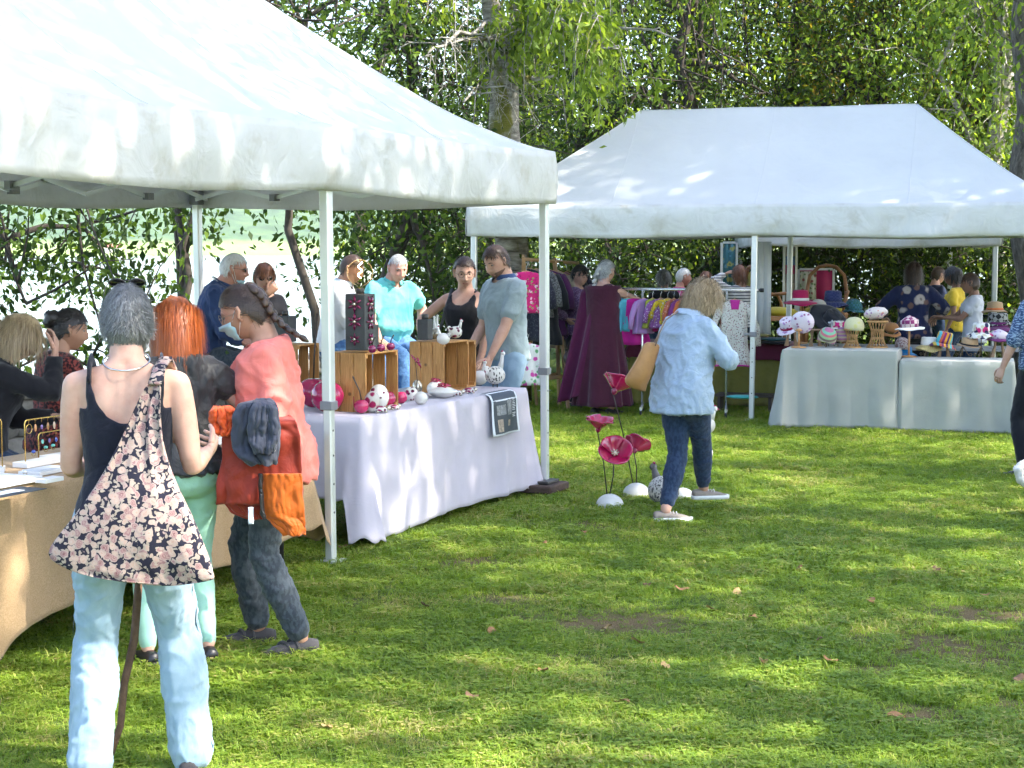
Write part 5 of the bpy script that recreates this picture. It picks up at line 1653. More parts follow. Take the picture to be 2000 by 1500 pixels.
p.mass('blonde', [((0, -.010, .025), (.100, .115, .112)), ((0, -.03, -.05), (.102, .092, .070)), ((.06, .02, -.03), (.045, .06, .07)), ((-.06, .02, -.03), (.045, .06, .07))], amp=.012, sc=(20, 20, 14))
p.hair('blonde', L=.13, n=3600, thick=.030, line=.42, wid=.0026, seed=17, curl=.42, sides=-.2, lift=.05, mess=.4)
WW = p

# ---- small white dog at the right edge
dg_p = gp(2012, 1012)
dg = thing('dog', 'small fluffy white dog at the right edge, mostly out of the picture', 'dog', (dg_p.x + .16, dg_p.y, 0), R(-78))
mb = MB()
mb.capsule([(0, -.14, .19), (0, 0, .195), (0, .13, .20)], [.070, .078, .080], 12); mb.capsule([(0, .13, .22), (0, .20, .29)], [.055, .05], 10); mb.ball((0, .225, .315), (.055, .062, .055)); mb.capsule([(0, .25, .305), (0, .305, .295)], [.034, .024], 10)
for sx in (-1, 1):
    mb.capsule([(sx * .045, .12, .17), (sx * .047, .125, .09), (sx * .047, .12, .02)], [.036, .024, .022], 8); mb.capsule([(sx * .045, -.13, .18), (sx * .05, -.10, .12), (sx * .05, -.165, .08), (sx * .05, -.15, .02)], [.046, .036, .022, .022], 8)
    mb.capsule([(sx * .045, .20, .36), (sx * .07, .19, .31)], [.022, .018], 8)
mb.capsule([(0, -.19, .22), (0, -.25, .26), (0, -.27, .33), (0, -.23, .37)], [.028, .03, .034, .022], 8)
me = remesh(mb, .010, 3); wrinkle(me, .012, (40, 40, 40))
me.materials.append(M('dog_fur', (.74, .72, .68), .9, .1, 30, bump=.8, bs=90)); finish('body', me, dg)
MB().ball((0, .328, .30), (.010, .008, .008)).build('nose', SHOE_BLACK, dg)
for sx in (-1, 1):
    MB().ball((sx * .024, .272, .335), .007, 8).build('eye', SHOE_BLACK, dg)

# ================================================================ TABLES AND GOODS UNDER THE NEAR TENT
du = -lu                                  # along the table fronts, away from the camera
UV = math.atan2(du.y, du.x)
def cloth(name, label, P, ang, L, W, H, drop, mat, flip=1, fold=.035, seed=0.0, flare=.05, n=260, rows=26, nf=7.0, skip=()):
    """cloth over a table: flat top, sides falling in folds; local x along the front, y into the table"""
    t = thing(name, label, 'tablecloth', P, ang)
    r = .02
    per = []
    def line(a, b, nn, k, side):
        for i in range(k):
            f = i / k
            per.append((lerp(a[0], b[0], f), lerp(a[1], b[1], f), nn[0], nn[1], side, f))
    def corner(c, a0, a1, k, side):
        for i in range(k):
            a = lerp(a0, a1, i / k)
            per.append((c[0] + r * math.cos(a), c[1] + r * math.sin(a), math.cos(a), math.sin(a), side, i / k))
    tot = 2 * (L + W)
    kx, ky = int(n * L / tot), int(n * W / tot)
    hp_ = math.pi / 2
    line((r, 0), (L - r, 0), (0, -1), kx, 'front'); corner((L - r, r), -hp_, 0, 10, 'c1')
    line((L, r), (L, W - r), (1, 0), ky, 'far'); corner((L - r, W - r), 0, hp_, 10, 'c2')
    line((L - r, W), (r, W), (0, 1), kx, 'back'); corner((r, W - r), hp_, math.pi, 10, 'c3')
    line((0, W - r), (0, r), (-1, 0), ky, 'near'); corner((r, r), math.pi, 3 * hp_, 10, 'c0')
    N_ = len(per)
    vs = []
    arc = 0.0
    for i, (x, y, nx, ny, side, f) in enumerate(per):
        if i:
            arc += math.hypot(x - per[i - 1][0], y - per[i - 1][1])
        dd = drop(side, f)
        ends = {'front': ('c0', 'c1'), 'far': ('c1', 'c2'), 'back': ('c2', 'c3'), 'near': ('c3', 'c0')}
        if side[0] == 'c':
            cr = 0.0 if side in skip else 1.0
        else:
            ln_ = L if side in ('front', 'back') else W
            cr = max([0.0] + [math.exp(-d_ * ln_ / .10) for e_, d_ in zip(ends[side], (f, 1 - f)) if e_ not in skip])
        for j in range(rows + 1):
            v = j / rows
            if j == 0:
                vs.append((x - nx * .03, y - ny * .03, H)); continue
            if j == 1:
                vs.append((x - nx * .004, y - ny * .004, H - .002)); continue
            vv = (j - 1) / (rows - 1)
            wave = math.sin(arc * nf + 1.7 * nz(arc * 1.3, seed, 0) * 3 + seed) * fold * (.25 + .75 * (.5 + .5 * nz(arc * .8, 3 + seed, 1)))
            wave += fold * .6 * nz(arc * 5, vv * 1.5, seed)
            out = .006 + (flare * (.5 + cr * 2.2)) * vv ** 1.3 + max(-.005 - .0, wave) * vv ** .8 + .004 * nz(arc * 6, vv * 4, seed + 4)
            z = H - .012 - dd * vv + .02 * cr * math.sin(i * .9) * vv
            vs.append((x + nx * out, y + ny * out, max(.008, z)))
    mb = MB()
    fs = []
    R1 = rows + 1
    for i in range(N_):
        k = (i + 1) % N_
        for j in range(rows):
            fs.append((i * R1 + j, i * R1 + j + 1, k * R1 + j + 1, k * R1 + j))
    fs.append(tuple(i * R1 for i in range(N_)))
    mb.add([(p[0], p[1] * flip, p[2]) for p in vs], fs)
    mb.build('cloth', mat, t, True, solid=.003, auto=70)
    return t
TABLE_TOP, TABLE_LEG = M('table_top_grey', (.30, .30, .31), .6), M('table_leg_dark', (.03, .03, .032), .5)
def table(label, P, ang, L, W, H, flip=1):
    t = thing('folding_table', label, 'table', P, ang)
    MB().box((L / 2, W / 2 * flip, H - .02), (L - .03, W - .03, .03)).build('tabletop', TABLE_TOP, t, False, bevel=.005)
    for x in (.14, L - .14):
        for y in (.08, W - .08):
            MB().tube([(x, y * flip, H - .03), (x, y * flip, 0)], .014, 8).build('leg', TABLE_LEG, t)
    return t
# lavender table
H_L = .765
c0 = gp(706, 817, H_L); c1 = gp(1030, 757, H_L)
angL = math.atan2(c1.y - c0.y, c1.x - c0.x)
Ll = (c1 - c0).length
P_L = Vector((c0.x, c0.y, 0))
LAV = fabric('lavender_cloth', (.55, .51, .57), fold=.10, foldscale=7, var=.04)
def drop_l(side, f):
    if side == 'near': return lerp(.46, .47, f) + (.22 * max(0, (f - .93) / .07))
    if side == 'c0': return .69
    if side == 'front': return .71 - .03 * f - .05 * sstep(.10, .0, f) * 0 + .012 * math.sin(f * 9)
    if side == 'c1': return .66 - .10 * f
    return .50
table('folding table under the lavender cloth', P_L, angL, Ll, .80, H_L - .006)
cloth('tablecloth', 'pale lavender cloth falling in folds over the ceramics table', P_L, angL, Ll, .80, H_L, drop_l, LAV, seed=2.0, fold=.026, flare=.045, nf=17, n=340)
def lav(sx, sy, z=0.0):
    d = Vector((math.cos(angL), math.sin(angL), 0)); v = Vector((-d.y, d.x, 0))
    return P_L + d * sx + v * sy + Vector((0, 0, z))
# burlap table
H_B = .745
endb = gp(600, 1104)
P_B = Vector((endb.x, endb.y, 0)) - Vector((math.cos(angL), math.sin(angL), 0)) * 3.45
BURLAP = fabric('burlap', (.42, .285, .155), 'marl', [(.36, .24, .125)], 160, fold=.10, foldscale=7, weave=.9, rough=.95)
def drop_b(side, f):
    if side == 'front':
        s_ = f * 3.45
        return .60 + .05 * math.sin(s_ * 3) + .12 * math.exp(-((s_ - .80) / .10) ** 2) - .06 * sstep(1.0, 2.4, s_)
    return .60
table('folding table under the burlap cloth', P_B, angL, 3.45, .75, H_B - .006)
cloth('tablecloth', 'beige burlap cloth over the jewellery table at the left', P_B, angL, 3.45, .75, H_B, drop_b, BURLAP, seed=6.0, fold=.032, flare=.05, n=380, nf=15)

# ---- crates
PINE = None
m, nt, nd, lk, b = nodes_of('crate_pine')
co = coords(nt, (3, 3, 3)); oi = N(nt, 'ShaderNodeObjectInfo'); ad = N(nt, 'ShaderNodeVectorMath', operation='ADD'); lk.new(co, ad.inputs[0]); lk.new(oi.outputs['Random'], ad.inputs[1])
wv = N(nt, 'ShaderNodeTexNoise'); mp = N(nt, 'ShaderNodeMapping'); mp.inputs['Scale'].default_value = (9, 9, 1.0); lk.new(ad.outputs[0], mp.inputs[0]); lk.new(mp.outputs[0], wv.inputs['Vector']); inp(wv, Scale=2.4, Detail=5.0, Distortion=1.2)
r = ramp(nt, [(.3, (.34, .15, .040)), (.55, (.50, .25, .075)), (.8, (.60, .34, .12))]); lk.new(wv.outputs[0], r.inputs[0])
vo = N(nt, 'ShaderNodeTexVoronoi'); inp(vo, Scale=2.2); lk.new(ad.outputs[0], vo.inputs['Vector']); kn = ramp(nt, [(.05, (.25, .25, .25)), (.10, (1, 1, 1))]); lk.new(vo.outputs[0], kn.inputs[0])
ml = N(nt, 'ShaderNodeMixRGB', blend_type='MULTIPLY'); ml.inputs[0].default_value = .9; lk.new(r.outputs[0], ml.inputs[1]); lk.new(kn.outputs[0], ml.inputs[2]); lk.new(ml.outputs[0], b.inputs['Base Color']); inp(b, Roughness=.5)
PINE = m
def crate(label, P, ang, l=.42, d=.28, h=.36, group='pine crates used as display boxes'):
    """box on its side, open at the front (local -y); boards one by one"""
    t = thing('wooden_crate', label, 'crate', P, ang, group)
    th = .011
    def bd(c, s): MB().box(c, s).build('board', PINE, t, False, bevel=.0015)
    for x in (th / 2, l - th / 2):
        wds = d / 3 - .014
        for i in range(3):
            bd((x, d * (i + .5) / 3, h / 2), (th, wds + .004, h))
    for x in (th * 1.6 + .004, l - th * 1.6 - .004):
        for z in (.018, h - .018):
            MB().box((x, d / 2, z), (.018, d - .01, .026)).build('batten', PINE, t, False, bevel=.0015)
    for z in (th / 2, h - th / 2):
        for i in range(3):
            bd((l / 2, d * (i + .5) / 3, z + (-.0015 if z < .1 else .0015)), (l - 2 * th - .002, d / 3 - .006, th))
    for i in range(3):
        bd((l * (i + .5) / 3, d - th / 2 - .001, h / 2), (l / 3 - .03, th, h - 2 * th - .006))
    return t
def onlav(px, py, z=H_L + .003): return gp(px, py, z)
k1 = onlav(716, 806)
crate('pine crate with the tall flowered lamp on top', k1, angL, .42, .27, .355)
k2 = onlav(868, 768)
crate('pine crate under the white birds and small dark lamp', k2, angL, .40, .27, .345)
k3 = k2 + Vector((math.cos(angL), math.sin(angL), 0)) * .43 + Vector((-math.sin(angL), math.cos(angL), 0)) * .06
crate('pine crate standing on end at the far end of the lavender table', k3, angL, .22, .24, .33)
k0 = onlav(612, 762) + Vector((-math.sin(angL), math.cos(angL), 0)) * .12
crate('pine crate partly hidden behind the coral top', k0, angL, .30, .26, .31)

# ---- ceramics
GLAZE = M('magenta_glaze', (.42, .010, .085), .12, .15, 5, coat=.8)
GLAZE_D = M('magenta_glaze_dark', (.22, .008, .070), .15, .15, 5, coat=.6)
WHITE_C = M('white_raku', (.74, .72, .67), .3, .08, 9, coat=.3, bump=.1, bs=20)
SILVERY = M('silver_glaze', (.55, .50, .40), .18, .25, 25, metal=.7)
SLATE = M('slate_glaze', (.050, .052, .055), .45, .25, 12, bump=.2, bs=30)
STEMM = M('stem_iron', (.06, .05, .045), .5, .2, metal=.5)
RAKU = fabric('raku_flowers', (.74, .72, .66), 'floral', [(.30, .010, .085), (.12, .01, .05)], 20, thr=.33, rough=.25, fold=.0, weave=0)
def cherry(label, P, r, stem=0.0, dx=(0, 0), mat=None, group='magenta ceramic cherries'):
    t = thing('ceramic_cherry', label, 'ornament', P, 0, group)
    n = 14
    prof = [(.02 * r, .02 * r)] + [(r * math.sin(a) * (1.0), r - r * .98 * math.cos(a)) for a in [math.pi * i / n for i in range(1, n)]]
    prof = [(a, z - (.16 * r * math.exp(-((a / r) / .30) ** 2) if z > r else 0)) for a, z in prof] + [(.02 * r, 1.98 * r - .16 * r)]
    MB().lathe(prof, 28).build('fruit', mat or GLAZE, t)
    if stem:
        MB().tube([(0, 0, 1.80 * r), (dx[0] * .2, dx[1] * .2, 1.9 * r + stem * .35), (dx[0], dx[1], 1.85 * r + stem)], [.0035 + r * .03, .003 + r * .02, .004 + r * .035], 6).build('stem', STEMM, t)
    return t
cherry('larger round magenta ceramic cherry beside the near post, the right one', onlav(640, 806), .100, .36, (-.03, .05))
cherry('large magenta ceramic cherry beside the coral top, the left one', onlav(613, 797), .098, .40, (.02, .06))
cherry('small magenta cherry at the table front right of the near post', onlav(706, 808), .045, .14, (-.05, 0))
cherry('small magenta cherry beside the near post', onlav(680, 803), .042, .13, (-.02, .02))
cherry('small magenta cherry half behind the front one', onlav(697, 797), .040, .15, (.03, .02))
cherry('magenta cherry at the crate mouth behind the silver turtles', onlav(757, 795), .052)
cherry('magenta cherry right of the crate mouth', onlav(783, 789), .042)
zc = k1.z + .366
for i, px in enumerate((727, 744, 763)):
    q = gp(px, 690 - i * 2.5, zc)
    cherry(('leftmost', 'middle', 'rightmost')[i] + ' of the three tiny cherries on the crate', q, .0255, .05, (.02, -.01), GLAZE_D)
def petal_disc(mb, c, m, r, n=6, w_=.36, h=.006):
    for i in range(n):
        a = 2 * math.pi * i / n
        d = Vector((math.cos(a), math.sin(a), 0)); s = Vector((-d.y, d.x, 0))
        P = [d * r * .12, d * r * .5 + s * r * w_ * .5, d * r, d * r * .5 - s * r * w_ * .5]
        top = [Vector(c) + m @ (q + Vector((0, 0, h * (1 if j in (1, 3) else .4)))) for j, q in enumerate(P)]
        bot = [Vector(c) + m @ q for q in P]
        mb.rings([bot, top])
BULB = None
m, nt, nd, lk, b = nodes_of('bulb_glass'); inp(b, Roughness=.04); b.inputs['Base Color'].default_value = (.9, .88, .82, 1); tb_ = N(nt, 'ShaderNodeBsdfTransparent'); tb_.inputs[0].default_value = (1, .95, .84, 1); lw_ = N(nt, 'ShaderNodeLayerWeight'); inp(lw_, Blend=.06); mx = N(nt, 'ShaderNodeMixShader'); ml_ = N(nt, 'ShaderNodeMath', operation='MULTIPLY'); ml_.inputs[1].default_value = .32; lk.new(lw_.outputs['Fresnel'], ml_.inputs[0]); lk.new(ml_.outputs[0], mx.inputs[0]); lk.new(tb_.outputs[0], mx.inputs[1]); lk.new(b.outputs[0], mx.inputs[2]); lk.new(mx.outputs[0], nt.nodes['Material Output'].inputs[0]); BULB = m
m, nt, nd, lk, b = nodes_of('bulb_filament'); b.inputs['Emission Color'].default_value = (1, .62, .22, 1); b.inputs['Emission Strength'].default_value = 16.0; FILA = m
def lamp(label, P, ang, wd_, h, rb=0.0, flowers=0, group='square ceramic lamps'):
    t = thing('ceramic_lamp', label, 'lamp', P, ang, group)
    bx = MB().box((0, 0, h / 2), (wd_, wd_, h)).build('base', SLATE, t, False, bevel=.006)
    MB().lathe([(.024, 0), (.024, .03), (.018, .035)], 14, (0, 0, h)).build('socket', STEEL, t)
    if flowers:
        for i in range(flowers):
            z = h * (.82 - .31 * i)
            for fm in (Matrix.Rotation(R(90), 3, 'Y') @ Matrix.Rotation(R(180), 3, 'X'), Matrix.Rotation(R(90), 3, 'X')):
                nrm = fm @ Vector((0, 0, 1))
                mb = MB(); petal_disc(mb, Vector((0, 0, z)) + nrm * (wd_ / 2 + .001), fm, wd_ * (.40 if i < 2 else .30), 6, .34, .010)
                fl = mb.build('flower', GLAZE_D, t); MB().ball(Vector((0, 0, z)) + nrm * (wd_ / 2 + .008), .010, 8).build('flower_heart', SILVERY, fl)
    if rb:
        gb = MB().lathe([(.010, 0), (.016, .012)] + [(rb * math.sin(a), .012 + rb * 1.02 - rb * math.cos(a)) for a in [math.pi * (.16 + .80 * i / 14) for i in range(15)]], 26, (0, 0, h + .034)).build('bulb', BULB, t)
        MB().tube([(.012 * math.cos(a * 1.9) * (1 + .4 * math.sin(a)), .012 * math.sin(a * 1.9), h + .034 + rb * .75 + .016 * a * rb / .08) for a in [i * .5 for i in range(13)]], .0022 + rb * .012, 6).build('filament', FILA, gb)
    return t
lv_ = Vector((-math.sin(angL), math.cos(angL), 0)); ld = Vector((math.cos(angL), math.sin(angL), 0))
lamp('tall square lamp with magenta flowers and glowing globe bulb on the crate', k1 + ld * .085 + lv_ * .085 + Vector((0, 0, .369)), angL, .135, .34, .080, 3)
lamp('short dark lamp with small glowing bulb behind the tall flowered lamp', k1 + ld * .30 + lv_ * .13 + Vector((0, 0, .369)), angL, .075, .145, .036)
lamp('small dark lamp without bulb on the second crate', k2 + ld * .03 + lv_ * .16 + Vector((0, 0, .359)), angL, .082, .14)
lamp('grey square lamp without bulb behind the braid', k0 + ld * .10 + lv_ * .16 + Vector((0, 0, .324)), angL, .115, .185, 0, 0)
def bird(label, P, ang, r, neck=.08, body=None, group='ceramic hens and guinea fowl', tail=True, legs=0.0):
    t = thing('ceramic_bird', label, 'ornament', P, ang, group)
    z = r * .95 + legs
    MB().ball((0, 0, z), (r, r * 1.12, r * .95), 20, None, 12).build('body', body or WHITE_C, t)
    MB().tube([(0, r * .6, z + r * .45), (0, r * .9, z + r * .9 + neck * .4), (0, r * 1.0, z + r * .9 + neck)], [r * .38, r * .22, r * .17], 10).build('neck', WHITE_C, t)
    hd = MB().ball((0, r * 1.06, z + r * .95 + neck), r * .25, 12).build('head', WHITE_C, t)
    MB().tube([(0, r * 1.25, z + r * .95 + neck), (0, r * 1.5, z + r * .88 + neck)], [r * .10, .001], 8).build('beak', GLAZE, hd)
    MB().ball((0, r * 1.0, z + r * 1.2 + neck), (r * .06, r * .16, r * .12), 8).build('comb', GLAZE, hd)
    if tail:
        MB().ball((0, -r * 1.05, z + r * .55), (r * .12, r * .40, r * .48), 12, Matrix.Rotation(R(25), 3, 'X')).build('tail', RAKU, t)
    if legs:
        for sx in (-1, 1):
            MB().tube([(sx * r * .35, 0, z - r * .85), (sx * r * .35, 0, 0)], .004, 6).build('leg', STEMM, t)
    return t
SPECK = fabric('speckled_grey', (.60, .58, .53), 'speckle', [(.03, .03, .03), (.10, .10, .10)], 62, stretch=(1, 1, .6), thr=.36, rough=.35, fold=0, weave=0)
zb = k2.z + .359
bird('plump white ceramic bird at the left of the crate top', gp(866, 673, zb), R(60), .040, .03)
bird('white and magenta ceramic bird at the right of the crate top', k2 + ld * .30 + lv_ * .06 + Vector((0, 0, .359)), R(-60), .044, .035, RAKU)
bird('small bird with long neck behind the plump one on the crate', k2 + ld * .18 + lv_ * .15 + Vector((0, 0, .359)), R(20), .038, .075, SILVERY)
bird('tall necked bird beside it on the crate', k2 + ld * .27 + lv_ * .20 + Vector((0, 0, .359)), R(-20), .036, .085)
bird('white ceramic hen with magenta tail at the end of the table', onlav(937, 752), R(-40), .055, .055, tail=True)
bird('black speckled ceramic guinea fowl stretching its neck at the table end', onlav(967, 756), R(-50), .068, .085, fabric('speckled_white', (.66, .64, .58), 'speckle', [(.05, .05, .045)], 60, stretch=(1, 1, .5), rough=.4, fold=0, weave=0, thr=.36), legs=.02)
def turtle(label, P, ang, r=.035):
    t = thing('ceramic_turtle', label, 'ornament', P, ang, 'small silver ceramic turtles')
    MB().lathe([(r * .2, r * .25), (r * .95, r * .28), (r * 1.0, r * .40), (r * .75, r * .72), (r * .35, r * .88), (.001, r * .92)], 16).build('shell', RAKU, t)
    MB().ball((0, r * 1.25, r * .55), r * .34, 10).build('head', SILVERY, t)
    for a in (.7, 2.4, 3.9, 5.5):
        MB().ball((r * .85 * math.cos(a), r * .85 * math.sin(a), r * .2), r * .22, 8).build('foot', SILVERY, t)
for i, (px, py, a, lb_) in enumerate([(742, 806, -60, 'frontmost silver turtle below the floral egg'), (768, 800, -50, 'silver turtle in front of the magenta cherry'), (889, 773, -60, 'left one of the two turtles near the poster'), (915, 768, -60, 'right one of the two turtles near the poster')]):
    turtle(lb_, onlav(px, py), R(a), (.046, .036, .046, .042)[i])
def vase(label, P, prof, mat, name='ceramic_vase', flower=0.0, n=26):
    t = thing(name, label, 'ornament', P, 0)
    MB().lathe(prof, n).build('body', mat, t)
    if flower:
        zt = prof[-1][1]
        mb = MB()
        for q in range(2):
            petal_disc(mb, (0, 0, zt + .004 + .008 * q), Matrix.Rotation(q * .5, 3, 'Z') @ Matrix.Rotation(.2, 3, 'X'), flower * (1 - .25 * q), 5, .7, .006)
        mb.build('flower', GLAZE, t)
    return t
def ball_prof(r, sq=1.0, top=.985): return [(r * math.sin(a), r * sq - r * sq * math.cos(a)) for a in [math.pi * (.06 + (top - .06) * i / 14) for i in range(15)]]
vase('tall egg shaped vase with magenta flowers inside the crate mouth', onlav(740, 800), ball_prof(.062, 1.25), RAKU)
vase('silvery flowered egg in front of the crate opening', onlav(727, 806), ball_prof(.048, 1.35), fabric('silver_flowers', (.55, .52, .46), 'floral', [(.30, .012, .07)], 16, thr=.42, rough=.25, fold=0, weave=0))
vase('plain white ceramic apple in front of the second crate', onlav(822, 790), ball_prof(.044, .93), WHITE_C)
vase('white ball vase with magenta blossoms between the crates', onlav(803, 783), ball_prof(.046), RAKU)
vase('round white pot topped by a magenta flower', onlav(851, 774), ball_prof(.060, .85, .93), WHITE_C, flower=.042)
vase('flat white lens shaped vase topped by a magenta flower', onlav(866, 777), [(.02, 0), (.06, .012), (.095, .034), (.104, .042), (.09, .050), (.05, .068), (.016, .076)], WHITE_C, flower=.052)
vase('small silver shell upright behind the white apple', onlav(815, 772), ball_prof(.035, 1.5), SILVERY)
vase('little silver cup with dark rim beside the second crate', onlav(846, 762), ball_prof(.022, 2.0), SILVERY)
fl = thing('ceramic_flower', 'magenta ceramic flower on a rod standing by the second crate', 'ornament', onlav(812, 778))
MB().tube([(0, 0, 0), (.01, 0, .12), (.0, 0, .24)], .003, 6).build('rod', STEMM, fl)
mb = MB(); petal_disc(mb, (0, 0, .245), Matrix.Rotation(.9, 3, 'Y'), .055, 8, .4, .010); petal_disc(mb, (.02, -.01, .235), Matrix.Rotation(1.2, 3, 'Y'), .04, 7, .4, .01); mb.build('petals', GLAZE, fl)

# ---- posters
POSTER_W, POSTER_D = M('poster_paper', (.80, .84, .88), .6, .03), M('poster_navy', (.030, .042, .060), .5, .1)
def poster(label, s0, base, ang, w_, hup, hdn, off, H, blocks, mirror=1):
    """sheet bent over the table edge; blocks = printed patches (u0,u1,v0,v1,material)"""
    t = thing('poster', label, 'poster', base, ang)
    def fn(u, v, lift):
        q = v * (hup + hdn)
        x = s0 + w_ * u
        bulge = .010 * math.sin(u * 7 + v * 3) * v
        if q < hup:
            return (x, hup - q, H + lift)
        d = q - hup
        return (x, -off - .018 * sstep(0, .05, d) - .055 * d + bulge - lift, H - d)
    MB().grid(lambda u, v: fn(u, v, .006), 12, 20).build('sheet', POSTER_W, t, solid=.0015)
    for (u0, u1, v0, v1, mt) in blocks:
        MB().grid(lambda u, v: fn(lerp(u0, u1, u), lerp(v0, v1, v), .0085 if mt is POSTER_D else .0105), 8, 12).build('print', mt, t)
    return t
PR_G, PR_L, PR_T = M('print_grey', (.22, .23, .24), .5, .6, 60), M('print_lines', (.70, .72, .74), .5), M('print_warm', (.34, .27, .20), .5, .5, 40)
blk = [(.06, .94, .03, .965, POSTER_D), (.16, .48, .40, .60, PR_G), (.54, .72, .32, .62, PR_G), (.16, .34, .68, .93, PR_T), (.56, .66, .72, .84, PR_T)]
for i in range(9):
    blk.append((.76, .78 + .13 * (.6 + .4 * ((i * 37) % 7) / 7), .36 + .034 * i + (.03 if i > 5 else 0), .372 + .034 * i + (.03 if i > 5 else 0), PR_L))
blk.append((.14, .52, .30, .318, PR_L)); blk.append((.76, .86, .315, .332, PR_L))
s_p = (Vector((gp(947, 772, H_L).x, gp(947, 772, H_L).y, 0)) - P_L).dot(ld)
poster('dark poster with white border and photos hanging over the lavender cloth', s_p, P_L, angL, .43, .06, .28, .02, H_L, blk)
bd_ = Vector((math.cos(angL), math.sin(angL), 0))
s_b = (Vector((gp(398, 905, H_B).x, gp(398, 905, H_B).y, 0)) - P_B).dot(bd_)
blk = [(.05, .95, .26, .95, POSTER_D), (.05, .95, .20, .27, M('print_teal', (.10, .42, .36), .5))]
for i in range(14):
    blk.append((.14, .14 + .70 * (.7 + .3 * ((i * 53) % 11) / 11), .34 + .036 * i, .352 + .036 * i, PR_L))
blk.append((.40, .86, .295, .312, PR_L))
poster('dark price list with white text lines on the front of the burlap table', s_b, P_B, angL, .30, .10, .30, .02, H_B, blk)

# ---- jewellery
BRASS = M('brass_wire', (.62, .42, .12), .25, .1, metal=.9)
WBOX = M('white_display', (.78, .77, .74), .5, .04)
def onb(px, py): return gp(px, py, H_B + .004)
STONES = [M('gem_' + n, c, .15, .1, coat=.6) for n, c in (('mint', (.16, .60, .50)), ('blue', (.05, .10, .42)), ('purple', (.16, .10, .30)), ('amber', (.40, .20, .08)), ('shell', (.62, .45, .32)), ('white', (.80, .78, .74)))]
def stand(label, P, ang, w_, h, n, kinds, L=.34, D=.085, basem=True):
    t = thing('jewellery_stand', label, 'stand', P, ang, 'brass jewellery stands')
    MB().box((w_ / 2, 0, .0125), (L, D, .025)).build('base', WBOX, t, False, bevel=.002)
    MB().tube([(0, 0, .02), (0, 0, h - .015), (.004, 0, h - .005), (.015, 0, h), (w_ - .015, 0, h), (w_ - .004, 0, h - .005), (w_, 0, h - .015), (w_, 0, .02)], .0032, 6).build('frame', BRASS, t)
    for i in range(n):
        x = .03 + (w_ - .06) * i / max(1, n - 1)
        k = kinds[i % len(kinds)]
        e = MB()
        e.tube([(x, 0, h - .002), (x, .002, h - .02)], .0012, 4)
        if k == 'hoop':
            e.tube([(x + .021 * math.sin(a), 0, h - .042 - .021 * math.cos(a) * -1) for a in [q * math.pi / 8 for q in range(17)]], .0018, 5, False)
            e.build('earring', BRASS, t)
        else:
            o = e.build('earring', BRASS, t)
            MB().ball((x, 0, h - .042), (.009, .004, .018 if k in (3, 4) else .011), 10).build('drop', STONES[k], o)
    return t
bx_ = angL
stand('tall brass stand with hoop and leaf earrings on the burlap table', onb(50, 912), bx_, .42, .215, 9, ['hoop', 3, 2, 3, 4, 3, 4, 1, 4], .50)
stand('lower brass stand with green and violet earrings in front of the tall one', onb(76, 902), bx_, .36, .135, 7, [0, 2, 1, 2, 0, 2, 1], .30, .055)
stand('brass stand with a round pendant at the left edge', onb(5, 922), bx_ + 2.2, .20, .24, 2, [4, 3], .22)
def ring_(label, P, k):
    t = thing('ring', label, 'ring', P, R(30), 'gemstone rings on the jewellery table')
    MB().tube([(.009 * math.cos(a), 0, .010 + .009 * math.sin(a)) for a in [q * math.pi / 8 for q in range(17)]], .0016, 5, False).build('band', BRASS, t)
    MB().ball((0, 0, .022), (.011, .009, .008), 10).build('stone', STONES[k], t)
ring_('blue stone ring on the white base', onb(66, 902) + Vector((0, 0, .026)), 1)
ring_('mint stone ring, the left of two on the white base', onb(90, 893) + Vector((0, 0, .026)), 0)
ring_('mint stone ring, the right of two on the white base', onb(104, 889) + Vector((0, 0, .026)), 0)
ring_('pearl ring lying on the burlap', onb(49, 932), 5)
def tray(label, P, ang, sx, sy, h, rim=True):
    t = thing('display_tray', label, 'tray', P, ang, 'white trays on the jewellery table')
    MB().box((sx / 2, sy / 2, h / 2), (sx, sy, h)).build('base', WBOX, t, False, bevel=.002)
    if rim:
        MB().box((sx / 2, sy / 2, h + .003), (sx * .86, sy * .84, .004)).build('insert', M('tray_insert', (.66, .68, .70), .7), t, False)
    return t
tray('wide white tray at the left edge of the burlap table', onb(-40, 962), bx_, .40, .24, .022)
tray('small white tray beside the grey haired person', onb(78, 930), bx_, .22, .12, .016)
tray('low white block in front of the small tray', onb(90, 945), bx_, .12, .06, .018, False)
tray('white tray at the far end of the burlap table beside the coats', onb(370, 880), bx_, .34, .20, .03)
cd = thing('leaflet', 'black and white leaflet lying at the front edge of the burlap table', 'leaflet', onb(-20, 976), bx_)
MB().box((.17, .06, .002), (.34, .14, .003)).build('sheet', POSTER_D, cd, False); MB().box((.16, .06, .0046), (.18, .06, .0012)).build('print', POSTER_W, cd, False)

# ================================================================ THE RIGHT STALL
ANG_R = math.atan2(ru.y, ru.x)
GREYC = fabric('grey_linen', (.37, .38, .34), fold=.08, foldscale=6, var=.05)
H1, H2 = .765, .68
q0 = gp(1527, 683, H1)
P_H = Vector((q0.x, q0.y, 0))
def rw(sx, sy, z=0.0): return P_H + ru * sx + rv * sy + Vector((0, 0, z))
table('folding table under the higher left half of the grey cloth', P_H, ANG_R, 1.10, .70, H1 - .006)
cloth('tablecloth', 'grey linen cloth over the higher left half of the hat table', P_H, ANG_R, 1.10, .70, H1, lambda s_, f: H1 - .03 - (.06 if s_ in ('far', 'back') else 0), GREYC, skip=('c1',), seed=3.0, fold=.034, flare=.045, n=300, rows=22, nf=19)
P_H2 = rw(1.125, .0)
table('folding table under the lower right half of the grey cloth', P_H2, ANG_R, 1.05, .70, H2 - .006)
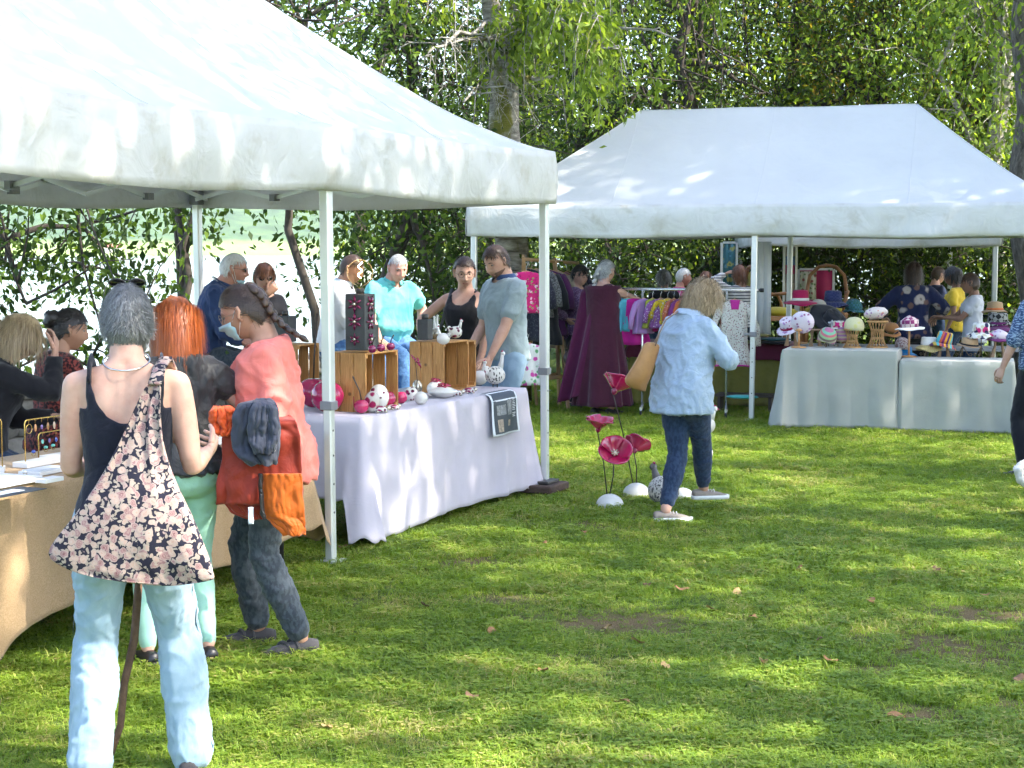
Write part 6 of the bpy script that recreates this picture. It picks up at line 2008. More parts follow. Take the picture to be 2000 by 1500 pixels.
cloth('tablecloth', 'grey linen cloth over the lower right half of the hat table', P_H2, ANG_R, 1.05, .70, H2, lambda s_, f: H2 - .02, GREYC, skip=('c0',), seed=8.0, fold=.036, flare=.03, n=300, rows=22, nf=17)
# back table of the hat stall
P_BT = rw(-.02, 1.25)
table('grey folding table at the back of the hat stall', P_BT, ANG_R, 2.3, .6, .74)

# ---- hats
def hat(label, px, py, Y, rad, hgt, brim, mat, bmat=None, tilt=(0, 0), band=None, style='brim', name='hat', flower=None, droop=.02, rest=None):
    """px,py: middle of the crown base"""
    P = at(px, py, Y)
    t = thing(name, label, 'hat', P, 0, 'hats on the hat stall')
    t.rotation_euler = (R(tilt[0]), R(tilt[1]), R(int(px * 7) % 360 if style != 'brim' else 0))
    if style == 'cap':
        prof = [(rad * .96, 0), (rad * 1.02, hgt * .25), (rad * .98, hgt * .5), (rad * .82, hgt * .78), (rad * .5, hgt * .95), (rad * .12, hgt)]
    elif style == 'beret':
        prof = [(rad * .62, 0), (rad * .70, hgt * .1), (rad * 1.05, hgt * .35), (rad * 1.08, hgt * .55), (rad * .85, hgt * .85), (rad * .4, hgt), (rad * .05, hgt * 1.02)]
    elif style == 'cone':
        prof = [(rad, 0), (rad * .98, hgt * .55), (rad * .95, hgt * .62), (rad * .5, hgt * .85), (rad * .08, hgt)]
    else:
        prof = [(rad, 0), (rad * .96, hgt * .4), (rad * .92, hgt * .8), (rad * .84, hgt * .96), (rad * .55, hgt * 1.0), (rad * .1, hgt * .97)]
    n = 30
    rs = []
    for r_, z in prof:
        rs.append([Vector((r_ * math.cos(a) * (1 + .03 * nz(math.cos(a) * 2, math.sin(a) * 2, z * 9 + px)), r_ * math.sin(a), z + .006 * nz(a * 1.5, px, z * 20))) for a in [2 * math.pi * i / n for i in range(n)]])
    MB().rings(rs, True).build('crown', mat, t)
    if brim:
        def bf(u, v):
            a = u * 2 * math.pi; r_ = lerp(rad * .99, rad + brim, v)
            return (r_ * math.cos(a), r_ * math.sin(a), .004 - droop * v ** 1.4 * (1 + .35 * math.sin(2 * a + px)) + .004 * math.sin(5 * a) * v)
        MB().grid(bf, 36, 5, True).build('brim', bmat or mat, t, solid=.004)
    if band:
        MB().lathe([(rad * 1.015, .004), (rad * 1.01, hgt * .26), (rad * .985, hgt * .27)], n, cap=False).build('band', band, t, solid=.002)
    if flower:
        mb = MB(); petal_disc(mb, (rad * .2, -rad * .98, hgt * .3), Matrix.Rotation(R(80), 3, 'X'), rad * .55, 6, .6, .02); mb.build('flower', flower, t)
    return t
F = fabric
LILAC = F('hat_lilac_print', (.70, .62, .70), 'floral', [(.42, .22, .48), (.30, .10, .22)], 16, thr=.26, fold=.2)
FUCH, NAVCK = F('hat_fuchsia', (.30, .008, .060), fold=.1), F('hat_navy_check', (.012, .020, .085), 'check', [(.05, .06, .14)], 60)
CREAMY, ROSEY = F('hat_cream_yellow', (.62, .58, .34), 'floral', [(.60, .56, .22)], 14, thr=.3), F('hat_rose_print', (.72, .64, .60), 'floral', [(.60, .22, .16), (.42, .20, .40)], 18, thr=.30)
STR_G = F('hat_stripes_green', (.3, .3, .3), 'bands', [(.20, .50, .32), (.45, .16, .28), (.42, .40, .28), (.16, .12, .10), (.28, .46, .22), (.55, .14, .18)], 9, rot=(.5, .3, 0))
STR_T = F('hat_stripes_tan', (.3, .3, .3), 'bands', [(.40, .28, .18), (.36, .14, .22), (.42, .33, .22), (.30, .14, .26)], 14)
STR_M = F('hat_stripes_multi', (.3, .3, .3), 'bands', [(.70, .30, .03), (.22, .03, .14), (.60, .12, .06), (.10, .50, .56), (.66, .45, .06), (.10, .03, .10)], 8, rot=(0, 1.4, .4))
SHEER, BEIGE, TART = F('hat_black_sheer', (.016, .017, .022), rough=.6), F('hat_beige_felt', (.42, .39, .31)), F('hat_tartan', (.03, .12, .10), 'check', [(.05, .16, .22)], 45)
DOTW = F('hat_dots', (.78, .77, .72), 'dots', [(.55, .02, .16), (.02, .02, .08), (.60, .56, .40)], 11, thr=.40)
PATCH = F('hat_patchwork', (.60, .50, .50), 'check', [(.22, .03, .13)], 26)
STRAW, STRAWY, WHITE_H = F('hat_straw', (.44, .29, .16), weave=.9), F('hat_straw_yellow', (.60, .48, .22), 'check', [(.50, .40, .16)], 90, weave=.8), F('hat_white', (.74, .73, .70))
KNIT, BLUEH, PURP = F('hat_knit_marl', (.22, .12, .12), 'marl', [(.42, .38, .36)], 70), F('hat_blue', (.02, .22, .52)), F('hat_purple', (.14, .02, .12))
GEO = F('hat_geometric', (.30, .30, .28), 'check', [(.02, .02, .02)], 22, rot=(.4, .6, .3))
BLACKB, WHITEB = F('band_black', (.012, .012, .014)), F('band_white', (.60, .58, .52))
hat('fuchsia felt hat with a pale braid band and wavy brim', 1563, 588, 17.9, .088, .115, .085, FUCH, band=WHITEB, droop=.035)
hat('white lilac flowered beret facing the lawn at the left end of the hat table', 1567, 632, 17.15, .108, .07, 0, LILAC, style='beret', tilt=(72, 0))
hat('pale hat with magenta trim leaning at the far left of the hat table', 1540, 640, 17.45, .08, .10, .045, LILAC, band=FUCH, tilt=(20, -20))
hat('green and pink striped cap at the front of the hat table', 1613, 668, 17.2, .092, .15, 0, STR_G, style='cap', tilt=(10, -12))
hat('tan and rose striped knitted cap beside the green striped one', 1645, 667, 17.3, .078, .145, 0, STR_T, style='cap')
hat('cream yellow gathered cap with a yellow flower on a wicker stand', 1668, 645, 17.2, .098, .13, 0, CREAMY, style='cap', flower=F('flower_yellow', (.60, .58, .04)))
hat('pale rose printed beret on the tall wicker stand', 1712, 622, 17.25, .11, .11, 0, ROSEY, style='beret', tilt=(-4, 12))
hat('navy checked hat at the top of the pile', 1627, 590, 18.2, .095, .12, .07, NAVCK, droop=.05)
hat('wide black sheer hat tilted with a white flower', 1622, 625, 17.75, .09, .10, .14, SHEER, tilt=(38, 26), flower=WHITE_H, droop=.01)
hat('beige felt cloche behind the black hat', 1598, 607, 18.0, .085, .12, .02, BEIGE, style='cap')
hat('green tartan cap behind the yellow one', 1667, 606, 18.3, .09, .12, .02, TART, style='cap')
hat('white hat with berry dots under the black hat', 1642, 640, 17.6, .10, .07, .06, DOTW)
hat('white peaked hat with a purple patchwork band on the wooden stand', 1777, 640, 17.05, .090, .12, .055, PATCH, WHITE_H, style='cone', tilt=(2, 3))
hat('knitted marled cap below the peaked hat', 1762, 682, 17.35, .072, .12, 0, KNIT, style='cap')
hat('bright blue brimmed hat under the marled cap', 1765, 690, 17.4, .085, .07, .05, BLUEH, droop=.03)
hat('white hat with yellow straw brim beside the striped one', 1814, 675, 17.15, .082, .085, .05, WHITE_H, STRAWY, droop=.045)
hat('orange purple and turquoise striped bucket hat', 1843, 671, 17.05, .080, .115, .055, STR_M, droop=.035, tilt=(4, 10))
hat('straw boater with a black ribbon', 1893, 675, 17.0, .086, .075, .035, STRAW, band=BLACKB, droop=.005, tilt=(6, 6))
hat('white bucket hat with large magenta and navy dots', 1916, 650, 17.0, .088, .10, .055, DOTW, droop=.045)
hat('white and purple cap on the rightmost wooden stand', 1951, 662, 16.95, .085, .095, .05, LILAC, PURP, style='cone')
hat('brown felt hat on top of the right hand pile', 1943, 606, 18.0, .085, .09, .05, STRAW, band=F('band_orange', (.55, .14, .04)))
hat('black and white geometric hat in the right hand pile', 1949, 628, 17.9, .105, .09, .05, GEO, droop=.05)
hat('dark purple hat at the bottom of the right hand pile', 1950, 640, 17.85, .105, .06, .065, PURP, droop=.04)
hat('copper brown ribbon cap behind the wicker stand', 1740, 648, 17.6, .075, .09, .03, F('hat_copper', (.34, .15, .05)), style='beret', tilt=(10, 20))
# ---- hat stands
WOODS = M('stand_beech', (.46, .24, .09), .45, .15, 10)
WICK = M('wicker', (.45, .25, .09), .55, .25, 30)
def wood_stand(label, px, py, Y, h):
    t = thing('hat_stand', label, 'hat stand', at(px, py, Y), 0, 'hat stands')
    t.location.z = (H1 if px < 1745 else H2) + .004
    MB().lathe([(.075, 0), (.075, .008), (.06, .014), (.012, .018)], 24).build('base', WOODS, t)
    MB().tube([(0, 0, .012), (0, 0, h)], .010, 10).build('stem', WOODS, t)
    MB().lathe([(.012, h), (.035, h + .010), (.03, h + .02), (.01, h + .03)], 16).build('head', WOODS, t)
wood_stand('turned wooden stand under the lilac beret', 1560, 681, 17.15, .16)
wood_stand('tall turned wooden stand under the peaked patchwork hat', 1775, 700, 17.05, .275)
wood_stand('wooden stand under the fuchsia hat', 1563, 681, 17.9, .40)
def wick_stand(label, px, Y, h, r0, r1):
    t = thing('hat_stand', label, 'hat stand', at(px, 682, Y), 0, 'hat stands')
    t.location.z = H1 + .004
    wst = lambda f: lerp(r0, r1, f) * (1 - .42 * math.sin(math.pi * min(1, f * 1.08)) ** .8)
    for i in range(16):
        a = 2 * math.pi * i / 16
        MB().tube([(wst(f) * math.cos(a + .5 * f), wst(f) * math.sin(a + .5 * f), h * f) for f in (0, .2, .4, .6, .8, 1)], .0042, 5).build('rod', WICK, t)
    for f, rr in ((.015, .010), (.32, .004), (.36, .004), (.62, .004), (.66, .004), (.95, .010)):
        MB().tube([(wst(f) * 1.03 * math.cos(a), wst(f) * 1.03 * math.sin(a), h * f) for a in [k * math.pi / 12 for k in range(25)]], rr, 6, False).build('hoop', WICK, t)
wick_stand('smaller wicker stand under the cream yellow cap', 1664, 17.2, .19, .085, .075)
wick_stand('tall flared wicker stand under the rose printed beret', 1713, 17.2, .27, .10, .095)
def plank_stand(label, px, Y, h, H, wd_=.12):
    t = thing('hat_stand', label, 'hat stand', at(px, 690, Y), R(10), 'hat stands')
    t.location.z = H + .004
    for sx in (-1, 1):
        MB().rings([[(sx * .02, -.012, h), (sx * .05, -.012, h), (sx * .05, .012, h), (sx * .02, .012, h)], [(sx * .03, -.012, h * .55), (sx * .045, -.012, h * .55), (sx * .045, .012, h * .55), (sx * .03, .012, h * .55)], [(sx * (wd_ / 2 - .03), -.012, 0), (sx * wd_ / 2 + sx * .01, -.012, 0), (sx * wd_ / 2 + sx * .01, .012, 0), (sx * (wd_ / 2 - .03), .012, 0)]]).build('leg', M('plank_wood', (.30, .19, .11), .6, .2, 10), t, False)
    MB().lathe([(.06, h - .005), (.07, h + .006), (.05, h + .014)], 16).build('head', MATS['plank_wood'], t)
plank_stand('splayed plank stand at the left behind the beret', 1545, 17.5, .17, H1)
plank_stand('splayed plank stand in the middle of the left half', 1592, 17.4, .16, H1)
plank_stand('splayed plank stand under the striped bucket hat', 1843, 17.1, .14, H2)
plank_stand('splayed plank stand under the rightmost cap', 1950, 17.0, .215, H2, .15)
def wire_stand(label, px, Y, h, H):
    t = thing('hat_stand', label, 'hat stand', at(px, 690, Y), 0, 'hat stands')
    t.location.z = H + .004
    wm = M('wire_bronze', (.20, .15, .09), .4, .2, metal=.7)
    MB().tube([(0, 0, .01), (0, 0, h)], .005, 6).build('stem', wm, t)
    for a in (0, 2.1, 4.2):
        c, s = math.cos(a), math.sin(a)
        MB().tube([(c * r_, s * r_, z) for r_, z in ((.0, .10), (.03, .06), (.06, .015), (.085, .006), (.095, .022), (.082, .034), (.070, .024))], .0045, 6).build('scroll_foot', wm, t)
    MB().lathe([(.05, h), (.055, h + .004), (.045, h + .008)], 14).build('head', wm, t)
wire_stand('bronze wire stand with scroll feet under the dotted bucket hat', 1916, 17.05, .24, H2)
wire_stand('bronze wire stand with scroll feet under the green striped cap', 1618, 17.25, .08, H1)
wire_stand('bronze wire stand under the straw boater', 1880, 17.1, .12, H2)
wire_stand('bronze wire stand under the yellow straw brim hat', 1810, 17.15, .12, H2)

# ---- olive table with burgundy runner
OLIVE, BURGC = F('olive_cloth', (.20, .19, .045), fold=.4), F('burgundy_cloth', (.10, .012, .035))
P_O = gx_(1232, 19.35)
Lo = 1.75
table('folding table under the olive cloth', P_O, ANG_R, Lo, .7, .695)
cloth('tablecloth', 'olive green cloth over the clothes stall table', P_O, ANG_R, Lo, .7, .70, lambda s_, f: .66, OLIVE, seed=12, fold=.04, flare=.03, n=260, rows=16, nf=30)
cloth('table_runner', 'burgundy cloth over the top of the olive cloth', P_O + Vector((0, 0, .004)) - ru * .02 - rv * .02, ANG_R, Lo + .04, .74, .704, lambda s_, f: .16, BURGC, seed=4, fold=.012, flare=.03, n=140, rows=8)
def folded(label, px, py, Y, sx, sy, n, mats, z=None):
    t = thing('folded_clothes', label, 'clothes', at(px, py, Y), ANG_R)
    if z is not None:
        t.location.z = z
    for i in range(n):
        c = (.01 * math.sin(i * 3), .01 * math.cos(i * 5), .02 + .036 * i)
        MB().ball(c, (sx / 2, sy / 2, .021), 14, None, 6).build('folded_garment', mats[i % len(mats)], t)
folded('small pile of olive and dark folded clothes beside the white panel', 1470, 680, 19.0, .42, .3, 3, [OLIVE, SHEER, OLIVE], .712)
folded('dark folded clothes at the corner of the olive table', 1515, 690, 18.8, .34, .26, 2, [SHEER, F('teal_dark', (.02, .08, .10))], .712)
folded('turquoise folded cloth on the bench below the olive table', 1450, 775, 17.75, .34, .22, 1, [F('turquoise_cloth', (.05, .34, .32))], .21)
bn = thing('low_bench', 'low dark bench in front of the olive cloth', 'bench', gp(1465, 812) + Vector((0, .35, 0)), ANG_R)
MB().box((0, 0, .19), (.62, .26, .03)).build('seat', M('bench_dark', (.05, .035, .028), .7, .3), bn, False, bevel=.004)
for x in (-.27, .27):
    MB().box((x, 0, .088), (.03, .24, .175)).build('leg', MATS['bench_dark'], bn, False)

# ---- garments on hangers
HOOK, HWOOD = M('hanger_hook', (.6, .6, .6), .3, .05, metal=.9), M('hanger_wood', (.46, .27, .12), .5, .15)
def garment(label, P, ang, w_, h, mat, sl=.0, depth=.07, trim=None, group=None, name='hanging_garment', flare=1.15, cat='clothes'):
    """hung from P (the rail); local x across the shoulders"""
    t = thing(name, label, cat, P, ang, group)
    MB().tube([(0, 0, -.075), (0, 0, -.03), (.012, 0, -.012), (.014, 0, .004), (0, 0, .014), (-.010, 0, .006)], .0022, 5).build('hook', HOOK, t)
    MB().tube([(-w_ * .46, 0, -.135), (-w_ * .2, 0, -.095), (0, 0, -.075), (w_ * .2, 0, -.095), (w_ * .46, 0, -.135)], .008, 6).build('hanger', HWOOD, t)
    sd = (P[0] * 7.3 + P[1] * 3.1) % 10
    n = 26
    rs = []
    for v, ww, dd in ((0, .16, .35), (.012, .36, .55), (.05, .80, .75), (.09, .98, .9), (.16, .96, 1.0), (.35, .90, 1.0), (.55, .92, 1.05), (.75, .98, 1.1), (.9, flare, 1.2), (1.0, flare * 1.02, 1.25)):
        z = -.080 - h * v
        rs.append([Vector((w_ / 2 * ww * math.cos(a) * (1 + .03 * nz(a * 2, v * 4, sd)), depth / 2 * dd * math.sin(a) + .028 * v * math.sin(a * 5 + sd), z - .012 * abs(math.sin(a * 2.5 + sd)) * v)) for a in [2 * math.pi * i / n for i in range(n)]])
    body = MB().rings(rs).build('body', mat, t)
    if sl:
        for sx in (-1, 1):
            MB().tube([(sx * w_ * .42, 0, -.10 - h * .05), (sx * w_ * .52, .005, -.11 - h * .14), (sx * (w_ * .58 + sl * .12), .01, -.09 - h * .1 - sl * .5), (sx * (w_ * .60 + sl * .16), .012, -.09 - h * .08 - sl)], [w_ * .10, w_ * .13, w_ * .115, w_ * .11], 12).build('sleeve', mat, t)
    if trim:
        MB().tube([rs[-1][i % n] for i in range(n + 1)], .009, 6, False).build('hem_trim', trim, t)
        MB().grid(lambda u, v: (lerp(-.05, .055, u) * (1 - .3 * v), -depth * .42 - .008 + .02 * (1 - v), -.082 - .10 * v), 4, 5).build('lining', trim, t, solid=.004)
    return t
RA, RB = at(1196, 564, 18.35), at(1488, 567, 17.95)
CHROME = M('rail_chrome', (.72, .73, .74), .25, .05, metal=.8)
rl = thing('clothes_rail', 'white metal clothes rail on wheels with a row of children clothes', 'clothes rail', (0, 0, 0))
MB().tube([RA, RB], .016, 10).build('bar', CHROME, rl)
for e in (RA, RB):
    MB().tube([e - (RB - RA).normalized() * .02, e + (RB - RA).normalized() * .02], .021, 10).build('end_cap', SHOE_BLACK, rl)
for px, pyb in ((1256, 808), (1421, 822)):
    f = (px - 1196) / (1488 - 1196)
    tp = RA.lerp(RB, f)
    MB().tube([(tp.x, tp.y, tp.z), (tp.x, tp.y, .10)], .013, 8).build('upright', CHROME, rl)
    ft = MB().bar((tp.x - .03, tp.y - .26, .085), (tp.x + .03, tp.y + .26, .085), .03, .03).build('foot', CHROME, rl, False)
    for sg in (-1, 1):
        MB().lathe([(.02, -.012), (.030, -.008), (.030, .008), (.02, .012)], 14, (tp.x + sg * .03, tp.y + sg * .24, .032), Matrix.Rotation(R(90), 3, 'Y')).build('wheel', SHOE_BLACK, ft)
        MB().tube([(tp.x + sg * .03, tp.y + sg * .24, .08), (tp.x + sg * .03, tp.y + sg * .24, .03)], .009, 6).build('castor', CHROME, ft)
rail_g = 'children clothes on the rail'
def on_rail(px): return RA.lerp(RB, (px - 1196) / (1488 - 1196)) - Vector((0, 0, .018))
DOTV = F('violet_dots', (.20, .07, .24), 'dots', [(.60, .50, .62)], 45, thr=.25)
FLY = F('yellow_floral', (.52, .36, .02), 'floral', [(.55, .55, .50), (.10, .12, .10)], 30, thr=.3)
for px, w_, h, mt, sl, a, lb_ in [(1212, .22, .30, F('sky_blue', (.05, .30, .48)), .16, 40, 'little sky blue top at the left end of the rail'), (1226, .26, .34, F('aqua', (.08, .36, .46)), .2, 55, 'aqua child top next to the sky blue one'), (1240, .30, .48, F('hot_pink', (.42, .012, .20)), .30, 20, 'hot pink child coat on the rail'), (1258, .24, .36, F('lavender_knit', (.36, .20, .44)), .28, 60, 'lavender knitted jacket on the rail'), (1276, .24, .30, F('lime_knit', (.30, .32, .04)), .0, 65, 'lime green pointed top on the rail'), (1292, .26, .30, DOTV, .22, 45, 'violet dotted jacket on the rail'), (1306, .27, .26, FLY, .18, 30, 'yellow flowered blouse on the rail'), (1318, .24, .28, F('rust_print', (.34, .09, .05), 'floral', [(.5, .4, .3)], 40, thr=.25), .2, 70, 'rust printed top on the rail'), (1329, .24, .30, F('plum_knit', (.16, .03, .14)), .2, 70, 'plum knitted top on the rail'), (1340, .24, .26, F('orange_knit', (.50, .13, .04)), .18, 60, 'orange top beside the walking customer on the rail'), (1350, .24, .30, DENIM_N, .2, 70, 'navy child jacket behind the walking customer')]:
    garment(lb_, on_rail(px), ANG_R + R(a), w_, h, mt, sl, group=rail_g)
garment('cream flowered child coat with pink hem at the right end of the rail', on_rail(1436), ANG_R + R(12), .30, .68, F('cream_sprig', (.62, .60, .53), 'floral', [(.16, .12, .10), (.35, .10, .14)], 42, thr=.28), .42, .10, F('magenta_lining', (.50, .03, .26)), group=rail_g, flare=1.25)

# ---- wooden A-frame rack with women's clothes
AF = M('rack_wood', (.40, .235, .11), .55, .2, 9)
ar = thing('wooden_clothes_rack', 'wooden trestle clothes rack crowded with dark garments beside the dress', 'clothes rack', (0, 0, 0))
A0, A1 = at(1022, 506, 18.3), at(1129, 514, 19.9)
MB().tube([A0, A1], .018, 10).build('top_bar', AF, ar)
for q, (xa, xb) in ((A0, ((1049, 795), (1013, 780))), (A0.lerp(A1, .55), ((1093, 796), (1110, 802)))):
    for (bx2, by2) in (xa, xb):
        g = gp(bx2, by2)
        MB().bar((g.x, g.y, 0), (q.x, q.y, q.z + .03), .028, .045).build('leg', AF, ar, False)
gm = A0.lerp(A1, .3)
MB().bar((A0.x + .06, A0.y, .36), (A0.x + .55, A0.y + .7, .36), .02, .04).build('lower_rail', AF, ar, False)
MB().bar((A0.x - .06, A0.y + .2, .36), (A0.x + .40, A0.y + .9, .36), .02, .04).build('lower_rail', AF, ar, False)
aang = math.atan2(A1.y - A0.y, A1.x - A0.x)
rk = 'garments on the wooden rack'
for f, w_, h, mt, lb_ in [(.10, .42, .75, F('black_dotted', (.015, .016, .03), 'dots', [(.4, .4, .42)], 70, thr=.16), 'black dotted dress at the near end of the wooden rack'), (.22, .40, .50, F('grey_lace', (.22, .22, .22), 'marl', [(.05, .05, .05)], 90), 'grey lace top on the wooden rack'), (.32, .42, .80, SHEER, 'long black coat on the wooden rack'), (.45, .40, .70, F('dark_violet', (.10, .025, .10)), 'dark violet blouse on the wooden rack'), (.56, .40, .85, F('stone_linen', (.36, .31, .22)), 'stone linen dress on the wooden rack'), (.66, .40, .78, F('mauve_dress', (.22, .09, .17)), 'mauve dress on the wooden rack'), (.78, .40, .72, SHEER, 'short black dress on the wooden rack'), (.90, .40, .80, F('near_black_navy', (.012, .014, .03)), 'near black coat at the far end of the wooden rack')]:
    garment(lb_, A0.lerp(A1, f) - Vector((0, 0, .02)), aang + R(78), w_, h, mt, .35, .09, group=rk)
PFL = F('pink_floral', (.50, .015, .14), 'floral', [(.66, .45, .52), (.16, .34, .08), (.30, .01, .10)], 17, thr=.30)
garment('hot pink flowered apron hanging in front of the wooden rack', at(1028, 515, 17.9), ANG_R + R(20), .34, .42, PFL, 0, .05, group=rk, flare=1.3)
garment('white skirt with pink and green print hanging low beside the young couple', at(1030, 655, 17.7), ANG_R + R(15), .30, .42, F('white_pink_print', (.66, .66, .64), 'floral', [(.50, .06, .30), (.14, .36, .16)], 12, thr=.34), 0, .05, group=rk, flare=1.35)
hb = thing('handbag', 'dark brown handbag hanging beside the purple sweater', 'handbag', at(1118, 690, 18.6), R(10))
MB().ball((0, 0, -.05), (.10, .05, .10), 16, None, 10).build('body', M('bag_dark', (.035, .02, .018), .4, .2), hb); MB().tube([(-.05, 0, .03), (-.04, 0, .12), (0, 0, .16), (.04, 0, .12), (.05, 0, .03)], .006, 6).build('strap', MATS['bag_dark'], hb)
cb = thing('storage_box', 'black storage box on the grass under the wooden rack', 'box', at(1032, 740, 18.9), aang)
cb.location.z = .385
MB().box((0, 0, .12), (.5, .3, .24)).build('body', SHOE_BLACK, cb, False, bevel=.01); MB().box((0, 0, .25), (.53, .33, .03)).build('lid', SHOE_BLACK, cb, False, bevel=.006)

# ---- things at the back of the stall
WPAN = M('white_panel', (.74, .77, .78), .5, .04, trans=.15)
def panel(name, label, px0, px1, py0, py1, Y, mat, th=.03, cat='panel', foot=True, frame=None):
    a, b = at(px0, py0, Y), at(px1, py1, Y)
    t = thing(name, label, cat, ((a.x + b.x) / 2, Y, 0))
    wd_, zt, zb_ = abs(b.x - a.x), a.z, b.z
    MB().grid(lambda u, v: (lerp(-wd_ / 2, wd_ / 2, u), .012 * math.sin(u * 15), lerp(zb_, zt, v)), 16, 2).build('sheet', mat, t, solid=th)
    if frame:
        for x in (-wd_ / 2 - .015, wd_ / 2 + .015):
            MB().bar((x, 0, 0), (x, 0, zt + .015), .03).build('upright', frame, t, False)
        MB().bar((-wd_ / 2, 0, zt + .015), (wd_ / 2, 0, zt + .015), .03).build('rail', frame, t, False)
    return t
panel('curtain_panel', 'tall white curtain panel behind the right tent mid post', 1476, 1505, 472, 655, 19.0, WPAN, .02, cat='curtain')
panel('banner', 'narrow teal patterned banner left of the mid post', 1412, 1436, 476, 575, 22.6, F('teal_pattern', (.05, .16, .18), 'floral', [(.35, .36, .12), (.12, .28, .34)], 9, thr=.34), .01, cat='banner', frame=ALU)
panel('banner', 'narrow patchwork banner hanging right of the armchair', 1534, 1552, 476, 590, 22.8, F('patch_banner', (.45, .30, .28), 'bands', [(.50, .40, .32), (.30, .24, .22), (.42, .06, .16), (.16, .24, .40), (.50, .44, .36)], 1.7), .01, cat='banner', frame=ALU)
panel('display_board', 'bright magenta display board behind the armchairs', 1562, 1625, 528, 590, 23.2, M('magenta_board', (.42, .015, .10), .7, .08), .03, cat='board', frame=WPAN)
panel('fabric_sheet', 'pale flowered cloth hung over the magenta board', 1563, 1594, 530, 585, 23.1, F('pale_floral', (.62, .60, .48), 'floral', [(.30, .10, .08), (.14, .24, .08)], 12, thr=.3), .008, cat='cloth')
YELS, CHW = F('mustard_velvet', (.40, .33, .025)), M('chair_walnut', (.30, .13, .045), .4, .25, 9)
def armchair(label, px, Y, ang, seat_z, back=True):
    t = thing('armchair', label, 'armchair', gx_(px, Y), R(ang), 'mustard armchairs at the back of the stall')
    MB().box((0, 0, seat_z - .05), (.56, .54, .06)).build('seat_frame', CHW, t, False, bevel=.01)
    MB().ball((0, .0, seat_z + .01), (.27, .26, .075), 20, None, 8).build('seat_cushion', YELS, t)
    for sx in (-1, 1):
        MB().tube([(sx * .25, .24, 0), (sx * .26, .25, seat_z * .5), (sx * .25, .24, seat_z + .02)], [.018, .026, .026], 8).build('leg', CHW, t)
        MB().tube([(sx * .25, -.30, 0), (sx * .24, -.25, seat_z)], [.018, .026], 8).build('leg', CHW, t)
        MB().tube([(sx * .25, -.25, seat_z + .24), (sx * .29, -.05, seat_z + .26), (sx * .29, .16, seat_z + .22), (sx * .27, .20, seat_z + .12), (sx * .25, .20, seat_z)], .021, 8).build('armrest', CHW, t)
    P = [(-.24, -.26, seat_z), (-.25, -.29, seat_z + .28), (-.22, -.33, seat_z + .46), (-.11, -.36, seat_z + .57), (0, -.365, seat_z + .59), (.11, -.36, seat_z + .57), (.22, -.33, seat_z + .46), (.25, -.29, seat_z + .28), (.24, -.26, seat_z)]
    MB().tube(P, .024, 8).build('back_frame', CHW, t)
    if back: MB().ball((0, -.31, seat_z + .32), (.20, .05, .22), 20, Matrix.Rotation(R(10), 3, 'X'), 10).build('back_cushion', YELS, t)
def plinth(label, px, Y, h):
    t = thing('display_plinth', label, 'plinth', gx_(px, Y), 0)
    MB().box((0, 0, h / 2), (.8, .8, h)).build('body', M('plinth_dark', (.05, .05, .055), .7), t, False, bevel=.01)
plinth('dark plinth under the left armchair', 1520, 21.6, .50); armchair('wooden armchair with mustard seat beside the white curtain', 1520, 21.6, -70, .44)
bpy.data.objects['armchair'].location.z = .50
plinth('dark plinth under the right armchair', 1612, 22.2, .50); armchair('wooden armchair with mustard seat behind the navy hat', 1612, 22.2, 165, .44, False)
bpy.data.objects['armchair.001'].location.z = .50

# ================================================================ THINGS CARRIED, AND THE GARDEN CERAMICS
# ---- floral shoulder bag on the grey haired woman
m, nt, nd, lk, b = nodes_of('bag_print')
co = coords(nt)
dn = N(nt, 'ShaderNodeTexNoise'); inp(dn, Scale=30.0, Detail=2.0); lk.new(co, dn.inputs['Vector'])
ad = N(nt, 'ShaderNodeMixRGB', blend_type='ADD'); ad.inputs[0].default_value = .03; lk.new(co, ad.inputs[1]); lk.new(dn.outputs[1], ad.inputs[2])
prev = N(nt, 'ShaderNodeRGB'); prev.outputs[0].default_value = (.026, .026, .046, 1); prev = prev.outputs[0]
def layer(prev, vec, scale, off, stops, thr, stretch=(1, 1, 1), rot=(0, 0, 0), ridges=0):
    mp = N(nt, 'ShaderNodeMapping'); mp.inputs['Location'].default_value = off; mp.inputs['Scale'].default_value = stretch; mp.inputs['Rotation'].default_value = rot; lk.new(vec, mp.inputs[0])
    vo = N(nt, 'ShaderNodeTexVoronoi'); inp(vo, Scale=scale); lk.new(mp.outputs[0], vo.inputs['Vector'])
    cr = ramp(nt, stops); lk.new(vo.outputs[0], cr.inputs[0])
    mk = ramp(nt, [(thr, (1, 1, 1)), (thr + .03, (0, 0, 0))]); lk.new(vo.outputs[0], mk.inputs[0])
    mx = N(nt, 'ShaderNodeMix', data_type='RGBA'); lk.new(mk.outputs[0], mx.inputs[0]); lk.new(prev, mx.inputs[6]); lk.new(cr.outputs[0], mx.inputs[7])
    return mx.outputs[2]
prev = layer(prev, ad.outputs[0], 74, (3.1, 1.2, .5), [(0, (.40, .34, .29)), (1, (.40, .34, .29))], .33, (1, 1, .45), (0, .7, 0))
prev = layer(prev, ad.outputs[0], 74, (.7, 4.2, 2.5), [(0, (.48, .42, .36)), (1, (.40, .33, .28))], .31, (.5, 1, 1), (0, .5, 0))
prev = layer(prev, ad.outputs[0], 33, (0, 0, 0), [(0, (.28, .13, .14)), (.10, (.28, .13, .14)), (.14, (.46, .32, .30)), (.20, (.25, .11, .13)), (.25, (.46, .33, .30)), (.33, (.32, .17, .18)), (.38, (.46, .35, .33))], .44)
